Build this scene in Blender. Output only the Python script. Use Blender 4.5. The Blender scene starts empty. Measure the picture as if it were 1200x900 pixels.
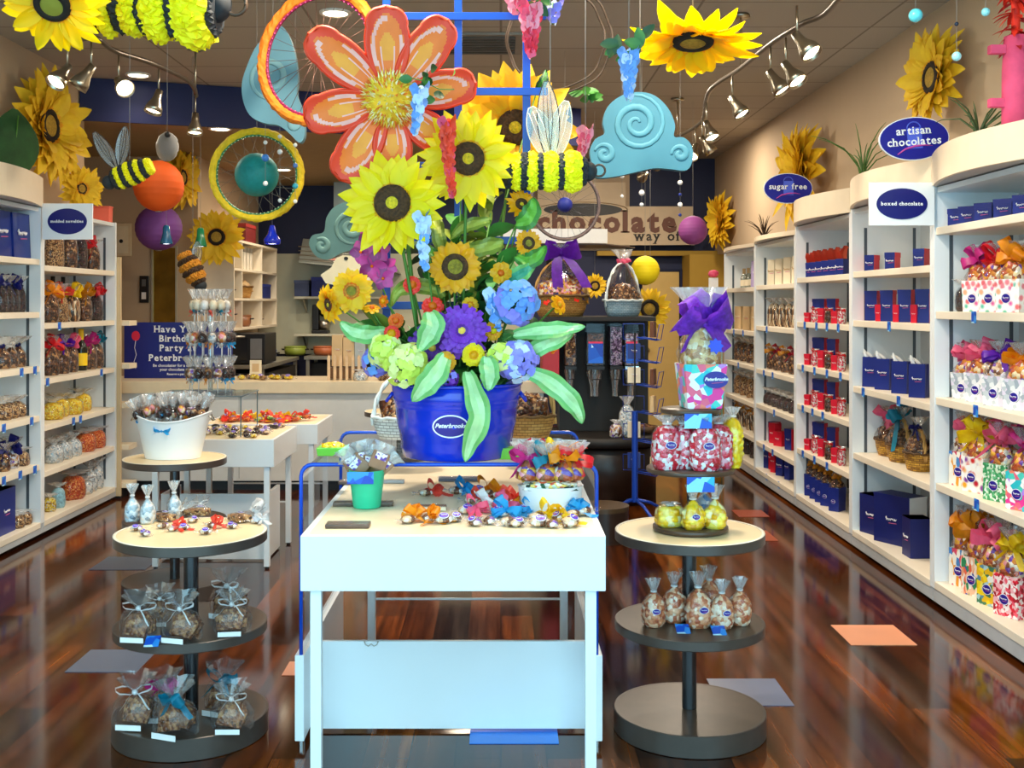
import bpy, bmesh, math, random
from mathutils import Vector, Matrix, Euler, noise
PI = math.pi
S = bpy.context.scene
COL = S.collection
RND = random.Random(7)
F, PX, PY, CH = 1300.0, 587.0, 355.0, 1.54      # focal length (px of a 1200 wide frame), vanishing point, eye height

def W(px, py, y):                                # photograph pixel + distance -> place in the shop
    return Vector(((px - PX) * y / F, y, CH - (py - PY) * y / F))

# ------------------------------------------------------------------ materials
def lin(c):
    if isinstance(c, str):
        c = c.lstrip('#'); c = [int(c[i:i + 2], 16) / 255 for i in (0, 2, 4)]
    return tuple(x / 12.92 if x <= .04045 else ((x + .055) / 1.055) ** 2.4 for x in c) + (1.0,)
_M = {}
def new_mat(name):
    m = bpy.data.materials.new(name); m.use_nodes = True
    nt = m.node_tree
    return m, nt, nt.nodes.get('Principled BSDF')
def setin(b, k, v):
    if k in b.inputs: b.inputs[k].default_value = v
def ramp(nt, cols, interp='LINEAR', pos=None):
    r = nt.nodes.new('ShaderNodeValToRGB'); cr = r.color_ramp; cr.interpolation = interp
    n = len(cols)
    while len(cr.elements) < n: cr.elements.new(.5)
    for i, c in enumerate(cols):
        cr.elements[i].position = pos[i] if pos else (i / n if interp == 'CONSTANT' else i / max(1, n - 1))
        cr.elements[i].color = lin(c)
    return r
def coords(nt, kind='Object', scale=(1, 1, 1), rot=(0, 0, 0)):
    t = nt.nodes.new('ShaderNodeTexCoord'); mp = nt.nodes.new('ShaderNodeMapping')
    mp.inputs['Scale'].default_value = scale; mp.inputs['Rotation'].default_value = rot
    nt.links.new(t.outputs[kind], mp.inputs['Vector']); return mp.outputs['Vector']
def bump(nt, b, src, strength=.3, dist=.01):
    n = nt.nodes.new('ShaderNodeBump'); n.inputs['Strength'].default_value = strength; n.inputs['Distance'].default_value = dist
    nt.links.new(src, n.inputs['Height']); nt.links.new(n.outputs['Normal'], b.inputs['Normal'])
def plain(name, c, rough=.5, metal=0, var=.08, vs=9, spec=.5, coat=0, trans=0, sub=0, bmp=0, thin=0):
    if name in _M: return _M[name]
    m, nt, b = new_mat(name)
    setin(b, 'Roughness', rough); setin(b, 'Metallic', metal); setin(b, 'Specular IOR Level', spec); setin(b, 'Coat Weight', coat)
    setin(b, 'Transmission Weight', trans)
    base = lin(c)
    if var:
        nz = nt.nodes.new('ShaderNodeTexNoise'); nz.inputs['Scale'].default_value = vs; nz.inputs['Detail'].default_value = 3
        nt.links.new(coords(nt), nz.inputs['Vector'])
        r = nt.nodes.new('ShaderNodeValToRGB')
        lo = tuple(x * (1 - var) for x in base[:3]) + (1,); hi = tuple(min(1, x * (1 + var)) for x in base[:3]) + (1,)
        r.color_ramp.elements[0].color = lo; r.color_ramp.elements[1].color = hi
        r.color_ramp.elements[0].position = .3; r.color_ramp.elements[1].position = .7
        nt.links.new(nz.outputs['Fac'], r.inputs['Fac']); nt.links.new(r.outputs['Color'], b.inputs['Base Color'])
        if bmp: bump(nt, b, nz.outputs['Fac'], bmp)
    else: setin(b, 'Base Color', base)
    if thin:                                         # light passes through thin petals and ribbons
        tl = nt.nodes.new('ShaderNodeBsdfTranslucent'); mx = nt.nodes.new('ShaderNodeMixShader'); mx.inputs[0].default_value = thin
        if b.inputs['Base Color'].links: nt.links.new(b.inputs['Base Color'].links[0].from_socket, tl.inputs['Color'])
        else: tl.inputs['Color'].default_value = base
        nt.links.new(b.outputs[0], mx.inputs[1]); nt.links.new(tl.outputs[0], mx.inputs[2]); nt.links.new(mx.outputs[0], nt.nodes['Material Output'].inputs['Surface'])
    _M[name] = m; return m
def emit(name, c, strength, base=None):
    if name in _M: return _M[name]
    m, nt, b = new_mat(name)
    setin(b, 'Base Color', lin(base or c)); setin(b, 'Emission Color', lin(c)); setin(b, 'Emission Strength', strength)
    _M[name] = m; return m
def cells(name, cols, scale=60, rough=.35, bmp=.6, edge=None, smooth=False, kind='Object', stretch=(1, 1, 1), coat=0):
    """printed or heaped pattern: coloured cells"""
    if name in _M: return _M[name]
    m, nt, b = new_mat(name); setin(b, 'Roughness', rough); setin(b, 'Coat Weight', coat)
    v = nt.nodes.new('ShaderNodeTexVoronoi'); v.inputs['Scale'].default_value = scale
    vec = coords(nt, kind, stretch); nt.links.new(vec, v.inputs['Vector'])
    sep = nt.nodes.new('ShaderNodeSeparateColor'); nt.links.new(v.outputs['Color'], sep.inputs['Color'])
    r = ramp(nt, cols, 'CONSTANT'); nt.links.new(sep.outputs['Red'], r.inputs['Fac'])
    out = r.outputs['Color']
    if edge:
        e = ramp(nt, ['#ffffff', '#000000'], 'LINEAR', [.30, .62]); nt.links.new(v.outputs['Distance'], e.inputs['Fac'])
        mx = nt.nodes.new('ShaderNodeMix'); mx.data_type = 'RGBA'
        nt.links.new(e.outputs['Color'], mx.inputs['Factor']); mx.inputs['A'].default_value = lin(edge); nt.links.new(out, mx.inputs['B'])
        out = mx.outputs['Result']
    nt.links.new(out, b.inputs['Base Color'])
    if bmp:
        inv = nt.nodes.new('ShaderNodeMath'); inv.operation = 'SUBTRACT'; inv.inputs[0].default_value = 1
        nt.links.new(v.outputs['Distance'], inv.inputs[1]); bump(nt, b, inv.outputs[0], bmp, .01)
    _M[name] = m; return m
def clear(name, tint='#ffffff', fac=.22, rough=.08, white=.25, bs=.5, ns=28):
    """cellophane / acrylic sheet: mostly see-through, glossy, slightly milky"""
    if name in _M: return _M[name]
    m = bpy.data.materials.new(name); m.use_nodes = True; nt = m.node_tree; nt.nodes.clear()
    out = nt.nodes.new('ShaderNodeOutputMaterial'); tr = nt.nodes.new('ShaderNodeBsdfTransparent'); tr.inputs['Color'].default_value = lin(tint)
    gl = nt.nodes.new('ShaderNodeBsdfGlossy'); gl.inputs['Roughness'].default_value = rough
    df = nt.nodes.new('ShaderNodeBsdfDiffuse'); df.inputs['Color'].default_value = lin('#f4f8fb')
    lw = nt.nodes.new('ShaderNodeLayerWeight'); lw.inputs['Blend'].default_value = .35
    m1 = nt.nodes.new('ShaderNodeMixShader'); m1.inputs[0].default_value = white
    nt.links.new(gl.outputs[0], m1.inputs[1]); nt.links.new(df.outputs[0], m1.inputs[2])
    ml = nt.nodes.new('ShaderNodeMath'); ml.operation = 'MULTIPLY_ADD'; ml.inputs[1].default_value = .38; ml.inputs[2].default_value = fac
    nt.links.new(lw.outputs['Fresnel'], ml.inputs[0]); ml.use_clamp = True
    m2 = nt.nodes.new('ShaderNodeMixShader'); nt.links.new(ml.outputs[0], m2.inputs[0])
    nt.links.new(tr.outputs[0], m2.inputs[1]); nt.links.new(m1.outputs[0], m2.inputs[2]); nt.links.new(m2.outputs[0], out.inputs[0])
    nz = nt.nodes.new('ShaderNodeTexNoise'); nz.inputs['Scale'].default_value = ns; nt.links.new(coords(nt), nz.inputs['Vector'])
    bp = nt.nodes.new('ShaderNodeBump'); bp.inputs['Strength'].default_value = bs if rough < .2 and white > .1 else 0; nt.links.new(nz.outputs['Fac'], bp.inputs['Height'])
    nt.links.new(bp.outputs['Normal'], gl.inputs['Normal'])
    _M[name] = m; return m

# ------------------------------------------------------------------ mesh builder
class MB:
    def __init__(s): s.v, s.f, s.m, s.s = [], [], [], []
    def add(s, vs, fs, mat=0, smooth=False, M=None):
        b = len(s.v)
        s.v.extend([tuple(M @ Vector(p)) for p in vs] if M is not None else [tuple(p) for p in vs])
        for f in fs:
            s.f.append(tuple(b + i for i in f)); s.m.append(mat); s.s.append(smooth)
        return s
    def mesh(s, name, mats, bevel=0, weld=False):
        me = bpy.data.meshes.new(name); me.from_pydata(s.v, [], s.f)
        me.polygons.foreach_set('material_index', s.m); me.polygons.foreach_set('use_smooth', s.s)
        for m in (mats if isinstance(mats, (list, tuple)) else [mats]): me.materials.append(m)
        bm = bmesh.new(); bm.from_mesh(me)
        if bevel:
            es = [e for e in bm.edges if len(e.link_faces) == 2 and e.calc_face_angle(0) > .6]
            bmesh.ops.bevel(bm, geom=es, offset=bevel, segments=2, affect='EDGES', profile=.6, clamp_overlap=True)
        bm.to_mesh(me); bm.free(); me.update(); return me
def T(x=0, y=0, z=0): return Matrix.Translation((x, y, z))
def Rz(a): return Matrix.Rotation(a, 4, 'Z')
def Rx(a): return Matrix.Rotation(a, 4, 'X')
def Ry(a): return Matrix.Rotation(a, 4, 'Y')
def Sc(x, y=None, z=None): return Matrix.Diagonal((x, x if y is None else y, x if z is None else z, 1))
def facing(n, up=(0, 0, 1)):
    """rotation taking local +Z to direction n, local +Y near up"""
    z = Vector(n).normalized(); x = Vector(up).cross(z)
    if x.length < 1e-4: x = Vector((1, 0, 0))
    x.normalize(); y = z.cross(x)
    return Matrix((x, y, z)).transposed().to_4x4()

def box(mb, x0, x1, y0, y1, z0, z1, mat=0, M=None, mats=None):
    v = [(x0, y0, z0), (x1, y0, z0), (x1, y1, z0), (x0, y1, z0), (x0, y0, z1), (x1, y0, z1), (x1, y1, z1), (x0, y1, z1)]
    fs = [(0, 3, 2, 1), (4, 5, 6, 7), (0, 1, 5, 4), (1, 2, 6, 5), (2, 3, 7, 6), (3, 0, 4, 7)]   # bottom top front right back left
    if mats:
        for f, k in zip(fs, mats): mb.add(v, [f], k, False, M)
    else: mb.add(v, fs, mat, False, M)
    return mb
def lathe(mb, prof, n=32, mat=0, M=None, smooth=True, wob=None, cap=True, a0=0, a1=2 * PI, sx=1, sy=1):
    full = abs(a1 - a0 - 2 * PI) < 1e-6; k = n if full else n + 1
    vs, fs = [], []
    for r, z in prof:
        for i in range(k):
            a = a0 + (a1 - a0) * i / n; q = r * (wob(a, z) if wob else 1)
            vs.append((q * math.cos(a) * sx, q * math.sin(a) * sy, z))
    for j in range(len(prof) - 1):
        for i in range(n):
            i2 = (i + 1) % k
            fs.append((j * k + i, j * k + i2, (j + 1) * k + i2, (j + 1) * k + i))
    if cap and full:
        if prof[0][0] > 1e-6: fs.append(tuple(range(k - 1, -1, -1)))
        if prof[-1][0] > 1e-6: fs.append(tuple((len(prof) - 1) * k + i for i in range(k)))
    mb.add(vs, fs, mat, smooth, M); return mb
def cyl(mb, r, z0, z1, n=24, mat=0, M=None, r2=None):
    """a turned solid with crisp rims"""
    r2 = r if r2 is None else r2
    lathe(mb, [(r, z0), (r2, z1)], n, mat, M, True, cap=False)
    lathe(mb, [(0, z0), (r, z0)][::-1], n, mat, M, False, cap=False); lathe(mb, [(r2, z1), (0, z1)], n, mat, M, False, cap=False)
    return mb
def tube(mb, pts, r, n=8, mat=0, closed=False, M=None, smooth=True, cap=True):
    P = [Vector(p) for p in pts]; k = len(P)
    rs = r if isinstance(r, (list, tuple)) else [r] * k
    tans = []
    for i in range(k):
        a = P[(i - 1) % k] if (closed or i) else P[0]; b = P[(i + 1) % k] if (closed or i < k - 1) else P[-1]
        t = b - a; tans.append(t.normalized() if t.length > 1e-9 else Vector((0, 0, 1)))
    u = tans[0].orthogonal().normalized(); vs, fs = [], []
    for i in range(k):
        t = tans[i]; u = u - t * u.dot(t); u = u.normalized() if u.length > 1e-6 else t.orthogonal().normalized(); w = t.cross(u)
        for j in range(n):
            a = 2 * PI * j / n; vs.append(P[i] + (u * math.cos(a) + w * math.sin(a)) * rs[i])
    for i in range(k if closed else k - 1):
        i2 = (i + 1) % k
        for j in range(n): fs.append((i * n + j, i * n + (j + 1) % n, i2 * n + (j + 1) % n, i2 * n + j))
    if cap and not closed: fs.append(tuple(range(n - 1, -1, -1))); fs.append(tuple((k - 1) * n + j for j in range(n)))
    mb.add(vs, fs, mat, smooth, M); return mb
def ball(mb, c, r, seg=14, rings=9, mat=0, M=None, nz=0, ns=4, seed=0):
    r = (r, r, r) if not isinstance(r, (tuple, list)) else r
    vs, fs = [], []
    for j in range(rings + 1):
        t = PI * j / rings
        for i in range(seg):
            a = 2 * PI * i / seg; d = Vector((math.sin(t) * math.cos(a), math.sin(t) * math.sin(a), -math.cos(t)))
            k = 1 + (nz * noise.noise(d * ns + Vector((seed * 3.1, seed * 1.7, 0))) if nz else 0)
            vs.append((c[0] + r[0] * d.x * k, c[1] + r[1] * d.y * k, c[2] + r[2] * d.z * k))
    for j in range(rings):
        for i in range(seg):
            i2 = (i + 1) % seg
            if j == 0: fs.append((i, seg + i2, seg + i))
            elif j == rings - 1: fs.append((j * seg + i, j * seg + i2, (j + 1) * seg + i))
            else: fs.append((j * seg + i, j * seg + i2, (j + 1) * seg + i2, (j + 1) * seg + i))
    mb.add(vs, fs, mat, True, M); return mb
def prism(mb, poly, z0, z1, mat=0, M=None, side=None):
    n = len(poly)
    vs = [(x, y, z0) for x, y in poly] + [(x, y, z1) for x, y in poly]
    mb.add(vs, [tuple(range(n - 1, -1, -1)), tuple(range(n, 2 * n))], mat, False, M)
    mb.add(vs, [(i, (i + 1) % n, n + (i + 1) % n, n + i) for i in range(n)], mat if side is None else side, False, M); return mb
def petal(mb, M, L, Wd, shape=lambda v: math.sin(PI * min(1, v * .9 + .08)) ** .8, lift=.2, curl=-.3, cup=.15, nu=4, nv=6, mat=0, matf=None, r0=0, jag=0, rnd=None):
    """one petal or leaf blade: along +X from r0, normal +Z"""
    vs, fs, ms = [], [], []
    for j in range(nv + 1):
        v = j / nv; w = Wd * max(0.02, shape(v))
        x = r0 + L * v; z = L * (lift * v + curl * v * v)
        for i in range(nu + 1):
            u = 2 * i / nu - 1; jj = (rnd.uniform(-jag, jag) if jag and rnd else 0)
            vs.append((x + jj * L, u * w, z + cup * w * (u * u - .4) + jj * L * .5))
    b0 = len(mb.v); mb.v.extend([tuple(M @ Vector(p)) for p in vs])
    for j in range(nv):
        for i in range(nu):
            a = b0 + j * (nu + 1) + i
            mb.f.append((a, a + 1, a + nu + 2, a + nu + 1)); mb.m.append(matf((i + .5) / nu * 2 - 1, (j + .5) / nv) if matf else mat); mb.s.append(True)
    return mb
def grid_surface(mb, fn, nu, nv, mat=0, M=None, matf=None, closed_u=False):
    ku = nu if closed_u else nu + 1
    vs = [fn(i / nu, j / nv) for j in range(nv + 1) for i in range(ku)]; b = len(mb.v)
    mb.v.extend([tuple(M @ Vector(p)) for p in vs] if M is not None else [tuple(p) for p in vs])
    for j in range(nv):
        for i in range(nu):
            i2 = (i + 1) % ku if closed_u else i + 1
            mb.f.append((b + j * ku + i, b + j * ku + i2, b + (j + 1) * ku + i2, b + (j + 1) * ku + i))
            mb.m.append(matf((i + .5) / nu, (j + .5) / nv) if matf else mat); mb.s.append(True)
    return mb
def arc(c, r, a0, a1, n, plane='xz', ry=None):
    ry = r if ry is None else ry; out = []
    for i in range(n + 1):
        a = a0 + (a1 - a0) * i / n; p, q = r * math.cos(a), ry * math.sin(a)
        out.append((c[0] + p, c[1], c[2] + q) if plane == 'xz' else (c[0] + p, c[1] + q, c[2]) if plane == 'xy' else (c[0], c[1] + p, c[2] + q))
    return out

# ------------------------------------------------------------------ objects
LABELS = {}
def props(o, label=None, cat=None, group=None, kind=None):
    if label: o['label'] = label; LABELS.setdefault(label, []).append(o.name)
    if cat: o['category'] = cat
    if group: o['group'] = group
    if kind: o['kind'] = kind
    return o
def thing(name, label, cat, loc=(0, 0, 0), rot=(0, 0, 0), group=None, scale=1, M=None):
    o = bpy.data.objects.new(name, None); COL.objects.link(o); o.empty_display_size = .05
    if M is not None: o.matrix_world = M
    else:
        o.location = loc; o.rotation_euler = rot if not isinstance(rot, (int, float)) else (0, 0, rot)
        o.scale = (scale,) * 3 if isinstance(scale, (int, float)) else scale
    return props(o, label, cat, group)
def part(name, me, parent, loc=(0, 0, 0), rot=(0, 0, 0), label=None):
    o = bpy.data.objects.new(name, me); COL.objects.link(o); o.parent = parent
    o.location = loc; o.rotation_euler = rot
    if label: o['label'] = label
    return o
def mpart(name, mb, mats, parent, bevel=0, loc=(0, 0, 0), rot=(0, 0, 0), label=None):
    return part(name, mb.mesh(name, mats, bevel), parent, loc, rot, label)
def single(name, mb, mats, label, cat, group=None, bevel=0, loc=(0, 0, 0), rot=(0, 0, 0)):
    o = bpy.data.objects.new(name, mb.mesh(name, mats, bevel)); COL.objects.link(o); o.location = loc; o.rotation_euler = rot
    return props(o, label, cat, group)
def struct(name, mb, mats, label=None, bevel=0, parent=None):
    o = bpy.data.objects.new(name, mb.mesh(name, mats, bevel)); COL.objects.link(o)
    if parent is not None: o.parent = parent
    else: o['kind'] = 'structure'
    if label: o['label'] = label; o['category'] = name.split('_')[0]
    return o
# a kit is a list of (part name, mesh, index of the part above it or -1): made once, then copied for every repeat
KITS = {}
def kit(key, fn):
    if key not in KITS: KITS[key] = fn()
    return KITS[key]
def place(k, name, label, cat, loc, rot=0, group=None, scale=1):
    t = thing(name, label, cat, loc, rot, group, scale); made = []
    for nm, me, up in k: made.append(part(nm, me, t if up < 0 else made[up]))
    return t
def text_mesh(txt, size, mat, ext=.001, bold=.0, align='CENTER', shear=0, space=1, leading=1, res=2):
    c = bpy.data.curves.new('lettering', 'FONT'); c.body = txt; c.size = size; c.extrude = ext; c.align_x = align; c.align_y = 'CENTER'
    c.offset = bold; c.shear = shear; c.space_character = space; c.space_line = leading; c.resolution_u = res
    o = bpy.data.objects.new('lettering', c); COL.objects.link(o)
    dg = bpy.context.evaluated_depsgraph_get(); me = bpy.data.meshes.new_from_object(o.evaluated_get(dg))
    bpy.data.objects.remove(o); bpy.data.curves.remove(c)
    me.materials.clear(); me.materials.append(mat); me.name = 'lettering'; return me
def slab_mesh(txt, size, mat, ext=.001, bold=.0, space=1, leading=1, sw=.062, sh=.05):
    """lettering with slab serifs: bars added where stems meet the baseline and the top line"""
    lines = txt.split('\n'); mb = MB()
    for li, line in enumerate(lines):
        x = 0; out = []; s0 = len(mb.v)
        for ch in line:
            if ch == ' ': x += .36 * size * space; continue
            me = text_mesh(ch, size, mat, ext, bold, 'LEFT'); V = [v.co.copy() for v in me.vertices]; me.calc_loop_triangles()
            tris = [[V[i] for i in t.vertices] for t in me.loop_triangles if abs(t.normal.z) > .5]
            lo, hi = min(v.x for v in V), max(v.x for v in V); yb, yt = min(v.y for v in V), max(v.y for v in V)
            def runs(y):
                r = []; on = False
                for k in range(121):
                    px = lo + (hi - lo) * (k / 120) ; ins = False
                    for p in tris:
                        d1 = (px - p[1].x) * (p[0].y - p[1].y) - (p[0].x - p[1].x) * (y - p[1].y); d2 = (px - p[2].x) * (p[1].y - p[2].y) - (p[1].x - p[2].x) * (y - p[2].y); d3 = (px - p[0].x) * (p[2].y - p[0].y) - (p[2].x - p[0].x) * (y - p[0].y)
                        if not ((d1 < 0 or d2 < 0 or d3 < 0) and (d1 > 0 or d2 > 0 or d3 > 0)): ins = True; break
                    if ins and not on: r.append([px, px]); on = True
                    elif ins: r[-1][1] = px
                    else: on = False
                return r
            base = {'g': [], 'y': [yb], 'p': [yb], 'c': [], 'o': [], 'e': [], 's': [], 'a': [], 'u': [], '!': [], 't': [], ',': []}.get(ch, [yb])
            top = {'H': 1, 'Y': 1, 'B': 1, 'P': 1, 'i': 0, 'l': 1, 'd': 1, 'b': 1, 'h': 1, 'k': 1, 'v': 1, 'w': 1, 'y': 1, 'x': 1, 'u': 1, 'r': 1, 'n': 1, 'm': 1, 'p': 1, 'R': 1}.get(ch, 0)
            dx = x - lo
            mb.add([(v.x + dx, v.y - li * size * leading, v.z) for v in V], [tuple(p.vertices) for p in me.polygons])
            for y, isT in [(b_, 0) for b_ in base] + ([(yt, 1)] if top else []):
                for r in runs(y + (-.03 if isT else .03) * size):
                    w = r[1] - r[0]
                    if w < .3 * size:
                        e = sw * size; a_, c_ = r[0] - e, r[1] + e
                        if isT and ch in 'dlbhkrnmpu': c_ = r[1]
                        box(mb, a_ + dx, c_ + dx, (y - sh * size if isT else y) - li * size * leading, (y if isT else y + sh * size) - li * size * leading, -ext, ext)
            x += (hi - lo) + (.06 * size + sw * size * (.8 if base or top else .3)) * space
            bpy.data.meshes.remove(me); out.append(x)
        w = x
        for k in range(s0, len(mb.v)): v = mb.v[k]; mb.v[k] = (v[0] - w / 2, v[1], v[2])
    off = (len(lines) - 1) * size * leading / 2
    mb.v = [(v[0], v[1] + off, v[2]) for v in mb.v]
    return mb.mesh('lettering', mat)
ORD = ['first', 'second', 'third', 'fourth', 'fifth', 'sixth', 'seventh', 'eighth', 'ninth', 'tenth', 'eleventh', 'twelfth', 'thirteenth', 'fourteenth', 'fifteenth', 'sixteenth']
# ------------------------------------------------------------------ camera, daylight, view
cam = bpy.data.cameras.new('camera'); cam_o = bpy.data.objects.new('camera', cam); COL.objects.link(cam_o)
cam_o.location = (0, 0, CH); cam_o.rotation_euler = (PI / 2, 0, 0)
cam.sensor_width = 36; cam.lens = 36 * F / 1200; cam.shift_x = (600 - PX) / 1200; cam.shift_y = -(450 - PY) / 1200
cam.clip_start = .05; cam.clip_end = 100; S.camera = cam_o
S.view_settings.view_transform = 'Standard'; S.view_settings.look = 'None'; S.view_settings.gamma = 1
S.view_settings.use_curve_mapping = False; S.view_settings.exposure = EXPOSURE = 0.2
S.cycles.transparent_max_bounces = 32; S.cycles.max_bounces = 7; S.cycles.use_denoising = True
S.cycles.sample_clamp_indirect = 4; S.cycles.caustics_reflective = False; S.cycles.caustics_refractive = False
wd = bpy.data.worlds.new('sky'); S.world = wd; wd.use_nodes = True
bg = wd.node_tree.nodes['Background']; bg.inputs['Color'].default_value = (.46, .83, 1, 1); bg.inputs['Strength'].default_value = 3.5

XL, XR, YF, YB, ZC, ZL = -3.4, 2.70, .9, 14.0, 3.36, 3.02
def Wz(px, py, z):                               # photograph pixel + height -> place
    y = F * (CH - z) / (py - PY); return Vector(((px - PX) * y / F, y, z))
# ------------------------------------------------------------------ shell materials
def mat_floor():
    m, nt, b = new_mat('wood_floor')
    vec = coords(nt, 'Object', (1, 1, 1), (0, 0, PI / 2))
    br = nt.nodes.new('ShaderNodeTexBrick'); br.offset = .37; br.offset_frequency = 2
    for k, v in (('Scale', 1), ('Brick Width', 1.25), ('Row Height', .155), ('Mortar Size', .0022), ('Mortar Smooth', .1), ('Bias', 0)): br.inputs[k].default_value = v
    br.inputs['Color1'].default_value = lin('#3c1c0c'); br.inputs['Color2'].default_value = lin('#9a5a26'); br.inputs['Mortar'].default_value = lin('#140804')
    nt.links.new(vec, br.inputs['Vector'])
    gr = nt.nodes.new('ShaderNodeTexNoise'); gr.inputs['Scale'].default_value = 1; gr.inputs['Detail'].default_value = 6; gr.inputs['Roughness'].default_value = .62
    nt.links.new(coords(nt, 'Object', (26, 1.1, 1)), gr.inputs['Vector'])
    rr = ramp(nt, ['#4a3024', '#b89880', '#ffe2bc'], 'LINEAR', [.32, .5, .68]); nt.links.new(gr.outputs['Fac'], rr.inputs['Fac'])
    mx = nt.nodes.new('ShaderNodeMix'); mx.data_type = 'RGBA'; mx.blend_type = 'MULTIPLY'; mx.inputs['Factor'].default_value = .85
    nt.links.new(br.outputs['Color'], mx.inputs['A']); nt.links.new(rr.outputs['Color'], mx.inputs['B'])
    g2 = nt.nodes.new('ShaderNodeTexNoise'); g2.inputs['Scale'].default_value = 1; g2.inputs['Detail'].default_value = 2
    nt.links.new(coords(nt, 'Object', (3.2, .6, 1)), g2.inputs['Vector'])
    r3 = ramp(nt, ['#6a5040', '#ffffff'], 'LINEAR', [.35, .65]); nt.links.new(g2.outputs['Fac'], r3.inputs['Fac'])
    m2 = nt.nodes.new('ShaderNodeMix'); m2.data_type = 'RGBA'; m2.blend_type = 'MULTIPLY'; m2.inputs['Factor'].default_value = .8
    nt.links.new(mx.outputs['Result'], m2.inputs['A']); nt.links.new(r3.outputs['Color'], m2.inputs['B'])
    nt.links.new(m2.outputs['Result'], b.inputs['Base Color'])
    setin(b, 'Specular IOR Level', .5)
    r2 = nt.nodes.new('ShaderNodeMapRange'); r2.inputs['To Min'].default_value = .05; r2.inputs['To Max'].default_value = .15
    nt.links.new(gr.outputs['Fac'], r2.inputs['Value']); nt.links.new(r2.outputs[0], b.inputs['Roughness'])
    bump(nt, b, br.outputs['Fac'], -.2, .002)
    return m
def mat_ceiling():
    m, nt, b = new_mat('ceiling_tile')
    br = nt.nodes.new('ShaderNodeTexBrick'); br.offset = 0; br.squash = 1
    for k, v in (('Scale', 1), ('Brick Width', 1.22), ('Row Height', .61), ('Mortar Size', .009), ('Mortar Smooth', .2)): br.inputs[k].default_value = v
    br.inputs['Color1'].default_value = lin('#b4ada2'); br.inputs['Color2'].default_value = lin('#ada599'); br.inputs['Mortar'].default_value = lin('#857d72')
    nt.links.new(coords(nt), br.inputs['Vector']); nt.links.new(br.outputs['Color'], b.inputs['Base Color'])
    nz = nt.nodes.new('ShaderNodeTexNoise'); nz.inputs['Scale'].default_value = 90; nt.links.new(coords(nt), nz.inputs['Vector'])
    bump(nt, b, nz.outputs['Fac'], .15); setin(b, 'Roughness', .9); return m
M_FLOOR, M_CEIL = mat_floor(), mat_ceiling()
M_WALL = plain('wall_paint', '#c9b193', .8, var=.03, vs=2)
M_NAVY = plain('navy_paint', '#08124c', .6, var=.05, vs=3)
M_NAVYD = plain('deep_navy_paint', '#0a1740', .6, var=.05, vs=3)
M_WHITE = plain('white_laminate', '#eef3f6', .32, var=.02, vs=3)
M_CREAM = plain('cream_board', '#f3e2c3', .5, var=.04, vs=6)
M_STEEL = plain('brushed_steel', '#b9b3a8', .3, 1, var=.1, vs=20)
M_BLACK = plain('black_paint', '#121013', .45, var=.1)
M_CHROME = plain('chrome', '#d9dde0', .12, 1, var=.03)
M_CELLO = clear('cellophane', '#ffffff', .03, .05, .2, .8, 45)
M_CELLOW = clear('milky_cellophane', '#ffffff', .12, .08, .5, .8, 45)
M_RUFF2 = clear('crumpled_cellophane', '#ffffff', .16, .08, .3, 1.0, 70)
M_RUFF = clear('gathered_cellophane', '#ffffff', .34, .12, .55, 1.0, 60)
M_ACRYL = clear('clear_acrylic', '#f4f9ff', .0, .03, .02)
M_GLASS = clear('glass_pane', '#eef7f7', .04, .02, .02)
M_EDGE = plain('blue_acrylic_edge', '#0f4fd0', .25, var=.05)

# ------------------------------------------------------------------ floor, walls, ceiling
b = MB(); box(b, -9, 9, -6, YB + .1, -.12, 0); struct('floor', b, M_FLOOR, 'dark reddish brown plank floor of the whole shop, glossy')
b = MB(); box(b, -9, 9, -6, YF - .3, .0005, .004); struct('pavement', b, plain('concrete', '#dadede', .8, var=.06), 'added unseen pale slab outside the shop front, bouncing daylight inwards')  # unseen slab added to bounce daylight up into the shop
b = MB(); box(b, XL - .12, XR + .12, YF, YB + .1, ZC, ZC + .1); struct('ceiling', b, M_CEIL, 'taupe suspended tile ceiling above the shop')
b = MB(); box(b, XR, XR + .12, YF, YB, 0, ZC); struct('wall_right', b, M_WALL, 'tan painted wall behind the long white cabinets')
b = MB(); box(b, XL - .12, XL, YF, 9.05, 0, ZC); struct('wall_left', b, M_WALL, 'tan painted wall behind the two white cabinets with the molded novelties sign')
b = MB(); box(b, -5.0, -3.06, 11.2, 11.32, 0, ZL); box(b, -3.18, -3.06, 11.32, YB, 0, ZL)
struct('wall_kitchen', b, M_WALL, 'tan wall carrying the narrow mirror and the switch plate')
b = MB(); box(b, -5.1, -5.0, 8.94, 11.3, 0, ZL); box(b, -5.0, XL - .121, 8.94, 9.05, 0, ZL); struct('wall_corridor', b, M_WALL, 'tan wall closing the kitchen side beyond the soffit')
b = MB(); box(b, -3.18, XR + .12, YB, YB + .12, 0, ZC); struct('wall_back', b, M_NAVYD, 'dark navy wall at the far end of the shop')
# lower ceiling of the kitchen with its navy soffit, running slantwise
pl = [(-5.1, 8.95), (XL, 8.95), (.72, 10.4), (.72, YB), (-5.1, YB)]
b = MB(); prism(b, pl, ZL, ZC - .002); struct('ceiling_kitchen', b, plain('low_ceiling', '#a8926c', .85, var=.03), 'lower ceiling over the kitchen counter')
d = Vector((.72 - XL, 1.45, 0)).normalized(); nrm = Vector((d.y, -d.x, 0))
b = MB()
p0, p1 = Vector((XL + .002, 8.95, 0)), Vector((.74, 10.407, 0))
prism(b, [tuple((p0 + nrm * .03)[:2]), tuple((p1 + nrm * .03)[:2]), tuple((p1 - nrm * -.002)[:2]), tuple((p0 + nrm * .002)[:2])], ZL - .01, ZC - .004)
struct('beam_soffit', b, M_NAVY, 'navy soffit across the ceiling in front of the kitchen')
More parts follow.
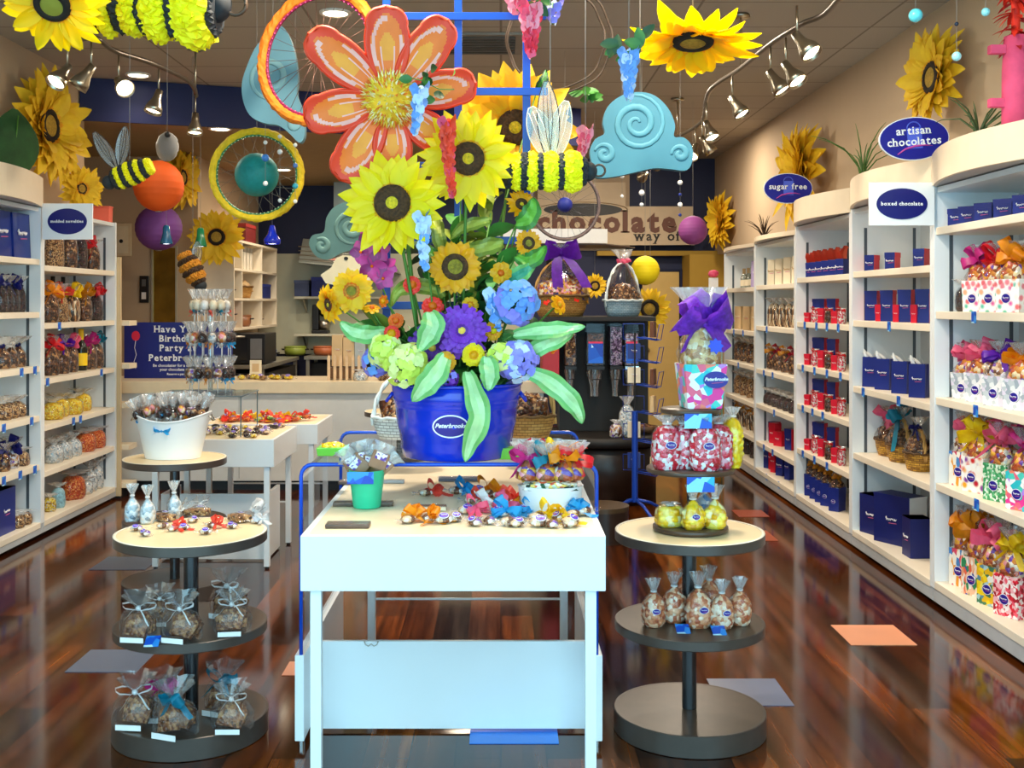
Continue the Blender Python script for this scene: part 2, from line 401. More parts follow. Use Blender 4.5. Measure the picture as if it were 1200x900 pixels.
# beige upper band; yellow light on the far wall put into ochre
b = MB(); box(b, .25, 1.62, YB - .03, YB - .001, 2.2, 3.28); struct('trim_1', b, M_WALL, 'tan panel on the navy far wall')
b = MB(); box(b, 1.2, XR - .002, 13.82, YB - .031, 2.13, 2.19); struct('trim_2', b, plain('ochre_lit_wall', '#a8862c', .7, var=.03), 'ochre strip coloured as lit wall under the chocolate sign')
b = MB(); box(b, 2.28, XR - .002, 13.4, YB - .031, 0, 2.128); struct('trim_3', b, plain('ochre_lit_wall', '#a8862c'), 'ochre return coloured as lit wall beside the far door')
b = MB(); box(b, 1.78, 2.24, YB - .06, YB - .002, 0, 1.93); o = struct('door_1', b, plain('tan_door', '#d6b46a', .5, var=.03), 'tan door at the far end of the shop', bevel=.004)
b = MB(); ball(b, (1.84, YB - .08, .95), .03); mpart('door_handle', b, M_STEEL, o)
b = MB(); tube(b, [(1.75, YB - .05, 0), (1.75, YB - .05, 1.96), (2.27, YB - .05, 1.96), (2.27, YB - .05, 0)], .02, 4); mpart('door_frame', b, M_NAVYD, o)
# coloured floor tiles let into the planks
def floor_tile(pts, col, label):
    b = MB(); prism(b, pts, .0005, .003)
    o = struct('floor_tile', b, plain('tile_' + col, col, .3, var=.06, vs=4), label); return o
def fl(px, py): y = F * CH / (py - PY); return ((px - PX) * y / F, y)
for (x0, x1, py0, py1, col, lb) in ((997.5, 1075, 756.5, 733, '#f2a47c', 'peach square tile in the planks below the boxed chocolate cabinet'),
        (845, 931, 827.5, 796, '#6f7894', 'blue grey square tile behind the bare round base with the popcorn tiers'),
        (76, 160, 788, 762, '#5f6a80', 'blue grey square tile beside the round display of wrapped bark'),
        (550, 655, 872, 852, '#2e7fe0', 'bright blue square tile under the white front table'),
        (330, 349, 792, 776, '#c9876a', 'peach tile half hidden beside the white side panel'),
        (104, 170, 668, 653, '#59657c', 'blue grey tile near the cabinet with the molded novelties sign'),
        (866, 902, 606, 598, '#9c4228', 'red tile beside the far row of white cabinets'),
        (880, 912, 634, 622, '#a85030', 'terracotta tile beyond the round display with yellow bags')):
    (ax, ay), (bx, by) = fl(x0, py0), fl(x1, py0); (_, cy) = fl(x0, py1)
    floor_tile([(ax, ay), (bx, by), (bx, cy), (ax, cy)], col, lb)
# air vent
t = thing('ceiling_vent', 'grey square air vent in the ceiling above the blue trellis', 'vent', (-.15, 7.75, ZC - .02))
b = MB(); box(b, -.3, .3, -.3, .3, 0, .018); mpart('vent_plate', b, plain('vent_grey', '#8d867c', .5), t)
b = MB()
for i in range(7): box(b, -.25, .25, -.25 + i * .075, -.22 + i * .075, -.012, -.002)
mpart('vent_louvre', b, plain('vent_dark', '#55504a', .5), t)

# ------------------------------------------------------------------ lamps of the shop and added fill lamps
WARM = (1, .86, .68)
def spot(loc, to, w, ang=62, blend=.8, col=WARM, size=.04):
    l = bpy.data.lights.new('spot_lamp', 'SPOT'); l.energy = w * .42; l.color = col; l.spot_size = math.radians(ang); l.spot_blend = blend; l.shadow_soft_size = size
    o = bpy.data.objects.new('spot_lamp', l); COL.objects.link(o); o.location = loc
    o.rotation_euler = (Vector(to) - Vector(loc)).to_track_quat('-Z', 'Y').to_euler(); return o
M_LENS = emit('lamp_lens', '#ffe9c2', 9)
M_NICKEL = plain('satin_nickel', '#b2aa98', .28, 1, var=.06)
def kit_head():
    b = MB(); tube(b, [(0, 0, 0), (0, 0, -.15)], .006); a = ('stem', b.mesh('stem', M_NICKEL), -1)
    R = Ry(0)
    c = MB(); lathe(c, [(.0, .02), (.022, .018), (.026, -.03), (.03, -.05), (.052, -.10), (.056, -.135), (.052, -.134), (.046, -.10)], 20, cap=False); s = ('lamp_shade', c.mesh('lamp_shade', M_NICKEL), -1)
    d = MB(); lathe(d, [(.047, -.118), (0, -.112)], 16, cap=False); l = ('bulb', d.mesh('bulb', M_LENS), 1)
    return a, s, l
HEAD = kit_head()
def track_head(loc, aim, label, w, group, lit=True):
    t = thing('track_spotlight', label, 'spotlight', loc, 0, group)
    part('stem', HEAD[0][1], t)
    piv = Vector((0, 0, -.15)); dirv = (Vector(aim) - (Vector(loc) + piv)).normalized()
    sh = part('lamp_shade', HEAD[1][1], t); sh.location = piv; sh.rotation_euler = dirv.to_track_quat('-Z', 'Y').to_euler()
    part('bulb', HEAD[2][1], sh)
    p = Vector(loc) + piv + dirv * .17
    if w: spot(p, aim, w)
    return t
def rail(name, pts, label, canopies):
    t = thing(name, label, 'light track', pts[0])
    o = Vector(pts[0]); P = [Vector(p) - o for p in pts]; fine = []
    for i in range(len(P) - 1):
        for k in range(6):
            s = k / 6; p = P[max(0, i - 1)], P[i], P[i + 1], P[min(len(P) - 1, i + 2)]
            fine.append(.5 * ((2 * p[1]) + (p[2] - p[0]) * s + (2 * p[0] - 5 * p[1] + 4 * p[2] - p[3]) * s * s + (3 * p[1] - p[0] - 3 * p[2] + p[3]) * s ** 3))
    fine.append(P[-1])
    b = MB(); tube(b, fine, .016, 8); mpart('rail_bar', b, plain('rail_bronze', '#6e655a', .35, .8, var=.06), t)
    for c in canopies:
        c = Vector(c) - o; b = MB(); tube(b, [c, (c.x, c.y, ZC - o.z - .02)], .007); lathe(b, [(0, 0), (.06, 0), (.055, .02), (0, .02)], 16, M=T(c.x, c.y, ZC - o.z - .021)); mpart('canopy', b, M_NICKEL, t)
    return t
zr = 3.02
Lr = [(-2.2, 4.6, zr)] + [tuple(Wz(px, py, zr)) for px, py in ((40, 22), (60, 35), (84, 46), (112, 45), (135, 60), (180, 75), (222, 96), (230, 112))]
rail('track_rail', Lr, 'wavy nickel light track along the ceiling by the molded novelties cabinets', [tuple(Wz(229, 111, zr)), (-2.2, 4.7, zr)])
Rr = [(1.5, 4.2, zr)] + [tuple(Wz(px, py, zr)) for px, py in ((975, 8), (940, 28), (905, 50), (868, 80), (835, 102), (827, 120), (822, 143), (794, 160), (765, 172), (757, 185), (760, 198))]
rail('track_rail', Rr, 'long wavy nickel light track running above the aisle of white cabinets', [tuple(Wz(794, 160, zr)), tuple(Wz(868, 80, zr)), tuple(Wz(757, 185, zr))])
gl, gr_ = 'spotlights on the wavy track over the novelties side', 'spotlights on the wavy track over the long cabinet side'
for i, (px, py, aim, w) in enumerate(((79, 45, (-2.9, 5.2, 1.6), 30), (107, 45, (-2.9, 6.0, 1.9), 30), (139, 62, (-1.2, 5.2, 1.9), 40), (186, 78, (-2.5, 6.5, 1.2), 60), (229, 108, (-2.1, 7.4, .9), 60))):
    p = Wz(px, py, zr); p.z = zr - .016
    track_head(p, aim, ['nickel spotlight half hidden by the hanging sunflower', 'nickel spotlight next to the tail of the big hanging bee', 'white-glowing spotlight tilted sideways under the track', 'nickel spotlight with amber lens in front of the navy soffit', 'nickel spotlight at the far end, below the round ceiling mount'][i], w, gl)
for i, (px, py, aim, w) in enumerate(((934, 3, (2.3, 4.6, 1.4), 25), (921, 41, (2.3, 5.3, 1.4), 30), (903, 52, (2.3, 5.9, 1.5), 35), (858, 86, (2.2, 6.6, 1.5), 45), (828, 118, (2.0, 7.4, 1.2), 40), (823, 138, (2.4, 8.8, 1.6), 60), (815, 148, (1.0, 8.3, 1.5), 60), (772, 169, (1.3, 13.9, 2.4), 60), (757, 185, (.9, 13.9, 2.4), 60))):
    p = Wz(px, py, zr); p.z = zr - .016
    track_head(p, aim, 'nickel track spotlight over the cabinet aisle, ' + ORD[i] + ' from the shop front', w, gr_)
for i, (px, py, z, y, lb) in enumerate(((162, 87, ZC, 8.5, 'round recessed ceiling light before the navy soffit'), (393, 14, ZC, 6.7, 'round recessed ceiling light seen through the orange wheel'), (258, 150, ZL, 9.9, 'round recessed light above the yellow rimmed wheel'), (332, 198, ZL, 11.9, 'round recessed light over the kitchen'))):
    yy = F * (z - CH) / (PY - py); p = ((px - PX) * yy / F, yy, z - .012)
    t = thing('ceiling_light', lb, 'ceiling light', p, 0, 'recessed ceiling lights')
    b = MB(); lathe(b, [(.075, .011), (.1, .011), (.1, 0), (.09, -.006), (.075, 0)], 24, cap=False); mpart('trim_ring', b, plain('lamp_white', '#f4efe4', .4), t)
    b = MB(); lathe(b, [(.078, .002), (0, .002)], 20, cap=False); mpart('diffuser', b, emit('can_glow', '#fff0d0', 14), t)
    spot((p[0], p[1], p[2] - .03), (p[0], p[1], 0), 22 if px in (162, 258) else 130, 130, .8, WARM, .06)
def area(loc, size, w, col=WARM, rot=(0, 0, 0)):  # fill lamps added below the ceiling, with no fixture of their own
    l = bpy.data.lights.new('fill_lamp', 'AREA'); l.shape = 'DISK'; l.size = size; l.energy = w * .42; l.color = col
    o = bpy.data.objects.new('fill_lamp', l); COL.objects.link(o); o.location = loc; o.rotation_euler = rot; return o
for (x, y, w) in ((-.5, 4.0, 150), (.9, 4.2, 110), (-1.1, 7.4, 85), (1.0, 7.3, 85), (.9, 9.6, 85), (1.9, 11.5, 85)): area((x, y, ZC - .03), .3, w)
for (x, y, w) in ((-1.6, 11.4, 70), (-.4, 12.2, 60)): area((x, y, ZL - .03), .3, w, (1, .84, .62))
# ------------------------------------------------------------------ white wall cabinets
def cabinet(side, y0, y1, shelves, ztop, label, header=None, xf=None, depth=.44):
    """side +1: along the right wall (front faces -X), -1: along the left wall. shelves = heights of the shelf tops"""
    xf = xf or (2.2 if side > 0 else 3.02); xb = xf + depth
    sx = lambda x: x * side
    def bx(b, xa, xc, ya, yc, za, zc, mat=0): box(b, min(sx(xa), sx(xc)), max(sx(xa), sx(xc)), ya, yc, za, zc, mat)
    t = thing('display_cabinet', label, 'cabinet', (0, 0, 0), 0, 'white wall cabinets'); M = M_WHITE
    for yy in (y0 + .001, y1 - .031):
        b = MB(); bx(b, xf, xb, yy, yy + .03, .09, ztop); mpart('side_panel', b, M, t, .002)
    b = MB(); bx(b, xb - .012, xb, y0 + .031, y1 - .031, .09, ztop - .002); mpart('back_panel', b, plain('back_panel_white', '#dfe5ea', .45, var=.02), t)
    b = MB(); bx(b, xf + .012, xb - .012, y0 + .0311, y1 - .0311, ztop - .03, ztop - .003); mpart('top_panel', b, M, t)
    for z in shelves:
        b = MB(); bx(b, xf + .006 - (.006 if z < .2 else 0), xb - .013, y0 + .0312, y1 - .0312, z - .038, z); mpart('shelf', b, plain('cream_shelf', '#f5ead6', .4, var=.02), t, .003)
    b = MB(); bx(b, xf + .004, xb, y0 + .002, y1 - .002, .022, .0895); mpart('plinth', b, plain('plinth_grey', '#c7ccd0', .4, .15, var=.05), t, .003)
    b = MB(); bx(b, xf + .05, xb, y0 + .002, y1 - .002, 0, .0215); mpart('toe_kick', b, M_BLACK, t)
    for xx in (xf + .075, xb - .06):                 # slotted shelf standards on the end panel
        b = MB(); bx(b, xx, xx + .018, y1 - .0345, y1 - .0312, .16, ztop - .12); mpart('shelf_standard', b, plain('standard_grey', '#5d6872', .4, .5), t)
    if header:
        z0, z1, bow = header; n = 14; fr, bk = [], []
        for i in range(n + 1):
            s = i / n; y = y0 + .002 + (y1 - y0 - .004) * s; q = bow * math.sin(PI * s)
            fr.append((sx(xf - .004 - q), y)); bk.append((sx(xf + .016 - q), y))
        poly = fr + bk[::-1]
        b = MB(); prism(b, poly, z0, z1); mpart('header', b, plain('header_cream', '#e6d6bc', .5, var=.02), t)  # cream tone puts the header's warm shade into its colour
        b = MB(); prism(b, bk + [(sx(xb), y1 - .002), (sx(xb), y0 + .002)], z1 - .03, z1 - .012); mpart('canopy', b, M, t)
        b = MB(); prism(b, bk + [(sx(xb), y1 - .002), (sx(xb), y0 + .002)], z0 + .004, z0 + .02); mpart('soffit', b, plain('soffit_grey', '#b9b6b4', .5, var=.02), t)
        for yy in (y0 + .004, y1 - .024):
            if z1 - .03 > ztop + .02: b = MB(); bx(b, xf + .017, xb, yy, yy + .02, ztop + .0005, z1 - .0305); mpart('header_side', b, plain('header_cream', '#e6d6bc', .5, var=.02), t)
    return t
YR = [4.34, 5.66, 6.98, 8.30, 9.62, 10.94]
SH = {'A': [.128, .628, 1.062, 1.497, 1.922], 'B': [.12, .604, 1.02, 1.43, 1.735], 'C': [.12, .46, .79, 1.085, 1.40, 1.726],
      'D': [.12, .35, .675, .974, 1.343, 1.69], 'E': [.12, .36, .66, .985, 1.287, 1.68],
      'F': [.10, .48, .80, 1.125, 1.48, 1.826], 'G': [.10, .42, .726, 1.035, 1.404, 1.79], 'H': [.12, .42, .75, 1.06, 1.4]}
UN = {'A': 'nearest aisle cabinet', 'B': 'boxed chocolate cabinet', 'C': 'third aisle cabinet', 'D': 'fourth aisle cabinet', 'E': 'farthest aisle cabinet',
      'F': 'first novelties cabinet', 'G': 'molded novelties cabinet'}
cabinet(1, YR[0], YR[1], SH['A'], 2.13, 'white wall cabinet nearest the camera with printed gift boxes and artisan sign', (2.13, 2.29, .13))
cabinet(1, YR[1], YR[2], SH['B'], 2.13, 'white wall cabinet behind the boxed chocolate sign, big navy boxes at its foot', (2.13, 2.285, .13))
cabinet(1, YR[2], YR[3], SH['C'], 2.11, 'white wall cabinet third along the aisle, full of red and navy gifts', (2.11, 2.265, .13))
cabinet(1, YR[3], YR[4], SH['D'], 2.05, 'white wall cabinet fourth along the aisle with cream bags on top shelf', (2.05, 2.085, .10))
cabinet(1, YR[4], YR[5], SH['E'], 2.03, 'white wall cabinet farthest along the aisle, brown bags on every shelf', (2.03, 2.06, .08))
cabinet(-1, 5.90, 7.31, SH['F'], 2.17, 'white wall cabinet at the picture edge with navy bags on top shelf', (2.17, 2.36, .12), depth=.37)
cabinet(-1, 7.311, 8.72, SH['G'], 2.17, 'white wall cabinet behind the molded novelties sign with bright bows', depth=.37)
# open end shelves beyond the novelties cabinet
t = thing('end_shelf_rack', 'narrow open end shelves beside the novelties cabinet, next to the birthday banner', 'shelf', (0, 0, 0))
b = MB(); box(b, -3.385, -3.36, 8.725, 8.93, .02, 1.9); mpart('back_panel', b, M_CREAM, t)
b = MB(); box(b, -3.36, -2.99, 8.725, 8.745, .02, 1.9); mpart('side_panel', b, plain('tan_laminate', '#d9bd92', .5, var=.04), t)
for z in SH['H']: b = MB(); box(b, -3.359, -2.93, 8.746, 8.93, z - .04, z); mpart('shelf', b, M_CREAM, t, .003)
b = MB(); box(b, -3.36, -3.0, 8.746, 8.93, 0, .079); mpart('plinth', b, M_BLACK, t)

# price tags clipped to shelf fronts
M_TAG = cells('tag_blue', ['#0b3fb5', '#2f8fe6', '#0d55cc', '#bfe6f7'], 28, .4, 0)
def tag_mesh():
    b = MB(); box(b, -.024, .024, -.0015, .0015, -.032, .024); return b.mesh('price_tag', M_TAG, .0008)
TAGM = tag_mesh(); n_tag = {}
def price_tag(loc, rot, label, group=None):
    o = bpy.data.objects.new('price_tag', TAGM); COL.objects.link(o); o.location = loc; o.rotation_euler = rot; return props(o, label, 'price tag', group)
SHN = {5: ['bottom shelf', 'second shelf up', 'middle shelf', 'second shelf down', 'top shelf'], 6: ['bottom shelf', 'second shelf up', 'third shelf up', 'third shelf down', 'second shelf down', 'top shelf']}
for u, k, ys in (('A', 3, [5.17]), ('A', 2, [5.15]), ('A', 1, [5.14]), ('B', 3, [6.3]), ('B', 2, [6.75, 6.15]), ('C', 4, [8.05, 7.75, 7.5, 7.25]), ('C', 3, [8.1, 7.8, 7.5, 7.2]), ('C', 2, [8.1, 7.85, 7.6]), ('C', 1, [8.1, 7.8, 7.5]),
        ('D', 4, [9.2]), ('D', 3, [9.3, 9.0]), ('D', 2, [8.95]), ('D', 1, [9.3, 9.0]), ('D', 0, [9.2, 8.8]), ('E', 4, [10.5, 10.1]), ('E', 3, [10.3])):
    for i, y in enumerate(ys):
        lb = f"blue price tag, {SHN[len(SH[u])][k]} of {UN[u]}" + ('' if len(ys) == 1 else f", {ORD[len(ys) - 1 - i]} from front")
        price_tag((2.2035, y, SH[u][k] - .02), (0, 0, -PI / 2), lb)
for u, k, ys in (('F', 3, [7.0, 7.2]), ('F', 2, [6.75, 7.15]), ('F', 1, [6.75, 6.98, 7.2]), ('G', 4, [7.6]), ('G', 3, [7.4, 8.4]), ('G', 2, [7.85, 7.98])):
    for i, y in enumerate(ys):
        lb = f"blue price tag, {SHN[6][k]} of {UN[u]}" + ('' if len(ys) == 1 else f", {ORD[i]} from front")
        price_tag((-3.0235, y, SH[u][k] - .02), (0, 0, PI / 2), lb)

# hanging signs
M_SIGN = plain('sign_navy', '#0a128c', .35, var=.02); M_SIGNW = plain('sign_white', '#f2f5f7', .4, var=.01); M_PINK = plain('sign_pink', '#c04aa8', .4, var=.02); M_LOGOB = plain('sign_blue_mark', '#4c62d8', .4, var=.02)
def ell(rx, rz, n=40): return [(rx * math.cos(2 * PI * i / n), rz * math.sin(2 * PI * i / n)) for i in range(n)]
FR = Rx(PI / 2)                                     # drawn in x/y, stood up to face the camera (-Y)
def oval_sign(loc, txt, label, rx, rz, size, tilt=0, leading=.95):
    t = thing('oval_sign', label, 'sign', loc, (0, tilt, 0), 'navy oval signs')
    b = MB(); prism(b, ell(rx, rz), 0, .014, M=FR); mpart('sign_rim', b, M_SIGNW, t)
    b = MB(); prism(b, ell(rx * .975, rz * .96), .014, .017, M=FR); mpart('sign_face', b, M_SIGN, t)
    b = MB(); box(b, -.035, .04, -.018, -.0172, -.05, .055); tube(b, arc((0, -.0178, .05), .035, 0, PI, 8), .004, 4); mpart('house_mark', b, M_LOGOB, t)
    b = MB(); tube(b, [(-.09, -.0185, -.075), (-.05, -.0185, -.05), (0, -.0185, -.038), (.05, -.0185, -.036), (.09, -.0185, -.042)], [.003, .005, .006, .004, .001], 5); mpart('swoosh', b, M_PINK, t)
    L = txt.split('\n')
    for i, q in enumerate(L): part('lettering', slab_mesh(q, size, M_SIGNW, .0012, .001), t, (0, -.0195, .012 + ((len(L) - 1) / 2 - i) * size * leading), (PI / 2, 0, 0))
    b = MB(); tube(b, [(0, .012, 0), (rx * .9 if loc[0] > 0 else -rx * .9, .012, -.1), (rx * .9 if loc[0] > 0 else -rx * .9, .012, -rz + .035)], .004, 6); mpart('bracket', b, M_STEEL, t)
    return t
oval_sign(W(1070, 163, 5.64), 'artisan\nchocolates', 'navy oval sign reading artisan chocolates above the nearest cabinet', .178, .11, .058, -.07)
oval_sign(W(923, 221, 8.28), 'sugar free', 'navy oval sign reading sugar free above the fourth cabinet', .182, .113, .06)
def panel_sign(loc, txt, label, w, h):
    t = thing('panel_sign', label, 'sign', loc)
    b = MB(); box(b, -w / 2, w / 2, 0, .012, -h / 2, h / 2); mpart('board', b, M_SIGNW, t, .001)
    b = MB(); prism(b, ell(w * .39, h * .36), 0.0005, .004, M=FR); mpart('oval', b, plain('sign_navy_dark', '#0b0f6e', .35, var=.02), t)
    part('lettering', slab_mesh(txt, .0265, M_SIGNW, .001, .0008), t, (0, -.0052, .0), (PI / 2, 0, 0))
    b = MB(); box(b, -.004 + (w / 2 - .01) * (1 if loc[0] > 0 else -1), .004 + (w / 2 - .01) * (1 if loc[0] > 0 else -1), .012, .03, -h / 2, h / 2); mpart('hinge_strip', b, M_STEEL, t)
    return t
panel_sign((2.024, 5.60, 2.04), 'boxed chocolate', 'white square sign with navy oval reading boxed chocolate', .33, .218)
panel_sign((-2.841, 7.27, 2.074), 'molded novelties', 'white square sign with navy oval reading molded novelties', .33, .236)
# ------------------------------------------------------------------ goods: materials
CH_ = ['#2a1207', '#5b2e15', '#3d1d0d', '#7b4a26', '#4a2410', '#b98a58']
C_CHOC = cells('chocolate_pieces', CH_, 70, .3, .8)
C_DARK = cells('dark_chocolate_pieces', ['#170b08', '#2b1512', '#3b2030', '#54302a', '#221018'], 110, .25, .8)
C_NUT = cells('nut_clusters', ['#6b3f1f', '#a87442', '#c99a62', '#4d2b13', '#e0bf8e'], 120, .4, .8)
C_PRET = cells('dipped_pretzels', ['#3a1e10', '#e8d2ae', '#7e4d27', '#c48f55', '#2c160b', '#f3e6cf'], 95, .35, .7, stretch=(1, 1, .22))
C_POP = cells('caramel_popcorn', ['#e2a071', '#f2c9a6', '#c9764b', '#f8e2cb', '#b85f3c', '#e9b48c'], 110, .45, .9)
C_RED = cells('red_white_candy', ['#d3132c', '#f7eef0', '#e23b52', '#a90c20', '#f4b9c4', '#f05c78', '#ffffff'], 120, .3, .8)
C_YEL = cells('yellow_candy', ['#ffd400', '#f5be00', '#fff06e', '#e2ab00', '#ffe23a'], 95, .25, .8, coat=.4)
C_GOLD = cells('gold_foil_candy', ['#f2cf2a', '#c79a12', '#ffe97a', '#a87b0a', '#f6dd55', '#f0f0ea'], 100, .25, .9)
C_ORG = cells('orange_candy', ['#e85a1a', '#f58b2e', '#c93a10', '#ffb067', '#d94a1f'], 120, .35, .9)
C_MIX = cells('wrapped_mix', ['#f3efe9', '#c98f63', '#7a4a2c', '#e8c9a4', '#8a5ac0', '#f5d9b8', '#5a331d', '#e9e4f2'], 60, .4, .8)
C_BRT = cells('bright_mix', ['#f2b63a', '#e8e0d0', '#c0542a', '#8a4a20', '#f0a0b0', '#6a44a8', '#f7e2b8', '#d98a30'], 48, .4, .8)
C_SILV = cells('silver_wrap', ['#e8eef2', '#b8c6d0', '#f4f8fb', '#cfdae2', '#8fa4b4', '#f0e4d8'], 70, .25, .8)
P_NAVY = plain('gift_navy', '#10267e', .38, var=.05); P_NAVYD = plain('gift_navy_dark', '#0c1c66', .42, var=.05)
P_RED = plain('gift_red', '#d21434', .38, var=.06); P_CORAL = plain('tissue_coral', '#ff6a4a', .6, var=.12); P_TISS = plain('tissue_white', '#f3f2f0', .6, var=.05)
P_LOGO = plain('logo_purple', '#20128e', .4, var=.03); P_INK = plain('white_ink', '#f4f4fa', .5, var=.01); P_PINKINK = plain('pink_ink', '#e06aa0', .5, var=.02)
P_KRAFT = plain('cream_paper', '#efe2c6', .7, var=.05); P_TAN = plain('tan_paper', '#d9b98a', .7, var=.06)
RIB = {k: plain('ribbon_' + k, c, .4, var=.18, vs=30, thin=.35) for k, c in dict(purple='#6a22b8', magenta='#d0308e', red='#e0202e', orange='#ff9a14', yellow='#ffd21a', pink='#ff6a94', navy='#0e1a70', teal='#0f86a6', coral='#ff5a48', white='#f2f4f8', burgundy='#a01a30', blue='#2aa6e6', gold='#d08a18', violet='#8a3ad0').items()}
PR_FLORAL = cells('floral_print', ['#ffffff', '#f58a9a', '#ffffff', '#f7b58a', '#5cc0a8', '#e85aa8', '#fdf3ee', '#f2707a'], 34, .4, 0, edge='#ffffff')
PR_TROPIC = cells('tropical_print', ['#f46a8a', '#2fc4d2', '#c58af0', '#ffffff', '#ff8a70', '#52d6c8', '#f23fa0', '#fdfbff'], 38, .35, 0)
PR_REDFL = cells('red_floral_print', ['#ffffff', '#d81e1e', '#ffffff', '#f2641e', '#f5a81e', '#c01230', '#ffffff', '#8a3aa0'], 30, .4, 0, edge='#fff8f2')
PR_GREEN = cells('green_dotted_print', ['#3f9e62', '#eef7ec', '#2f8a54', '#6cc08a', '#cfe8c8', '#3f9e62'], 90, .4, 0)
PR_LEMON = cells('lemon_print', ['#f7d31e', '#5a8aa0', '#a8ccd0', '#f2e25a', '#eef4ee', '#e8b81a', '#3f7a5a'], 48, .4, 0)
PR_HEART = cells('red_heart_print', ['#fbe9e6', '#e0203a', '#f05a70', '#fff4f2', '#b0122a', '#f8b8c0'], 70, .4, 0)
PR_CONF = cells('confetti_print', ['#f7efe6', '#e86a4a', '#f2c0a0', '#3a5aa8', '#f4e6da', '#e8a07a', '#2f8a5a'], 70, .4, 0, stretch=(1, 1, .45))
PR_CAND = cells('candle_print', ['#f8f4ea', '#f0a030', '#f8f4ea', '#d84a6a', '#f8f4ea', '#4a8ad0', '#fdf9f0'], 60, .4, 0, stretch=(1, 1, .35))
PR_SILV = cells('silver_print', ['#c9d2da', '#eef2f6', '#a8b4c2', '#e4dcf0', '#f6f6fa'], 50, .25, 0)

# ------------------------------------------------------------------ shapes shared by the goods
def add_ribbon(mb, path, w, mat=0, M=None, ydir=(0, 1, 0)):
    P = [Vector(p) for p in path]; yv = Vector(ydir)
    vs = []
    for i, p in enumerate(P):
        k = w[i] if isinstance(w, (list, tuple)) else w
        vs += [p - yv * k, p + yv * k]
    mb.add(vs, [(2 * i, 2 * i + 1, 2 * i + 3, 2 * i + 2) for i in range(len(P) - 1)], mat, True, M)
def add_bow(mb, c, s, mat=0, loops=4, tails=2, seed=1, droop=.6, wide=.32, M0=None):
    rn = random.Random(seed); c = Vector(c)
    ball(mb, c, (s * .1, s * .1, s * .1), 8, 6, mat, M=M0)
    if loops >= 6: loops = 9; s = s * .8; wide = wide * .8
    for i in range(loops):
        sg = -1 if i % 2 else 1; el = rn.uniform(-.3, 1.1) if loops > 2 else rn.uniform(.15, .4); yaw = rn.uniform(-.9, .9) * (1 if loops > 2 else .3)
        pitch = rn.uniform(.55, 1.25) * rn.choice((-1, 1)) if loops > 2 else -1.0
        M = T(*c) @ Sc(sg, 1, 1) @ Rz(yaw) @ Ry(-el) @ Rx(pitch)
        if M0 is not None: M = M0 @ M
        pts, ws = [], []; L = s * rn.uniform(.85, 1.1)
        for k in range(11):
            a = -PI * .92 + 2 * PI * .92 * k / 10
            pts.append((L * (.32 + .32 * math.cos(a)), s * .03 * math.sin(k * 2.1 + i), L * .16 * math.sin(a))); ws.append(s * wide * (.3 + .7 * math.sin(PI * k / 10)) * .55 * (1 + .15 * math.sin(k * 3 + seed)))
        pts = [(0, 0, -.02 * s)] + pts + [(0, 0, .02 * s)]; ws = [s * .05] + ws + [s * .05]
        add_ribbon(mb, pts, ws, mat, M)
    for i in range(tails):
        sg = -1 if i % 2 else 1; L = s * rn.uniform(.7, 1.05); a = rn.uniform(.35, .9)
        pts = [(0, 0, 0)] + [(sg * L * math.sin(a) * t, -s * .1 * t, -L * droop * t + s * .07 * math.sin(t * 5)) for t in (.25, .5, .75, 1)]
        M = T(*c) @ Rz(rn.uniform(-.5, .5))
        if M0 is not None: M = M0 @ M
        add_ribbon(mb, pts, [s * .05, s * wide * .25, s * wide * .3, s * wide * .32, s * wide * .26], mat, M, (.6, .7, .35))
def add_mark(mb, x, y, z, s, ink=0, pink=1):
    """small script wordmark with its underline, on a face turned to -Y"""
    tube(mb, [(x + s * (-.5 + i / 18), y, z + s * ((.09 if i > 3 else .16) * math.sin(i * 2.2) + (.07 if i in (0, 1, 2, 10, 11) else 0))) for i in range(19)], s * .036, 4, ink)
    tube(mb, [(x - s * .2, y, z - s * .27), (x + s * .5, y, z - s * .23)], s * .028, 4, pink)
def add_logo(mb, x, y, z, rx, rz, white=0, blue=1, pink=2):
    prism(mb, ell(rx, rz, 24), 0, .0012, white, T(x, y, z) @ FR); prism(mb, ell(rx * .9, rz * .88, 24), .0012, .002, blue, T(x, y, z) @ FR)
    add_mark(mb, x, y - .0028, z + rz * .08, rx * 1.25, white, pink)
LOGO_M = [P_INK, P_LOGO, P_PINKINK]
def rbox(mb, w, d, h, mat=0, z0=0, tw=1.0, M=None):
    """box with slightly flared top"""
    a, c = w / 2, d / 2; t = tw
    v = [(-a, -c, z0), (a, -c, z0), (a, c, z0), (-a, c, z0), (-a * t, -c * t, z0 + h), (a * t, -c * t, z0 + h), (a * t, c * t, z0 + h), (-a * t, c * t, z0 + h)]
    mb.add(v, [(0, 3, 2, 1), (4, 5, 6, 7), (0, 1, 5, 4), (1, 2, 6, 5), (2, 3, 7, 6), (3, 0, 4, 7)], mat, False, M)
def heap(mb, w, d, z0, h, mat=0, seed=0, nz=.22):
    vs, fs = [], []; n, m = 18, 6
    for j in range(m + 1):
        t = j / m; r = math.cos(t * PI / 2) ** .6
        for i in range(n):
            a = 2 * PI * i / n; ca, sa = math.cos(a), math.sin(a); k = 1 / max(abs(ca), abs(sa)) ** .55
            q = 1 + nz * noise.noise(Vector((ca * 2 + seed * 3, sa * 2, t * 3)))
            vs.append((w / 2 * r * ca * k * (q if j else 1) * .97, d / 2 * r * sa * k * (q if j else 1) * .97, z0 + h * math.sin(t * PI / 2) * (q if j else 1)))
    for j in range(m):
        for i in range(n): fs.append((j * n + i, j * n + (i + 1) % n, (j + 1) * n + (i + 1) % n, (j + 1) * n + i))
    fs.append(tuple(m * n + i for i in range(n))); fs.append(tuple(range(n - 1, -1, -1)))
    mb.add(vs, fs, mat, True)
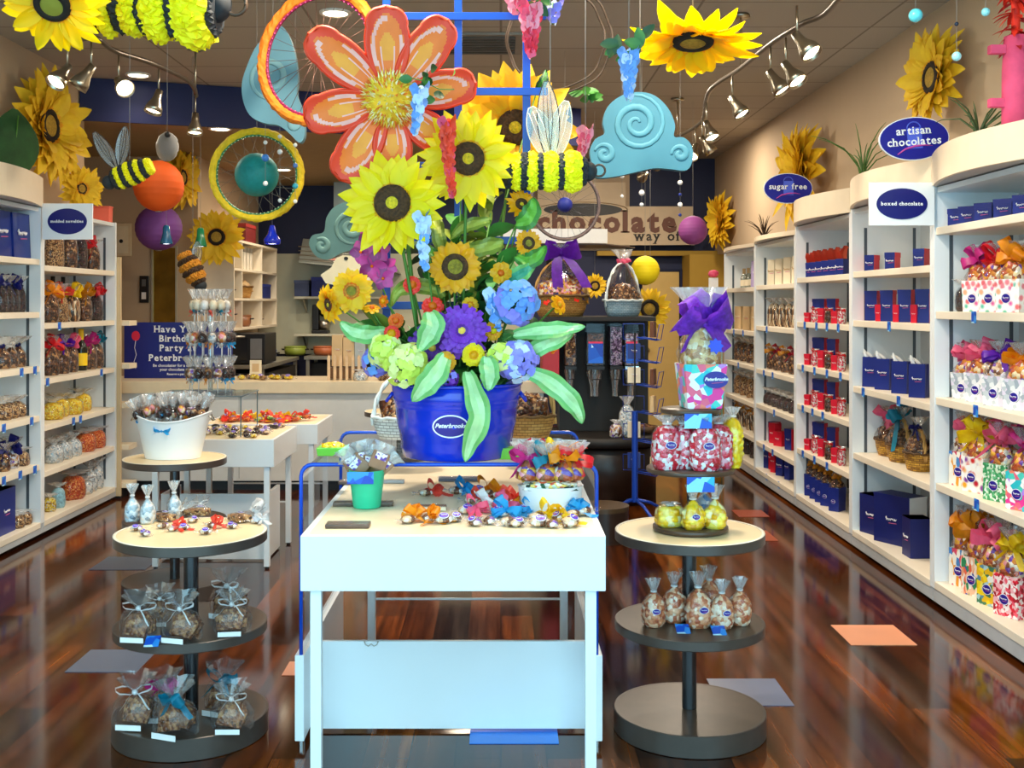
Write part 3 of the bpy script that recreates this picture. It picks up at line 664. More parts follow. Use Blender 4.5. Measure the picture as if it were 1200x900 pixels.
def ruff(mb, z0, r0, h, r1, mat=0, seed=0, n=26, sy=1):
    """gathered cellophane above the tie"""
    ph = seed * 1.3
    lathe(mb, [(r0, z0), (r0 * 1.3, z0 + h * .2), (r1 * .75, z0 + h * .6), (r1, z0 + h)], n, mat, None, True,
          lambda a, z: 1 + .28 * math.sin(a * 5 + ph + z * 30) * min(1, (z - z0) / h + .1) + .12 * math.sin(a * 11 + ph), cap=False, sy=sy)

# ------------------------------------------------------------------ kits
def lumps(name, cols, rough=.35, coat=0): return [plain('%s_%d' % (name, i), c, rough, var=.06, coat=coat) for i, c in enumerate(cols)]
L_RED = lumps('candy_red', ['#d3132c', '#f7eef0', '#e23b52', '#b80c24', '#f4b9c4', '#f05c78', '#ffffff', '#d81a34'], .25, .3); L_POP = lumps('popcorn_lump', ['#d98a5c', '#f0c09a', '#c46a40', '#f6dcc4', '#b85a36', '#e8a47a'], .4)
L_YEL = lumps('candy_yellow', ['#ffd400', '#f7c400', '#ffec4a', '#ffdf1a'], .22, .4); L_GOLD = lumps('candy_gold', ['#ffd21a', '#e0a810', '#ffe85a', '#f2c41a', '#fff3b0'], .25, .3)
def lumpy(prof, w, d, size, wob=None, seed=0, amp=.55, nu=96, nv=64, npal=6):
    """a filled bag surface swelling over every single sweet inside"""
    vs, fs, ms = [], [], []; L = [0]
    for i in range(len(prof) - 1): L.append(L[-1] + math.hypot((prof[i + 1][0] - prof[i][0]) * w, prof[i + 1][1] - prof[i][1]))
    for j in range(nv + 1):
        t = L[-1] * j / nv; i = max(k for k in range(len(L)) if L[k] <= t + 1e-9); i = min(i, len(prof) - 2); s = (t - L[i]) / max(1e-9, L[i + 1] - L[i]); r = prof[i][0] * (1 - s) + prof[i + 1][0] * s; z = prof[i][1] * (1 - s) + prof[i + 1][1] * s
        for k in range(nu):
            a = 2 * PI * k / nu; q = r * (wob(a, z) if wob else 1); p = Vector((q * math.cos(a) * w, q * math.sin(a) * d, z)); dd, pp = noise.voronoi(p / size + Vector((seed * 7.3, 0, 0)))
            h = max(0, 1 - dd[0] * 1.15) * amp * size * min(1, 4 * j / nv, 4 * (nv - j) / nv); n = Vector((math.cos(a), math.sin(a), .15)); vs.append(p + n * (h - .3 * amp * size)); ms.append(int((math.sin(pp[0].x * 12.9898 + pp[0].y * 78.233 + pp[0].z * 37.719) * 43758.5453) % 1 * npal))
    mb = MB(); mb.v = [tuple(v) for v in vs]
    for j in range(nv):
        for k in range(nu): mb.f.append((j * nu + k, j * nu + (k + 1) % nu, (j + 1) * nu + (k + 1) % nu, (j + 1) * nu + k)); mb.m.append(ms[j * nu + k]); mb.s.append(True)
    return mb
def k_navy_box(w, d, h, side=None, bow=None, mark=.09, body=None, lid=.3):
    def f():
        b = MB(); B = body or P_NAVY; sd = side or B
        hb = h * (1 - lid)
        box(b, -w / 2 + .002, w / 2 - .002, -d / 2 + .002, d / 2 - .002, 0, hb, mats=[0, 0, 0, 1, 0, 1]); out = [('box_body', b.mesh('box_body', [B, sd], .002), -1)]
        b = MB(); box(b, -w / 2, w / 2, -d / 2, d / 2, hb, h, mats=[0, 0, 0, 1, 0, 1]); out.append(('lid', b.mesh('lid', [B, sd], .002), -1))
        b = MB(); add_mark(b, 0, -d / 2 - .0015, h * .5, mark); out.append(('emblem', b.mesh('emblem', [P_INK, P_PINKINK]), -1))
        if bow:
            b = MB(); add_bow(b, (0, 0, h + .015), bow[1], 0, 4, 2, 3, .3); out.append(('bow', b.mesh('bow', RIB[bow[0]]), -1))
        return out
    return f
def k_tissue_box(w, d, h):
    def f():
        b = MB(); rbox(b, w, d, h, 0, 0, 1.06); o = [('box_body', b.mesh('box_body', P_NAVY, .002), -1)]
        b = MB(); rn = random.Random(4)
        for i in range(9):
            x = (i / 8 - .5) * w * .8; add_ribbon(b, [(x, 0, h * .9), (x + rn.uniform(-.01, .01), rn.uniform(-.02, .02), h * 1.35), (x + rn.uniform(-.02, .02), rn.uniform(-.03, .03), h * rn.uniform(1.6, 1.85))], [.02, .03, .018], 0)
        o.append(('tissue', b.mesh('tissue', P_CORAL), -1))
        b = MB(); add_mark(b, 0, -d / 2 * 1.04 - .002, h * .5, .06); o.append(('emblem', b.mesh('emblem', [P_INK, P_PINKINK]), -1)); return o
    return f
def k_carry(w, d, h, col, tissue=None, mark=.09, handles=True, markmat=None):
    """paper carrier: folded gusset sides, twisted handles, tissue peeping out"""
    def f():
        b = MB(); v = [(-w / 2, -d / 2, 0), (w / 2, -d / 2, 0), (w / 2, d / 2, 0), (-w / 2, d / 2, 0), (-w / 2, -d * .4, h), (w / 2, -d * .4, h), (w / 2, d * .4, h), (-w / 2, d * .4, h), (w / 2 * .9, 0, h * .98), (-w / 2 * .9, 0, h * .98), (w / 2, 0, h * .3), (-w / 2, 0, h * .3)]
        b.add(v, [(0, 3, 2, 1), (0, 1, 5, 4), (2, 3, 7, 6), (1, 10, 8, 5), (10, 2, 6, 8), (1, 2, 10), (3, 11, 9, 7), (11, 0, 4, 9), (3, 0, 11), (4, 5, 8, 9), (9, 8, 6, 7)])
        o = [('paper_bag', b.mesh('paper_bag', col), -1)]
        if handles:
            for s in (-1, 1):
                b = MB(); tube(b, [(-w * .2, s * d * .38, h), (-w * .18, s * d * .36, h + w * .22), (0, s * d * .33, h + w * .3), (w * .18, s * d * .36, h + w * .22), (w * .2, s * d * .38, h)], .003, 5); o.append(('handle', b.mesh('handle', markmat or P_INK), 0))
        if tissue:
            b = MB(); rn = random.Random(9)
            for i in range(5): petal(b, T((i - 2) * w * .16, rn.uniform(-.01, .01), h * .93) @ Ry(-PI / 2 + rn.uniform(-.5, .5)) @ Rx(rn.uniform(-1, 1)), h * .34, w * .13, mat=0, curl=.2)
            o.append(('tissue', b.mesh('tissue', tissue), -1))
        b = MB(); add_mark(b, 0, -d / 2 * .93 - .003, h * .55, mark, 0, 1); o.append(('emblem', b.mesh('emblem', [markmat or P_INK, P_PINKINK]), -1)); return o
    return f
def k_bag(w, d, h, content, fill=.6, bow=None, sticker=False, seed=0, ruffw=.5, neck=.14, cello=None, lump=0):
    """cellophane bag of sweets, gathered and tied"""
    def f():
        zf = h * fill; zn = h * (fill + (1 - fill) * .38); rn = random.Random(seed)
        wob = lambda a, z: 1 + .05 * math.sin(a * 3 + seed) + .06 * noise.noise(Vector((math.cos(a) * 2, math.sin(a) * 2, z * 12 + seed)))
        pf = [(.40, 0), (.47, zf * .12), (.48, zf * .5), (.43, zf * .85), (.3, zf * 1.02), (neck * .7, zn - .004)]
        if lump: b = lumpy(pf, w, d, lump, wob, seed, npal=len(content))
        else: b = MB(); lathe(b, pf, 20, 0, None, True, wob, sx=w, sy=d)
        o = [('contents', b.mesh('contents', content), -1)]
        b = MB(); lathe(b, [(.43, .001), (.5, zf * .12), (.51, zf * .5), (.47, zf * .85), (.36, zf * 1.03), (neck, zn)], 20, 0, None, True, wob, cap=False, sx=w, sy=d)
        ruff(b, zn, neck * w, h - zn, w * ruffw, 1, seed, 22, min(1.3, d / w + .2)); o.append(('cellophane', b.mesh('cellophane', [cello or M_CELLO, M_RUFF]), -1))
        b = MB()
        if bow: add_bow(b, (0, -d * neck * .8, zn), bow[1], 0, bow[2] if len(bow) > 2 else 4, 2, seed + 1); o.append(('bow', b.mesh('bow', RIB[bow[0]]), -1))
        else: tube(b, [(neck * w * 1.05 * math.cos(a * PI / 6), neck * d * 1.05 * math.sin(a * PI / 6), zn) for a in range(12)], .004, 5, closed=True); o.append(('tie', b.mesh('tie', RIB['white']), -1))
        if sticker:
            b = MB(); add_logo(b, w * .06, -d * .515, zf * .62, w * .17, w * .12); o.append(('sticker', b.mesh('sticker', LOGO_M), -1))
        return o
    return f
def k_printed(w, d, h, pm, bow, content, logo=True, seed=0, top=.9, tw=1.08, side=None):
    """printed gift box heaped with sweets under a cellophane hood with a bow"""
    def f():
        b = MB(); rbox(b, w, d, h, 0, 0, tw); o = [('printed_box', b.mesh('printed_box', pm, .002), -1)]
        b = MB(); heap(b, w * tw * .94, d * tw * .94, h * .96, h * top * .62, 0, seed, .3); o.append(('contents', b.mesh('contents', content), -1))
        b = MB(); zt = h * (1 + top * .72)
        a, c = w * tw / 2, d * tw / 2; n = 20; vs = []; fs = []
        for j, (k, z) in enumerate(((1.01, h * .99), (1.0, h * 1.12), (.78, h * (1 + top * .45)), (.36, h * (1 + top * .68)), (.14, zt))):
            for i in range(n):
                an = 2 * PI * i / n; ca, sa = math.cos(an), math.sin(an); sq = 1 / max(abs(ca), abs(sa)); q = (sq if j < 2 else 1) * (1 + (.07 * math.sin(an * 5 + seed) if j > 1 else 0))
                vs.append((a * k * q * ca, c * k * q * sa, z))
        for j in range(4):
            for i in range(n): fs.append((j * n + i, j * n + (i + 1) % n, (j + 1) * n + (i + 1) % n, (j + 1) * n + i))
        b.add(vs, fs, 0, True); ruff(b, zt, a * .15, h * top * .55, a * .75, 1, seed); o.append(('cellophane', b.mesh('cellophane', [M_CELLO, M_RUFF]), -1))
        if bow: b = MB(); add_bow(b, (0, -c * .16, zt), bow[1], 0, 6, 2, seed + 2, .55, .42); o.append(('bow', b.mesh('bow', RIB[bow[0]]), -1))
        if logo:
            b = MB(); add_logo(b, -w * .02, -d * (.5 + .04 * .4) - .002, h * .42, w * .2, w * .19 * .95); o.append(('sticker', b.mesh('sticker', LOGO_M), -1))
        return o
    return f
def weave(name, c1, c2, s=120):
    if name in _M: return _M[name]
    m, nt, b = new_mat(name); br = nt.nodes.new('ShaderNodeTexBrick'); br.offset = .5
    for k, v in (('Scale', 1), ('Brick Width', .034), ('Row Height', .012), ('Mortar Size', .0018), ('Mortar Smooth', .6)): br.inputs[k].default_value = v
    br.inputs['Color1'].default_value = lin(c1); br.inputs['Color2'].default_value = lin(c2); br.inputs['Mortar'].default_value = tuple(x * .35 for x in lin(c2)[:3]) + (1,)
    nt.links.new(coords(nt, 'UV'), br.inputs['Vector'])
    nt.links.new(br.outputs['Color'], b.inputs['Base Color']); bump(nt, b, br.outputs['Fac'], -.8, .006); setin(b, 'Roughness', .6); _M[name] = m; return m
def uv_cyl(me, r):
    uv = me.uv_layers.new(name='UVMap')
    for p in me.polygons:
        an = [math.atan2(me.vertices[me.loops[l].vertex_index].co.y, me.vertices[me.loops[l].vertex_index].co.x) for l in p.loop_indices]
        if max(an) - min(an) > PI: an = [a + 2 * PI if a < 0 else a for a in an]
        for l, a in zip(p.loop_indices, an): uv.data[l].uv = (a * r, me.vertices[me.loops[l].vertex_index].co.z)
    return me
WV_TAN = weave('tan_wicker', '#c79a55', '#a87838'); WV_GOLD = weave('gold_wicker', '#d9a63a', '#8a5a18'); WV_BLUE = weave('pale_blue_wicker', '#b4cdd8', '#8fb0c2')
def k_basket(r, h, wv, content, bow, hh, seed=0, hcol=None, cone=True, sy=.8, flare=1.25, tails=False):
    def f():
        b = MB(); lathe(b, [(r * .2, 0), (r * .78, .001), (r * .9, h * .4), (r, h), (r * 1.03, h * 1.02), (r * .95, h), (r * .85, h * .5)], 32, cap=False, sy=sy); o = [('wicker_bowl', uv_cyl(b.mesh('wicker_bowl', wv), r), -1)]
        b = MB(); tube(b, [(r * 1.01 * math.cos(i * PI / 16), r * sy * 1.01 * math.sin(i * PI / 16), h + .004 * math.sin(i * 4)) for i in range(32)], h * .07, 6, closed=True); o.append(('rim', b.mesh('rim', hcol or wv), 0))
        b = MB()
        for ph in (0, PI):
            tube(b, [(r * .97 * math.cos(PI * i / 24) + .006 * math.cos(i * 1.1 + ph), .006 * math.sin(i * 1.1 + ph), h * .6 + hh * math.sin(PI * i / 24)) for i in range(25)], .0065, 6)
        o.append(('handle', b.mesh('handle', hcol or plain('twisted_cane', '#c79a55', .6, var=.2)), -1))
        b = MB(); heap(b, r * 1.7, r * 1.7 * sy, h * .75, h * .7 + hh * .18, 0, seed, .4); o.append(('contents', b.mesh('contents', content), -1))
        if cone:
            b = MB(); lathe(b, [(r * 1.02, h * .98), (r * .95, h * 1.3), (r * .5, h + hh * .6), (r * .12, h + hh * .86)], 24, 0, None, True, lambda a, z: 1 + .06 * math.sin(a * 6 + seed), cap=False, sy=sy)
            ruff(b, h + hh * .86, r * .12, hh * .3, r * .42, 1, seed); o.append(('cellophane', b.mesh('cellophane', [M_CELLO, M_RUFF]), -1))
        if bow: b = MB(); add_bow(b, (0, -.02, h * .6 + hh + .01), bow[1], 0, 4, 2, seed + 5, 1.1, .36); o.append(('bow', b.mesh('bow', RIB[bow[0]]), -1))
        return o
    return f
def k_bottle(r, h, glass, labelm, cap):
    def f():
        b = MB(); lathe(b, [(r * .9, 0), (r, h * .03), (r, h * .52), (r * .8, h * .62), (r * .36, h * .74), (r * .32, h * .93), (r * .4, h * .95)], 18, cap=True); o = [('bottle_glass', b.mesh('bottle_glass', glass), -1)]
        b = MB(); lathe(b, [(r * 1.02, h * .12), (r * 1.02, h * .42)], 18, cap=False); o.append(('bottle_label', b.mesh('bottle_label', labelm), -1))
        b = MB(); lathe(b, [(r * .43, h * .74), (r * .4, h * .9), (r * .44, h * .92), (r * .44, h), (0, h)], 14, cap=False); o.append(('foil', b.mesh('foil', cap), -1)); return o
    return f
def k_pouch(w, h, content, seed=0, bowc=None):
    """flat wrapped piece lying on its back: chocolate bark in a clear sleeve with a gathered end"""
    def f():
        rn = random.Random(seed); b = MB(); z = .012
        prism(b, [(-w * .42, -h * .34), (w * .4, -h * .36), (w * .44, h * .1), (w * .2, h * .22), (-w * .36, h * .18)], .003, z + .01); o = [('bark', b.mesh('bark', content, .003), -1)]
        b = MB(); grid_surface(b, lambda u, v: ((u - .5) * w * (1 if v < .6 else 1 - (v - .6) * 1.6), (v - .45) * h, (z + .016) * min(1, 6 * u * (1 - u) + .0) * min(1, 9 * v * (1.0 - v) + .1) + .006 * noise.noise(Vector((u * 6, v * 6, seed)))), 12, 12)
        ruff(b, 0, .012, h * .42, w * .3, 0, seed)
        o.append(('cellophane', b.mesh('cellophane', M_CELLO), -1)); me = o[-1][1]
        for v in me.vertices[169:]: x, y, zz = v.co; v.co = (x, h * .45 + zz * .75, .02 + abs(y) * .8 + zz * .5)
        b = MB(); add_bow(b, (0, h * .44, z + .02), w * (.8 if bowc else .55), 0, 3 if bowc else 2, 2, seed, .2, .3 if bowc else .1); o.append(('ribbon', b.mesh('ribbon', RIB[bowc or 'white']), -1))
        b = MB(); add_logo(b, w * .1, 0, 0, w * .13, w * .1); me = b.mesh('sticker', LOGO_M)
        for v in me.vertices: x, y, zz = v.co; v.co = (x, zz - h * .12, .034 - y)
        o.append(('sticker', me, -1)); return o
    return f
def k_bark(w, h, content, seed=0, bowc=None):
    """upright clear bag of broken bark standing on a display tier"""
    def f():
        b = MB(); rn = random.Random(seed)
        for i in range(5):
            M = T(rn.uniform(-w * .1, w * .1), (i - 2) * w * .1, h * .11) @ Ry(rn.uniform(-.25, .25)) @ Rx(rn.uniform(-.5, .1) - .2)
            a = w * rn.uniform(.6, .8); c = h * rn.uniform(.42, .56)
            prism(b, [(-a / 2, 0), (a * .45, .004), (a / 2, c * .7), (a * .1, c), (-a * .46, c * .8)], -.006, .006, 0, M @ Rx(PI / 2))
        o = [('bark', b.mesh('bark', content, .002), -1)]
        wob = lambda a, z: 1 + .1 * noise.noise(Vector((math.cos(a) * 2, math.sin(a) * 2, z * 14 + seed))) + .05 * math.sin(a * 4 + seed)
        b = MB(); lathe(b, [(.46, .001), (.56, h * .08), (.58, h * .4), (.44, h * .6), (.12, h * .7)], 20, 0, None, True, wob, cap=False, sx=w, sy=w * .72)
        ruff(b, h * .7, w * .12, h * .34, w * .42, 1, seed); o.append(('cellophane', b.mesh('cellophane', [M_CELLO, M_RUFF2]), -1))
        b = MB(); add_bow(b, (0, -w * .1, h * .7), w * .75, 0, 3 if bowc else 2, 2, seed, .5, .3 if bowc else .09); o.append(('ribbon', b.mesh('ribbon', RIB[bowc or 'white']), -1))
        b = MB(); box(b, -w * .36, w * .3, -w * .43, -w * .42, .003, h * .13); o.append(('bag_label', b.mesh('bag_label', P_TISS), -1)); return o
    return f

# ------------------------------------------------------------------ rows on the shelves
def row(u, k, items, name, desc, cat, back=None):
    """items: list of (photo column of its middle, kit key, maker, extra dict); front faces the aisle; first is nearest"""
    side = 1 if u in 'ABCDE' else -1; z = SH[u][k] + .0005; out = []
    items = sorted(items, key=lambda q: -q[0] if side > 0 else q[0])
    mks = {it[1]: it[2] for it in items if it[2]}
    k0 = {'A': 0, 'B': 1, 'C': 2, 'D': 3, 'E': 4}.get(u); ya, yb = (YR[k0], YR[k0 + 1]) if side > 0 else (5.9, 7.31) if u == 'F' else (7.31, 8.72)
    L = []
    for it in items:
        ex = it[3] if len(it) > 3 else {}; xo = ex.get('x', .12); X = (2.2 + xo) if side > 0 else -(3.02 + xo)
        kk = kit(it[1], it[2] or mks.get(it[1])); rot = (-PI / 2 if side > 0 else PI / 2) + ex.get('yaw', .4 if u == 'A' else .5 if u in 'DE' else 0)
        vs = kk[0][1].vertices; w = max(abs(v.co.x) for v in vs); d = max(abs(v.co.y) for v in vs)
        L.append([F * X / (it[0] + {'E': 9, 'D': 4}.get(u, 0) - PX), w * abs(math.sin(rot)) + d * abs(math.cos(rot)) + .003, xo, X, rot, kk, ex])
    for q in range(len(L) - 1, -1, -1):              # settle the goods side by side between the two end panels
        lim = yb - .036 - L[q][1]
        for r in range(q + 1, len(L)):
            if abs(L[r][2] - L[q][2]) < .1: lim = min(lim, L[r][0] - L[r][1] - L[q][1])
        L[q][0] = min(L[q][0], lim)
    for q in range(len(L)):
        lim = ya + .036 + L[q][1]
        for r in range(q):
            if abs(L[r][2] - L[q][2]) < .1: lim = max(lim, L[r][0] + L[r][1] + L[q][1])
        L[q][0] = max(L[q][0], lim)
    for i, (y, hy, xo, X, rot, kk, ex) in enumerate(L):
        nm, ds, ct = ex.get('name', name), ex.get('desc', desc), ex.get('cat', cat)
        pos = '' if len(items) == 1 else (f", {ORD[i]} from front")
        lb = f"{ds}{pos}, {SHN[len(SH[u])][k]} of {UN[u]}"
        out.append(place(kk, nm, lb, ct, (X, y, z), rot, f"{desc} row, {SHN[len(SH[u])][k]} of {UN[u]}", ex.get('s', 1)))
    return out
def same(pxs, key, mk, **ex): return [(p, key, mk, ex) for p in pxs]

# --- nearest aisle cabinet
row('A', 4, same([1118, 1136, 1157, 1180, 1203], 'nbox_small', k_navy_box(.085, .10, .088, mark=.05), x=.10, yaw=.75), 'gift_box', 'small navy gift box', 'gift box')
row('A', 3, [(1117, 'choc_pouch', k_bag(.15, .1, .16, C_DARK, .72, ('yellow', .05)), {'x': .13, 'name': 'sweet_bag', 'desc': 'dark bag with yellow top', 'cat': 'bag of sweets'}),
    (1139, 'flor1', k_printed(.128, .11, .15, PR_FLORAL, ('magenta', .17), C_BRT, seed=1), {'x': .12}), (1163, 'flor2', k_printed(.128, .11, .15, PR_FLORAL, ('red', .17), C_BRT, seed=2), {'x': .12}), (1190, 'flor3', k_printed(.128, .11, .15, PR_FLORAL, ('orange', .18), C_BRT, seed=3), {'x': .12})], 'gift_box', 'floral box with cellophane and bow', 'gift box')
row('A', 2, [(1126, 'slv1', k_printed(.128, .11, .13, PR_SILV, ('pink', .16), C_BRT, seed=4, tw=1.12), {'x': .14}), (1152, 'slv2', k_printed(.128, .11, .14, PR_SILV, ('pink', .18), C_BRT, seed=5, tw=1.12), {'x': .13}), (1175, 'slv3', k_printed(.128, .11, .14, PR_SILV, ('purple', .16), C_MIX, seed=6, tw=1.12), {'x': .13}), (1200, 'slv4', k_printed(.128, .11, .14, PR_SILV, ('orange', .16), C_BRT, seed=7, tw=1.12), {'x': .13})], 'gift_tub', 'silver tub of sweets with bow', 'gift tub')
row('A', 1, [(1114, 'pr_cream', k_printed(.135, .115, .17, PR_CAND, ('pink', .14), C_MIX, seed=8, tw=1.0), {'x': .13, 'desc': 'cream candle-print box with cellophane'}), (1143, 'pr_redf', k_printed(.135, .115, .17, PR_REDFL, ('yellow', .19), C_BRT, seed=9, tw=1.02), {'x': .12, 'desc': 'red floral box with yellow bow'}), (1176, 'pr_green', k_printed(.135, .115, .17, PR_GREEN, ('pink', .2), C_BRT, seed=10, tw=1.0), {'x': .12, 'desc': 'green dotted box with pink bow'}), (1204, 'pr_teal', k_printed(.135, .115, .17, PR_TROPIC, ('magenta', .2), C_BRT, seed=11, tw=1.0), {'x': .12, 'desc': 'teal and pink printed box'})], 'gift_box', 'printed box', 'gift box')
row('A', 0, [(1104, 'pr_candle', k_printed(.135, .115, .185, PR_CAND, ('orange', .17), C_BRT, seed=12, tw=1.0), {'x': .13, 'desc': 'candle-print box heaped with orange sweets'}), (1130, 'pr_conf', k_printed(.135, .115, .185, PR_CONF, ('gold', .22), C_BRT, seed=13, tw=1.0), {'x': .12, 'desc': 'confetti box with amber bow'}), (1157, 'pr_lemon', k_printed(.135, .115, .185, PR_LEMON, ('pink', .22), C_BRT, seed=14, tw=1.0), {'x': .12, 'desc': 'lemon-print box with pink bow'}), (1188, 'pr_heart', k_printed(.135, .115, .185, PR_HEART, ('yellow', .17), C_BRT, seed=15, tw=1.0), {'x': .12, 'desc': 'red heart-print box heaped with sweets'})], 'gift_box', 'printed box', 'gift box')
# --- boxed chocolate cabinet
row('B', 4, same([1022, 1046, 1080], 'nbox_red', k_navy_box(.062, .09, .1, P_RED, mark=.045), x=.10, yaw=.85), 'gift_box', 'navy gift box with red sides', 'gift box')
row('B', 3, same([1020, 1041, 1062, 1083], 'nbox_tall', k_navy_box(.078, .07, .185, P_RED, mark=.045, lid=.12), x=.11, yaw=.9), 'gift_box', 'tall navy gift box', 'gift box')
row('B', 3, same([1030, 1051, 1072], 'red_candle', k_navy_box(.035, .035, .10, P_RED, mark=.02, body=P_RED, lid=.55), x=.06, yaw=.8), 'gift_box', 'slim red gift box', 'gift box')
row('B', 2, same([1019, 1036, 1056, 1077], 'nbag_tissue', k_carry(.092, .06, .185, P_NAVY, P_TISS, .055, False), x=.1, yaw=.8), 'carrier_bag', 'navy paper carrier with white tissue', 'carrier bag')
row('B', 1, [(1029, 'bask_pink', k_basket(.12, .10, WV_GOLD, C_CHOC, ('pink', .15), .17, 1), {'x': .2, 'desc': 'gold basket with pink bow'}), (1057, 'bask_teal', k_basket(.11, .10, WV_GOLD, C_CHOC, ('teal', .19), .19, 2), {'x': .17, 'desc': 'gold basket with teal bow'}), (1077, 'bask_plain', k_basket(.10, .10, WV_GOLD, C_CHOC, ('navy', .06), .17, 3), {'x': .14, 'desc': 'gold basket with navy tie'})], 'gift_basket', 'wicker basket', 'gift basket')
row('B', 0, [(1014, 'bignavy', k_navy_box(.2, .12, .24, mark=.07, body=P_NAVYD, lid=.0), {'x': .12, 'yaw': .35, 'desc': 'large navy box with emblem'}), (1041, 'bignavy2', k_navy_box(.27, .15, .29, P_TISS, mark=.08, body=P_NAVYD, lid=.04), {'x': .16, 'yaw': .5, 'desc': 'largest navy box with pale side'}), (1074, 'bignavy3', k_navy_box(.13, .12, .22, mark=.07, body=P_NAVYD, lid=.0), {'x': .13, 'desc': 'upright navy box'})], 'gift_box', 'large navy box', 'gift box')
# --- third aisle cabinet
row('C', 5, same([949, 956, 963, 970, 978, 987], 'tissue_box', k_tissue_box(.055, .08, .11), x=.1, yaw=.8), 'gift_box', 'navy box with coral tissue', 'gift box')
for kk, hts in ((4, .17), (3, .2), (2, .19), (1, .2)):
    row('C', kk, same([951, 963, 976], f'cn_{kk}', k_navy_box(.066, .06, hts, P_RED, mark=.035, lid=.15), x=.15, yaw=.85), 'gift_box', 'navy gift box with red side', 'gift box')
    row('C', kk, [(p, f'cr_{kk}_{i}', k_bag(.06, .05, hts * .62, C_RED if i % 4 == 1 else C_CHOC, .8, ('red', .05)) if i % 2 else k_navy_box(.045, .045, hts * (.4 + .1 * (i % 3)), P_RED, mark=.03, body=P_RED), {'x': .06, 'yaw': .8, 'name': 'sweet_bag' if i % 2 else 'gift_box', 'desc': 'clear bag of red sweets' if i % 2 else 'small red gift box', 'cat': 'bag of sweets' if i % 2 else 'gift box'}) for i, p in enumerate((947, 955, 963, 971, 979, 986))], 'gift_box', 'red gift', 'gift box')
row('C', 0, same([943, 951, 960, 970, 981], 'navy_cello', k_printed(.075, .1, .16, P_NAVY, ('gold', .07), C_CHOC, True, 3, .55, 1.05), x=.1, yaw=.8), 'gift_box', 'navy box heaped with chocolate under cellophane', 'gift box')
# --- fourth and farthest aisle cabinets
row('D', 5, same([902, 911, 921, 931], 'cream_bag', k_carry(.08, .06, .22, P_KRAFT, None, .07, False, P_TAN), x=.14), 'paper_bag', 'cream paper bag', 'paper bag')
row('D', 4, [(p, 'pretz%d' % (i % 2), k_bag(.09, .09, .24, C_PRET, .7, None, False, i), {'x': .13}) for i, p in enumerate((897, 905, 913, 921, 929))], 'pretzel_bag', 'clear bag of dipped pretzels', 'bag of sweets')
row('D', 3, [(p, 'dbag%d' % (i % 2), k_bag(.11, .1, .2, C_CHOC, .7, ('burgundy' if i % 2 else 'gold', .1), False, i), {'x': .13}) for i, p in enumerate((900, 909, 918, 927))], 'chocolate_bag', 'ribboned bag of chocolate pieces', 'bag of sweets')
row('D', 2, [(p, 'dsm', k_bag(.1, .1, .14, C_DARK, .6), {'x': .1}) for p in (893, 899, 906, 913, 920, 927)], 'chocolate_bag', 'small clear bag of dark chocolates', 'bag of sweets')
row('D', 1, [(891, 'dn1', k_navy_box(.08, .07, .17, P_RED, mark=.04), {'x': .15}), (900, 'dr1', k_navy_box(.08, .07, .17, P_RED, mark=.04, body=P_RED), {'x': .13, 'desc': 'red gift box'}), (911, 'dr2', k_navy_box(.10, .08, .12, P_RED, mark=.04, body=P_RED), {'x': .13, 'desc': 'low red gift box'}), (923, 'dn1', None, {'x': .15})], 'gift_box', 'navy gift box', 'gift box')
row('D', 0, [(883.5, 'dn0', k_navy_box(.06, .06, .21, mark=.04), {'x': .1}), (890, 'dr0', k_navy_box(.05, .06, .21, P_RED, mark=.04, body=P_RED), {'x': .12, 'desc': 'tall red gift box'}), (896, 'dn0', None, {'x': .12}), (903, 'dr3', k_navy_box(.06, .06, .19, P_RED, mark=.04, body=P_RED), {'x': .1, 'desc': 'red gift box'}), (912, 'db0', k_carry(.08, .06, .16, P_NAVY, P_TISS, .06), {'x': .11, 'name': 'carrier_bag', 'desc': 'navy carrier with white tissue', 'cat': 'carrier bag'}), (921, 'dn0', None, {'x': .12})], 'gift_box', 'navy gift box', 'gift box')
row('E', 5, [(p, 'ebot', k_bottle(.035, .19, clear('bottle_clear', '#e8efe8', .2, .05, .1), P_KRAFT, P_TAN), {'x': .14}) for p in (863, 868, 873)] + [(880, 'epurp', k_carry(.12, .08, .24, plain('lilac_paper', '#b8a8d8', .6), None, .06, False), {'x': .13, 'name': 'paper_bag', 'desc': 'lilac paper bag', 'cat': 'paper bag'})], 'bottle', 'clear bottle', 'bottle')
row('E', 4, [(p, 'ecream', k_carry(.09, .06, .22, P_TAN, None, .06, False, P_KRAFT), {'x': .13}) for p in (858, 868, 878)], 'paper_bag', 'tan paper bag', 'paper bag')
for kk, n in ((3, 'E3'), (2, 'E2'), (1, 'E1')):
    row('E', kk, [(p, n + str(i % 2), k_bag(.1, .09, .22, [C_PRET, C_NUT, C_CHOC][kk - 1], .72, None if kk > 1 else ('gold', .08), False, i + kk), {'x': .12}) for i, p in enumerate((855, 863, 871, 879))], 'pretzel_bag', 'clear bag of dipped pretzels' if kk == 1 else 'clear bag of brown chocolate pieces', 'bag of sweets')
row('E', 0, [(p, 'E0%d' % (i % 2), k_bag(.09, .09, .19, C_DARK, .72, None, False, i), {'x': .12}) for i, p in enumerate((852, 859, 867, 875))], 'chocolate_bag', 'clear bag of dark chocolates', 'bag of sweets')
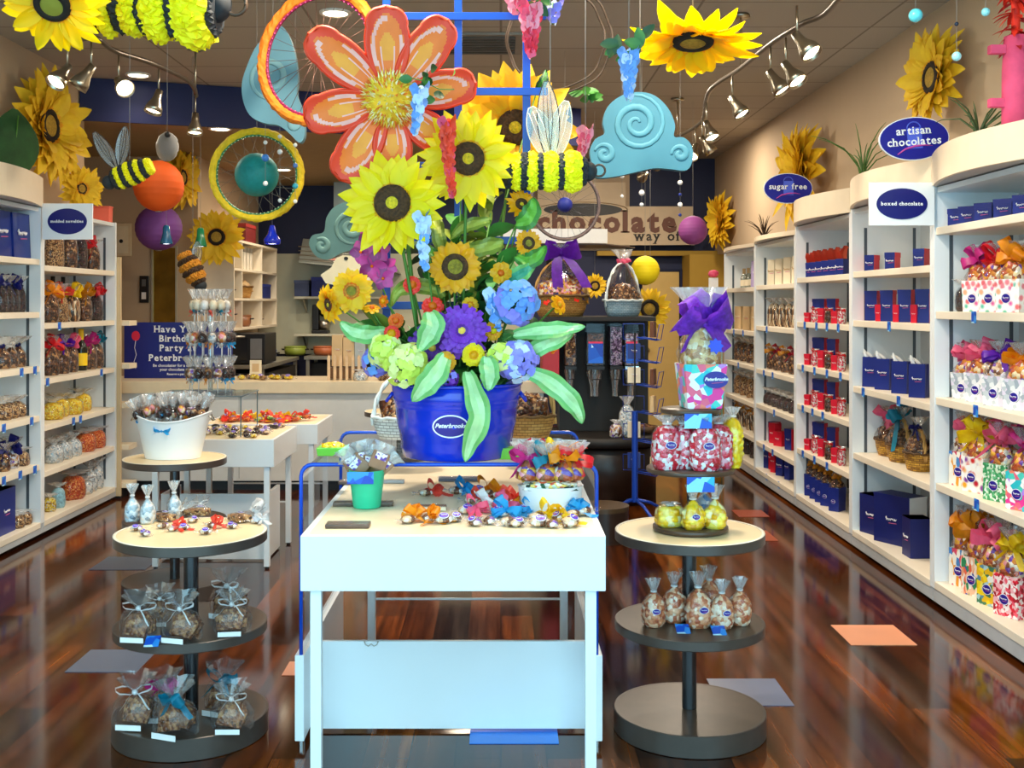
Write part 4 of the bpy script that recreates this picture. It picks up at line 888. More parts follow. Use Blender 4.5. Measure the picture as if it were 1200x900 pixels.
# --- first novelties cabinet
row('F', 5, [(8, 'fbag', k_carry(.25, .12, .29, P_NAVY, None, .13, False), {'x': .13}), (27, 'fbag', None, {'x': .12})], 'carrier_bag', 'deep blue paper carrier', 'carrier bag')
row('F', 4, [(p, 'fnb%d' % (i % 3), k_bag(.085, .085, .235, C_DARK, .62, ('navy', .12), False, i), {'x': .12}) for i, p in enumerate((7, 16, 25, 34))], 'chocolate_bag', 'navy bowed bag of dark chocolates', 'bag of sweets')
row('F', 3, [(p, 'fcb%d' % (i % 2), k_bag(.11, .1, .2, C_CHOC, .5, ('white', .07) if i % 2 else ('navy', .05), False, i, .6), {'x': .12}) for i, p in enumerate((3, 15, 28))], 'chocolate_bag', 'clear topped bag of chocolates', 'bag of sweets')
row('F', 2, [(p, 'fnut%d' % (i % 2), k_bag(.1, .12, .14, C_NUT, .6, None, False, i, .5), {'x': .13}) for i, p in enumerate((7, 17, 27))], 'nut_bag', 'clear bag of nut clusters', 'bag of sweets')
row('F', 1, [(3, 'fpur', k_bag(.1, .1, .18, C_CHOC, .5, ('navy', .12), True, 1, .5), {'x': .12}), (15, 'fpur2', k_bag(.1, .1, .2, C_MIX, .5, ('navy', .15), False, 2, .5), {'x': .12}), (28, 'fpur3', k_bag(.1, .1, .12, C_NUT, .7, None, False, 3), {'x': .1, 'desc': 'low clear bag of nuts'})], 'chocolate_bag', 'bag of chocolates with navy ribbon', 'bag of sweets')
row('F', 0, [(3, 'fbig', k_navy_box(.26, .16, .28, mark=.08, body=P_NAVY, lid=.0), {'x': .14, 'desc': 'big navy gift box'}), (27, 'fnutlow', k_bag(.11, .12, .09, C_NUT, .8), {'x': .09, 'name': 'nut_bag', 'desc': 'low bag of nut clusters', 'cat': 'bag of sweets'}), (37, 'fnutlow', None, {'x': .09, 'name': 'nut_bag', 'desc': 'low bag of nut clusters', 'cat': 'bag of sweets'})], 'gift_box', 'navy gift', 'gift box')
# --- molded novelties cabinet
row('G', 5, [(64, 'gnov', k_bag(.2, .12, .26, C_NUT, .85), {'x': .13}), (82, 'gnov2', k_bag(.13, .1, .28, C_CHOC, .8), {'x': .13}), (94, 'gnov3', k_bag(.14, .1, .28, C_DARK, .8), {'x': .13}), (109, 'gnov4', k_bag(.14, .1, .24, C_CHOC, .7, ('red', .16)), {'x': .13})], 'novelty_bag', 'clear bag holding a molded chocolate figure', 'bag of sweets')
row('G', 4, [(p, 'gt_%s' % c, k_bag(.15, .11, .275, ct, .62, (c, .17, 6), False, i, .35), {'x': .12, 'desc': f'clear chocolate bag with {c} bow'}) for i, (p, c, ct) in enumerate(((59, 'orange', C_CHOC), (71, 'coral', C_NUT), (85, 'yellow', C_PRET), (99, 'gold', C_CHOC), (112, 'red', C_DARK)))], 'chocolate_bag', 'tall clear chocolate bag', 'bag of sweets')
row('G', 4, [(p, 'gdark', k_bottle(.035, .33, P_NAVYD, P_NAVYD, M_BLACK), {'x': .25}) for p in (62, 74)], 'bottle', 'black topped bottle behind the bags', 'bottle')
row('G', 3, [(p, 'g3_%s' % c, k_bag(.14, .11, .275, C_CHOC, .62, (c, .16, 6), False, i, .35), {'x': .12, 'desc': f'clear chocolate bag with {c} bow'}) for i, (p, c) in enumerate(((60, 'red'), (73, 'purple'), (83, 'pink'), (106, 'magenta'), (117, 'teal')))] + [(95, 'champ', k_bottle(.045, .31, plain('bottle_dark', '#12180f', .15), plain('label_yellow', '#ffd21a', .5), plain('label_yellow', '#ffd21a')), {'x': .12, 'name': 'bottle', 'desc': 'dark bottle with yellow label', 'cat': 'bottle'})], 'chocolate_bag', 'tall clear chocolate bag', 'bag of sweets')
row('G', 2, [(p, 'g2_%d' % (i % 2), k_bag(.17, .16, .15 + .02 * (i % 3), C_YEL, .7, None, False, i, .4), {'x': .12 + .03 * (i % 2)}) for i, p in enumerate((62, 73, 84, 95))], 'sweet_bag', 'clear bag of yellow sweets', 'bag of sweets')
row('G', 1, [(p, 'g1_%d' % (i % 2), k_bag(.15, .13, .17, C_SILV, .65, None, False, i, .4, cello=M_CELLOW), {'x': .12, 'desc': 'clear bag of white novelties'}) for i, p in enumerate((63, 74, 85))] + [(p, 'g1r', k_bag(.18, .15, .16, C_ORG, .8), {'x': .12, 'desc': 'clear bag of orange red sweets'}) for p in (100, 114)], 'sweet_bag', 'clear bag', 'bag of sweets')
row('G', 0, [(58, 'g0y', k_bag(.09, .09, .12, C_GOLD, .75), {'x': .1, 'desc': 'small bag of gold sweets'}), (68, 'g0b', k_bag(.1, .1, .17, plain('pale_blue_sweets', '#9fd4ec', .4, var=.3, vs=60), .75), {'x': .1, 'desc': 'pale blue bag'}), (86, 'g0r', k_bag(.22, .17, .2, C_ORG, .78), {'x': .13, 'desc': 'round bag of orange red sweets'}), (101, 'g0s', k_bag(.12, .1, .13, C_SILV, .7), {'x': .11, 'desc': 'low silver bag'}), (114, 'g0s2', k_bag(.12, .1, .23, C_SILV, .6), {'x': .12, 'desc': 'tall silver bag'}), (123, 'g0s3', k_bag(.13, .1, .24, C_SILV, .65), {'x': .12, 'desc': 'tall silver wrapped figure'})], 'sweet_bag', 'small bag', 'bag of sweets')
# ------------------------------------------------------------------ white front table
def white_table(x0, x1, y0, y1, zt, label, ap=.165, leg=.033, inset=.026, feet=False):
    t = thing('display_table', label, 'table', ((x0 + x1) / 2, (y0 + y1) / 2, 0), 0, 'white display tables'); o = t.location
    a, c, d, e = x0 - o.x, x1 - o.x, y0 - o.y, y1 - o.y
    b = MB(); box(b, a, c, d, d + .02, zt - ap, zt); mpart('front_apron', b, M_WHITE, t, .003)
    b = MB(); box(b, a, c, e - .02, e, zt - ap, zt); mpart('rear_apron', b, M_WHITE, t, .003)
    for xx in (a, c - .02): b = MB(); box(b, xx, xx + .02, d + .0202, e - .0202, zt - ap, zt); mpart('side_apron', b, M_WHITE, t, .003)
    b = MB(); box(b, a + .0202, c - .0202, d + .0202, e - .0202, zt - .02, zt + .0005); mpart('tabletop', b, plain('tabletop_cream', '#fbe6c2', .35, var=.05, vs=3), t)
    for xx in (a + inset, c - inset - leg):
        for yy in (d + .021, e - .021 - leg):
            b = MB(); box(b, xx, xx + leg, yy, yy + leg, .012 if feet else 0, zt - .021); l = mpart('leg', b, M_WHITE, t, .002)
            if feet: b = MB(); cyl(b, .012, 0, .0118, 12, M=T(xx + leg / 2, yy + leg / 2, 0)); mpart('leveling_foot', b, M_BLACK, l)
    b = MB(); tube(b, [(a + inset + leg, e - .04, .27), (c - inset - leg, e - .04, .27)], .006, 6); mpart('stretcher', b, M_WHITE, t)
    return t
TZ = .847
white_table(-.597, .312, 3.3, 4.8, TZ, 'white display table in front of the blue bucket, cream top strewn with sweets')
# ------------------------------------------------------------------ nesting unit: white base with a blue edged acrylic bridge
AX0, AX1, AY0, AY1, AZ = -.69, .33, 3.83, 4.78, .982
t = thing('acrylic_riser', 'clear acrylic bridge with blue edges on a low white base, straddling the front table', 'display riser', ((AX0 + AX1) / 2, AY0, 0)); o = Vector(t.location)
th, rr = .009, .04
def bridge_path(y):
    L, R_, Z = AX0 - o.x, AX1 - o.x, AZ
    p = [(L, y, .315), (L, y, Z - rr)] + [(L + rr - rr * math.cos(a), y, Z - rr + rr * math.sin(a)) for a in (PI / 8, PI / 4, 3 * PI / 8)] + [(L + rr, y, Z), (R_ - rr, y, Z)]
    return p + [(R_ - rr + rr * math.sin(a), y, Z - rr + rr * math.cos(a)) for a in (PI / 8, PI / 4, 3 * PI / 8)] + [(R_, y, Z - rr), (R_, y, .315)]
b = MB(); pa = bridge_path(0); n = len(pa); cx = 0
inn = [(x * (1 - th / .5) if abs(x) > .3 else x, y, z - (th if z > .5 else 0)) for x, y, z in pa]
vs = [(p[0], 0, p[2]) for p in pa] + [(p[0], AY1 - AY0, p[2]) for p in pa]
b.add(vs, [(i, i + 1, n + i + 1, n + i) for i in range(n - 1)], 0, False); mpart('acrylic_sheet', b, M_ACRYL, t)
for y in (0, AY1 - AY0):
    b = MB(); tube(b, bridge_path(y), .0072, 6); mpart('blue_edge', b, M_EDGE, t)
for xx in (AX0 - o.x - .02, AX1 - o.x - .012):
    b = MB(); box(b, xx, xx + .032, -.01, AY1 - AY0, .03, .326); pn = mpart('base_side', b, M_WHITE, t, .003)
    for yy in (.03, AY1 - AY0 - .06): b = MB(); cyl(b, .012, 0, .0298, 10, M=T(xx + .016, yy, 0)); mpart('foot', b, M_CHROME, pn)
b = MB(); box(b, AX0 - o.x + .0125, AX1 - o.x - .0125, .15, .17, .012, .326); pn = mpart('base_front', b, M_WHITE, t, .002)
b = MB(); tube(b, [(-.31, .147, .327), (-.305, .146, .315), (-.295, .146, .31), (-.285, .146, .318), (-.275, .146, .31), (-.265, .146, .315), (-.26, .147, .327)], .0022, 5); mpart('wire_hook', b, M_STEEL, pn)
b = MB(); box(b, AX1 - o.x - .038, AX1 - o.x - .026, .02, .04, .30, .40, M=T(0, 0, 0)); tube(b, [(AX1 - o.x - .03, .02, .39), (AX1 - o.x - .018, .02, .31)], .004, 6); mpart('clamp', b, M_STEEL, t)

# ------------------------------------------------------------------ round tier displays
M_RIM = plain('dark_bronze', '#544a44', .32, .3, var=.08, vs=14); M_TIER = plain('espresso_wood', '#4d3a2c', .3, var=.18, vs=12); M_POLE = plain('dark_pole', '#4c4d50', .25, .8, var=.05)
M_ROUND = plain('round_cream', '#f6dfb2', .35, var=.06, vs=4)
def k_tiers():
    o = []; R = .268
    def disc(name, z0, z1, r, topm):
        b = MB(); lathe(b, [(r, z0 + .003), (r, z1 - .002)], 72, cap=False); lathe(b, [(r, z1 - .002), (r - .003, z1)], 72, cap=False); lathe(b, [(r - .004, z0), (r, z0 + .003)], 72, cap=False); lathe(b, [(r - .003, z1), (r - .012, z1)], 72, cap=False, smooth=False); lathe(b, [(r - .004, z0), (0, z0)], 56, cap=False, smooth=False)
        o.append((name, b.mesh(name, M_RIM), -1)); i = len(o) - 1
        c = MB(); lathe(c, [(r - .012, z1 - .0005), (0, z1 - .0005)], 56, cap=False, smooth=False); o.append(('tier_surface', c.mesh('tier_surface', topm), i))
    disc('base_drum', 0, .077, R + .004, M_TIER)
    disc('tier', .36, .395, R, M_TIER)
    disc('tier', .683, .7185, R, M_ROUND)
    b = MB(); lathe(b, [(R - .012, .7187), (R - .011, .7192), (R - .001, .7192), (R - .001, .7187)], 56, cap=False); o.append(('white_edge', b.mesh('white_edge', plain('edge_white', '#fff6e2', .3, var=.01)), 3))
    for z0, z1 in ((.078, .359), (.396, .682)):
        b = MB(); cyl(b, .026, z0, z1, 20); o.append(('pole', b.mesh('pole', M_POLE), -1))
    return o
TIERS = kit('tiers', k_tiers); TG = 'round three tier displays'
LP, RP, BP, KP = Vector((-1.113, 3.985, 0)), Vector((.681, 4.01, 0)), Vector((-1.731, 5.89, 0)), Vector((-.77, 8.45, 0))
place(TIERS, 'tier_display', 'round three tier display holding bark bags, cream top, nearest the photograph edge with the novelties', 'display stand', LP, .3, TG)
place(TIERS, 'tier_display', 'round three tier display carrying the popcorn box tower, base drum bare', 'display stand', RP, .9, TG)
place(TIERS, 'tier_display', 'round tier display carrying the white oval tub of wrapped sweets', 'display stand', BP, 1.7, TG)
place(TIERS, 'tier_display', 'far round tier display half hidden by the blue bucket near the counter', 'display stand', KP, 2.2, TG)

# --- bark bags on the round display by the novelties side
M_BARK = cells('bark_pieces', ['#6a3a20', '#8a5a38', '#74452a', '#a87c54', '#54301a', '#946440'], 110, .35, .5)
def on(P, px, py, z):                                # photograph pixel on a level surface of height z
    return Wz(px, py, z + .0006)
i = 0
for px, py, sc, s, bow, lb in ((164, 749, 1.0, 1, 'white', 'clear bag of bark with white curled ribbon, first along the front of the middle tier'), (213, 750, 1.0, 2, 'white', 'clear bag of bark with purple label beside the pole on the middle tier'),
        (272, 742, .95, 3, 'white', 'clear bag of bark with stripe label under the rear bag of the middle tier'), (268, 722, 1.05, 4, 'white', 'puffy clear bag of bark behind the pole on the middle tier'), (188, 731, .85, 5, 'white', 'small clear bag tucked behind the front bags of the middle tier'),
        (160, 850, 1.1, 6, 'white', 'flat clear bag of dark bark at the edge of the lowest drum'), (206, 861, 1.15, 7, 'teal', 'clear bag of bark with pale teal bow on the lowest drum'), (272, 855, 1.0, 8, 'white', 'clear bag of bark with white label on the lowest drum'), (262, 835, 1.1, 9, 'teal', 'tall clear bag with mint bow behind the lowest pole'), (192, 842, 1.05, 10, 'magenta', 'clear bag of bark with pink tie on the lowest drum')):
    p = on(LP, px, py, .395 if py < 800 else .077)
    place(kit('barkbag%d' % s, k_bark(.125, .155, M_BARK, s, None if bow == 'white' else bow)), 'bark_bag', lb, 'bag of chocolate', p, RND.uniform(-.4, .4), 'bark bags on the round display', sc)
o = price_tag(on(LP, 200, 751, .395) + Vector((-.05, -.035, .012)), (-1.2, 0, .1), 'blue price card lying on the middle tier in front of the bark bags')
# top tier: small wrapped pieces
def k_twist(w, content, seed, col):
    """small wrapped sweet lying flat: label on top, gathered ends, long ribbon"""
    def f():
        rn = random.Random(seed + 40); b = MB(); ball(b, (0, 0, w * .22), (w * .48, w * .36, w * .22), 12, 8, nz=.25, ns=2, seed=seed); o = [('sweet', b.mesh('sweet', content), -1)]
        b = MB(); ball(b, (0, 0, w * .23), (w * .53, w * .41, w * .23), 12, 8, nz=.3, ns=3, seed=seed + 1)
        for s in (-1, 1):
            c = MB(); ruff(c, 0, w * .05, w * .45, w * .2, 0, seed, 12); c.v = [(s * (w * .46 + v[2]), v[0], w * .2 + v[1] * .6) for v in c.v]; b.add(c.v, c.f, 0, True)
        o.append(('wrapper', b.mesh('wrapper', M_CELLO), -1))
        if col:
            b = MB(); add_bow(b, (w * .46, 0, w * .34), w * 1.25, 0, 4, 0, seed, .25, .36)
            for q in range(3):
                an = rn.uniform(-2.2, 2.2); L = w * rn.uniform(1.0, 1.7); add_ribbon(b, [(w * .46, 0, w * .3)] + [(w * .46 + L * t * math.cos(an), L * t * math.sin(an), w * max(.06, .3 - .24 * t + .08 * math.sin(t * 6 + q))) for t in (.3, .6, .8, 1)], [w * .07, w * .13, w * .14, w * .13, w * .1], 0, None, (-math.sin(an), math.cos(an), .5))
            o.append(('ribbon', b.mesh('ribbon', RIB[col]), -1))
        if seed % 2:
            b = MB(); add_logo(b, 0, 0, 0, w * .26, w * .2, 0, 1, 2); me = b.mesh('sticker', [P_INK, plain('sticker_violet', '#5a3ac8', .35), P_PINKINK])
            for v in me.vertices: x, y, zz = v.co; v.co = (x, zz * .8 - w * .2, w * .42 - y + zz * .55)
            o.append(('sticker', me, -1))
        return o
    return f
def k_rose(h, seed, c='silver_wrap'):
    """upright foil figure with a gathered cellophane tuft"""
    return k_bag(h * .42, h * .4, h, C_SILV, .5, None, False, seed, .34, .1, M_CELLO)
for px, py, kind, col, lb in ((155, 611, 'bag', None, 'small snowman-like bag with gathered tuft at the rim of the round top'), (173, 613, 'bag', None, 'small clear bag with silver tuft, second at the rim of the round top'), (204, 607, 'bag', None, 'small bag with bright blue-white tuft at the back of the round top'),
        (160, 622, 'tw', None, 'wrapped sweet with purple label under the tufted bags'), (170, 628, 'tw', None, 'wrapped sweet with purple label nearest the rim of the round top'), (191, 619, 'tw', None, 'clear wrapped sweet beside the coral bow'), (203, 622, 'tw', 'coral', 'wrapped sweet with coral bow on the round top'), (215, 621, 'tw', None, 'wrapped nut cluster beside the coral bow'),
        (226, 612, 'tw', None, 'wrapped sweet with purple label at the middle of the round top'), (241, 626, 'tw', None, 'small silver wrapped sweet in front of the pink ribbon'), (247, 618, 'tw', 'coral', 'wrapped sweet with long pink ribbon on the round top'), (232, 603, 'big', None, 'large clear wrapped piece lying across the back of the round top'), (272, 619, 'tw', None, 'cream wrapped cluster on the round top'), (284, 610, 'big', 'white', 'wrapped piece with upright white ribbon on the round top'), (300, 613, 'tw', 'white', 'wrapped piece near the far rim beside the white table leg'), (196, 609, 'big', None, 'brown wrapped piece with white end at the back rim')):
    p = on(LP, px, py, .7192); s = RND.randint(1, 5)
    if kind == 'bag': place(kit('tuft%d' % (px % 3), k_rose(.14, px % 3)), 'foil_bag', lb, 'bag of sweets', p, 0, 'tufted bags on the round top')
    elif kind == 'tw': place(kit('tw%s%d' % (col, s), k_twist(.045, C_MIX, s, col)), 'wrapped_sweet', lb, 'sweet', p, RND.uniform(-1, 1), 'wrapped sweets on the round top')
    else: place(kit('pou%s%d' % (col, s), k_pouch(.11, .11, C_NUT, s, col)), 'wrapped_piece', lb, 'sweet', p, RND.uniform(-1, 1), 'wrapped pieces on the round top')

# --- goods on the white front table
def k_bar(w, d, h, c, stripe=None):
    def f():
        b = MB(); box(b, -w / 2, w / 2, -d / 2, d / 2, 0, h); o = [('bar', b.mesh('bar', c, .003), -1)]
        b = MB(); grid_surface(b, lambda u, v: ((u - .5) * w * 1.06, (v - .5) * d * 1.06, h + .002 + .002 * noise.noise(Vector((u * 7, v * 7, 1)))), 10, 8); o.append(('clear_wrap', b.mesh('clear_wrap', M_CELLO), -1))
        if stripe: b = MB(); box(b, -w / 2, w / 2, -d / 2 - .001, -d / 2 + d * .3, 0.001, h * 1.02); o.append(('pale_band', b.mesh('pale_band', stripe, .001), -1))
        return o
    return f
M_BAR = plain('milk_chocolate', '#7a4a30', .35, var=.2, vs=30); M_BARD = plain('plain_chocolate', '#5a4438', .35, var=.3, vs=24)
for px, py, w, d, c, st, lb in ((426, 592, .205, .05, M_BARD, None, 'long wrapped chocolate slab under the green cup'), (408, 617, .135, .06, M_BARD, None, 'wrapped chocolate slab nearest the table corner below the green cup'), (503, 597, .115, .06, M_BAR, P_KRAFT, 'brown chocolate bar with cream end on the front table'),
        (405, 567, .05, .05, M_BARD, None, 'small wrapped slab at the table edge behind the green cup'), (460, 566, .09, .03, plain('grey_card', '#a8b0b8', .5), None, 'grey card lying behind the green cup'), (538, 563, .16, .06, plain('slate_card', '#5d6a80', .4), None, 'slate coloured tray under the acrylic bridge')):
    place(kit('bar%d%d' % (px, py), k_bar(w, d, .012, c, st)), 'chocolate_bar' if 'chocolate' in lb else 'card', lb, 'chocolate bar' if 'chocolate' in lb or 'slab' in lb else 'card', on(LP, px, py, TZ + .001), RND.uniform(-.06, .06))
fg = 'ribboned sweets on the front table'
for px, py, col, sz, lb in ((499, 581, 'coral', .05, 'sweet with red ribbon above the brown chocolate bar'), (535, 579, 'blue', .055, 'chocolate piece with long blue ribbon sticking out'), (479, 613, 'orange', .05, 'sweet with orange ribbon at the end of the front row'), (500, 611, 'orange', .05, 'sweet with orange ribbon second in the front row'), (520, 613, None, .055, 'clear wrapped cluster in the front row beside a purple label'),
        (533, 611, None, .05, 'wrapped sweet with purple label at middle of the front row'), (547, 602, 'pink', .055, 'sweet with hot pink ribbon behind the front row'), (556, 616, None, .05, 'flat clear wrapped sweet in the front row'), (572, 614, None, .05, 'wrapped sweet with violet label in the front row'), (587, 605, 'blue', .06, 'sweet with bright blue bow in the front row'),
        (597, 616, None, .055, 'wrapped nut cluster under the blue bow'), (606, 617, None, .05, 'wrapped sweet with blue label near the bow'), (616, 602, 'blue', .055, 'sweet with blue ribbon trailing to the yellow ones'), (632, 617, None, .06, 'wrapped brown sweet near the front table corner'), (646, 618, None, .05, 'wrapped sweet with purple label before the last one in front row'), (668, 617, None, .065, 'last clear wrapped piece with purple label at the front table corner'),
        (630, 611, 'yellow', .06, 'sweet with pale yellow ribbon in front of the white tub'), (655, 611, 'yellow', .055, 'sweet with yellow ribbon under the white tub'), (560, 580, 'orange', .06, 'sweet with orange ribbon behind the pink one'), (576, 583, 'orange', .055, 'sweet with apricot ribbon in the middle of the front table'), (585, 592, 'coral', .055, 'sweet with coral bow in the middle of the front table'),
        (590, 598, 'pink', .06, 'sweet with pink ribbon beside the white tub'), (594, 592, 'coral', .055, 'sweet with red ribbon beside the white tub'), (606, 601, 'orange', .055, 'sweet with orange ribbon in front of the white tub'), (672, 606, 'blue', .05, 'sweet with blue ribbon at the foot of the white tub'), (684, 604, None, .06, 'clear wrapped sweet beyond the white tub corner'), (553, 590, 'coral', .05, 'small sweet with salmon ribbon behind the hot pink one'), (566, 595, 'white', .055, 'sweet with white ribbon behind the violet label')):
    s = RND.randint(1, 4); place(kit('ft%s%d' % (col, s), k_twist(.05, C_MIX, s, col)), 'wrapped_sweet', lb, 'sweet', on(LP, px, py, TZ + .001), RND.uniform(-1.2, 1.2), fg, sz / .05 * 1.1)
# green cup of wrapped chocolates
p = on(LP, 430, 594, TZ + .001)
t = thing('green_cup', 'mint green plastic cup full of wrapped chocolates on the front table', 'cup', p); M_MINT = plain('mint_plastic', '#2fc79a', .3, var=.06)
b = MB(); lathe(b, [(.0, .002), (.045, 0), (.047, .004), (.061, .125), (.064, .127), (.060, .128), (.045, .01)], 32, cap=False); mpart('cup_body', b, M_MINT, t)
b = MB(); box(b, -.058, .03, -.0665, -.0655, .088, .128); mpart('blue_label', b, cells('tag_blue', ['#ffffff'], 28), t)
M_WRAP = cells('label_wrap', ['#f6eef2', '#7a4aa8', '#fbf6fa', '#e8dcee', '#5a2a98'], 130, .3, 0)
rn = random.Random(5)
for i, (dx, dz, tilt) in enumerate(((-.05, .15, -.5), (-.01, .165, -.2), (.045, .165, .4), (.015, .15, .1), (-.03, .14, -.9), (.055, .145, .8))):
    q = thing('wrapped_chocolate', f'wrapped brown chocolate slice with violet label in the green cup, {ORD[i]} of six', 'chocolate', p + Vector((dx, rn.uniform(-.02, .02), dz)), (rn.uniform(-.2, .2), tilt, rn.uniform(-.4, .4)), 'chocolates in the green cup')
    b = MB(); box(b, -.03, .03, -.006, .006, -.035, .025); mpart('chocolate_slice', b, plain('milk_slice', '#9a6a48', .35, var=.2, vs=25), q, .003)
    b = MB(); ruff(b, .022, .02, .035, .04, 0, i, 16, .5); mpart('wrapper', b, M_RUFF, q); b = MB(); box(b, -.02, .02, -.0085, -.0065, -.002, .022); mpart('slice_label', b, M_WRAP, q)
# white tub of sweets on the front table
p = on(LP, 645, 600, TZ + .001)
t = thing('white_tub', 'oval white metal tub heaped with bright sweets at the front table edge', 'tub', p)
b = MB(); lathe(b, [(0, .002), (.098, 0), (.10, .003), (.107, .088), (.110, .09), (.105, .09), (.097, .01)], 40, cap=False, sy=.75); mpart('tub_body', b, M_WHITE, t)
b = MB(); heap(b, .205, .15, .08, .03, 0, 2, .5); mpart('sweets', b, cells('seaweed_mix', ['#f4ead0', '#3c6a4a', '#ffffff', '#e8603a', '#d7e8d0', '#1e3a2e', '#f2d26a', '#f6f2e8'], 70, .35, .8), t)
rn = random.Random(8)
for i in range(6):
    q = Vector((-.075 + .03 * i, rn.uniform(-.02, .05), .108)); col = ['magenta', 'red', 'teal', 'yellow', 'orange', 'red'][i]
    place(kit('tubbag%d' % i, k_bag(.08, .07, .125, C_BRT, .34, (col, .1), False, i, .62, .14, M_CELLO)), 'sweet_bag', f'small clear tufted bag with {col} ribbon in the white tub' + (', near its far end' if i == 5 else ''), 'bag of sweets', p + q, 0, 'tufted bags in the white tub')

# --- goods on the acrylic bridge
p = Vector(((390 - PX) * 4.05 / F, 4.05, AZ + .004))
t = thing('green_tray', 'small lime green tray of yellow sweets on the acrylic bridge', 'tray', p); b = MB(); rbox(b, .1, .08, .03, 0, 0, 1.08); mpart('tray_body', b, plain('lime_plastic', '#7bd23c', .4), t, .003)
b = MB(); heap(b, .09, .07, .026, .02, 0, 3, .3); mpart('sweets', b, C_YEL, t)
place(kit('wbask', k_basket(.13, .09, weave('white_wicker', '#eef2f2', '#cfd8da'), C_CHOC, None, .21, 3, plain('white_cane', '#e9f2f2', .5), False)), 'gift_basket', 'white basket with tall curved handle behind the green cup', 'gift basket', Vector(((478 - PX) * 4.5 / F - .02, 4.55, AZ + .004)), .15)
place(kit('bbask', k_basket(.12, .09, WV_TAN, C_CHOC, None, .24, 4, None, False)), 'gift_basket', 'tan basket with brown cane handle behind the white tub', 'gift basket', Vector(((617 - PX) * 4.55 / F, 4.6, AZ + .004)), -.1)
b = MB(); rbox(b, .09, .06, .04, 0, 0, 1.05); single('lime_box', b, plain('lime_plastic', '#7bd23c'), 'small lime green box beside the foot of the blue bucket', 'box', None, .003, Vector((.02, 3.95, AZ + .004)))

L_SILV = lumps('foil_silver', ['#c8dcf0', '#6f9ad0', '#eef4fa', '#8fb4dc'], .2)
# ------------------------------------------------------------------ popcorn tower on the round display
ST = Vector((RP.x + .004, RP.y, .7195))
t = thing('tabletop_stand', 'three tier tabletop stand with dark round trays on the round display top', 'stand', ST)
for z, r in ((.012, .135), (.222, .158), (.435, .108)):
    b = MB(); lathe(b, [(r - .003, z - .011), (r, z - .008), (r, z + .004), (r - .003, z + .006), (0, z + .006)], 44, cap=False); lathe(b, [(r - .003, z - .011), (0, z - .011)], 44, cap=False, smooth=False); mpart('tray', b, M_TIER, t)
for z0, z1 in ((.0182, .2105), (.2282, .4235)): b = MB(); cyl(b, .013, z0, z1, 16); mpart('pole', b, M_POLE, t)
for z, r, lb in ((.19, .158, 'blue and white price card hanging from the lower stand tray'), (.405, .108, 'blue and white price card hanging under the popcorn box tray')):
    b = MB(); box(b, -.048, .048, -.001, .001, -.026, .026); o = single('hanging_card', b, cells('card_blue', ['#29b4e8', '#0d55cc', '#8fdcf2', '#2f8fe6'], 20, .35, 0), lb, 'price card', None, 0, ST + Vector((.008, -r - .004, z)))
def tray_pt(px, z, dy): return Vector(((px - PX) * (RP.y + dy) / F, RP.y + dy, ST.z + z + .0008))
for px, dy, kk, c, seed, lb in ((782, -.06, .2, L_RED, 1, 'bag of red and white sweets at the outer end of the stand tray'), (801, -.04, .2, L_RED, 2, 'bag of pink and white sweets second along the stand tray'), (826, -.085, .2, L_RED, 3, 'bag of red and white sweets with label in front of the pole'), (842, -.04, .19, L_RED, 4, 'bag of red sweets leaning by the yellow bag'), (859, -.015, .2, L_YEL, 5, 'tall bag of yellow sweets on the stand tray')):
    place(kit('candy%d' % seed, k_bag(.115 if c is L_RED else .075, .085, .19 if c is L_RED else .215, c, .76, None, seed in (1, 3), seed, .35, .12, None, .0125 if c is L_RED else .02)), 'candy_bag', lb, 'bag of sweets', tray_pt(px, .2285, dy), 0, 'candy bags on the stand tray')
for px, dy, c, seed, lb in ((785, -.03, L_GOLD, 1, 'low bag of gold sweets lying on the bottom stand tray'), (812, -.075, L_GOLD, 2, 'gold foil bag with label and pale tuft on the bottom stand tray'), (825, .06, L_SILV, 3, 'blue silver foil bag behind the stand pole'), (838, -.06, L_GOLD, 4, 'gold foil bag with tuft by the pole of the bottom tray')):
    place(kit('gold%d' % seed, k_bag(.085 if seed != 1 else .11, .07, .155 if seed > 1 else .085, c, .5 if seed > 1 else .85, None, seed == 2, seed, .3, .12, None, .02)), 'foil_bag', lb, 'bag of sweets', tray_pt(px, .0185, dy), 0, 'foil bags on the bottom stand tray')
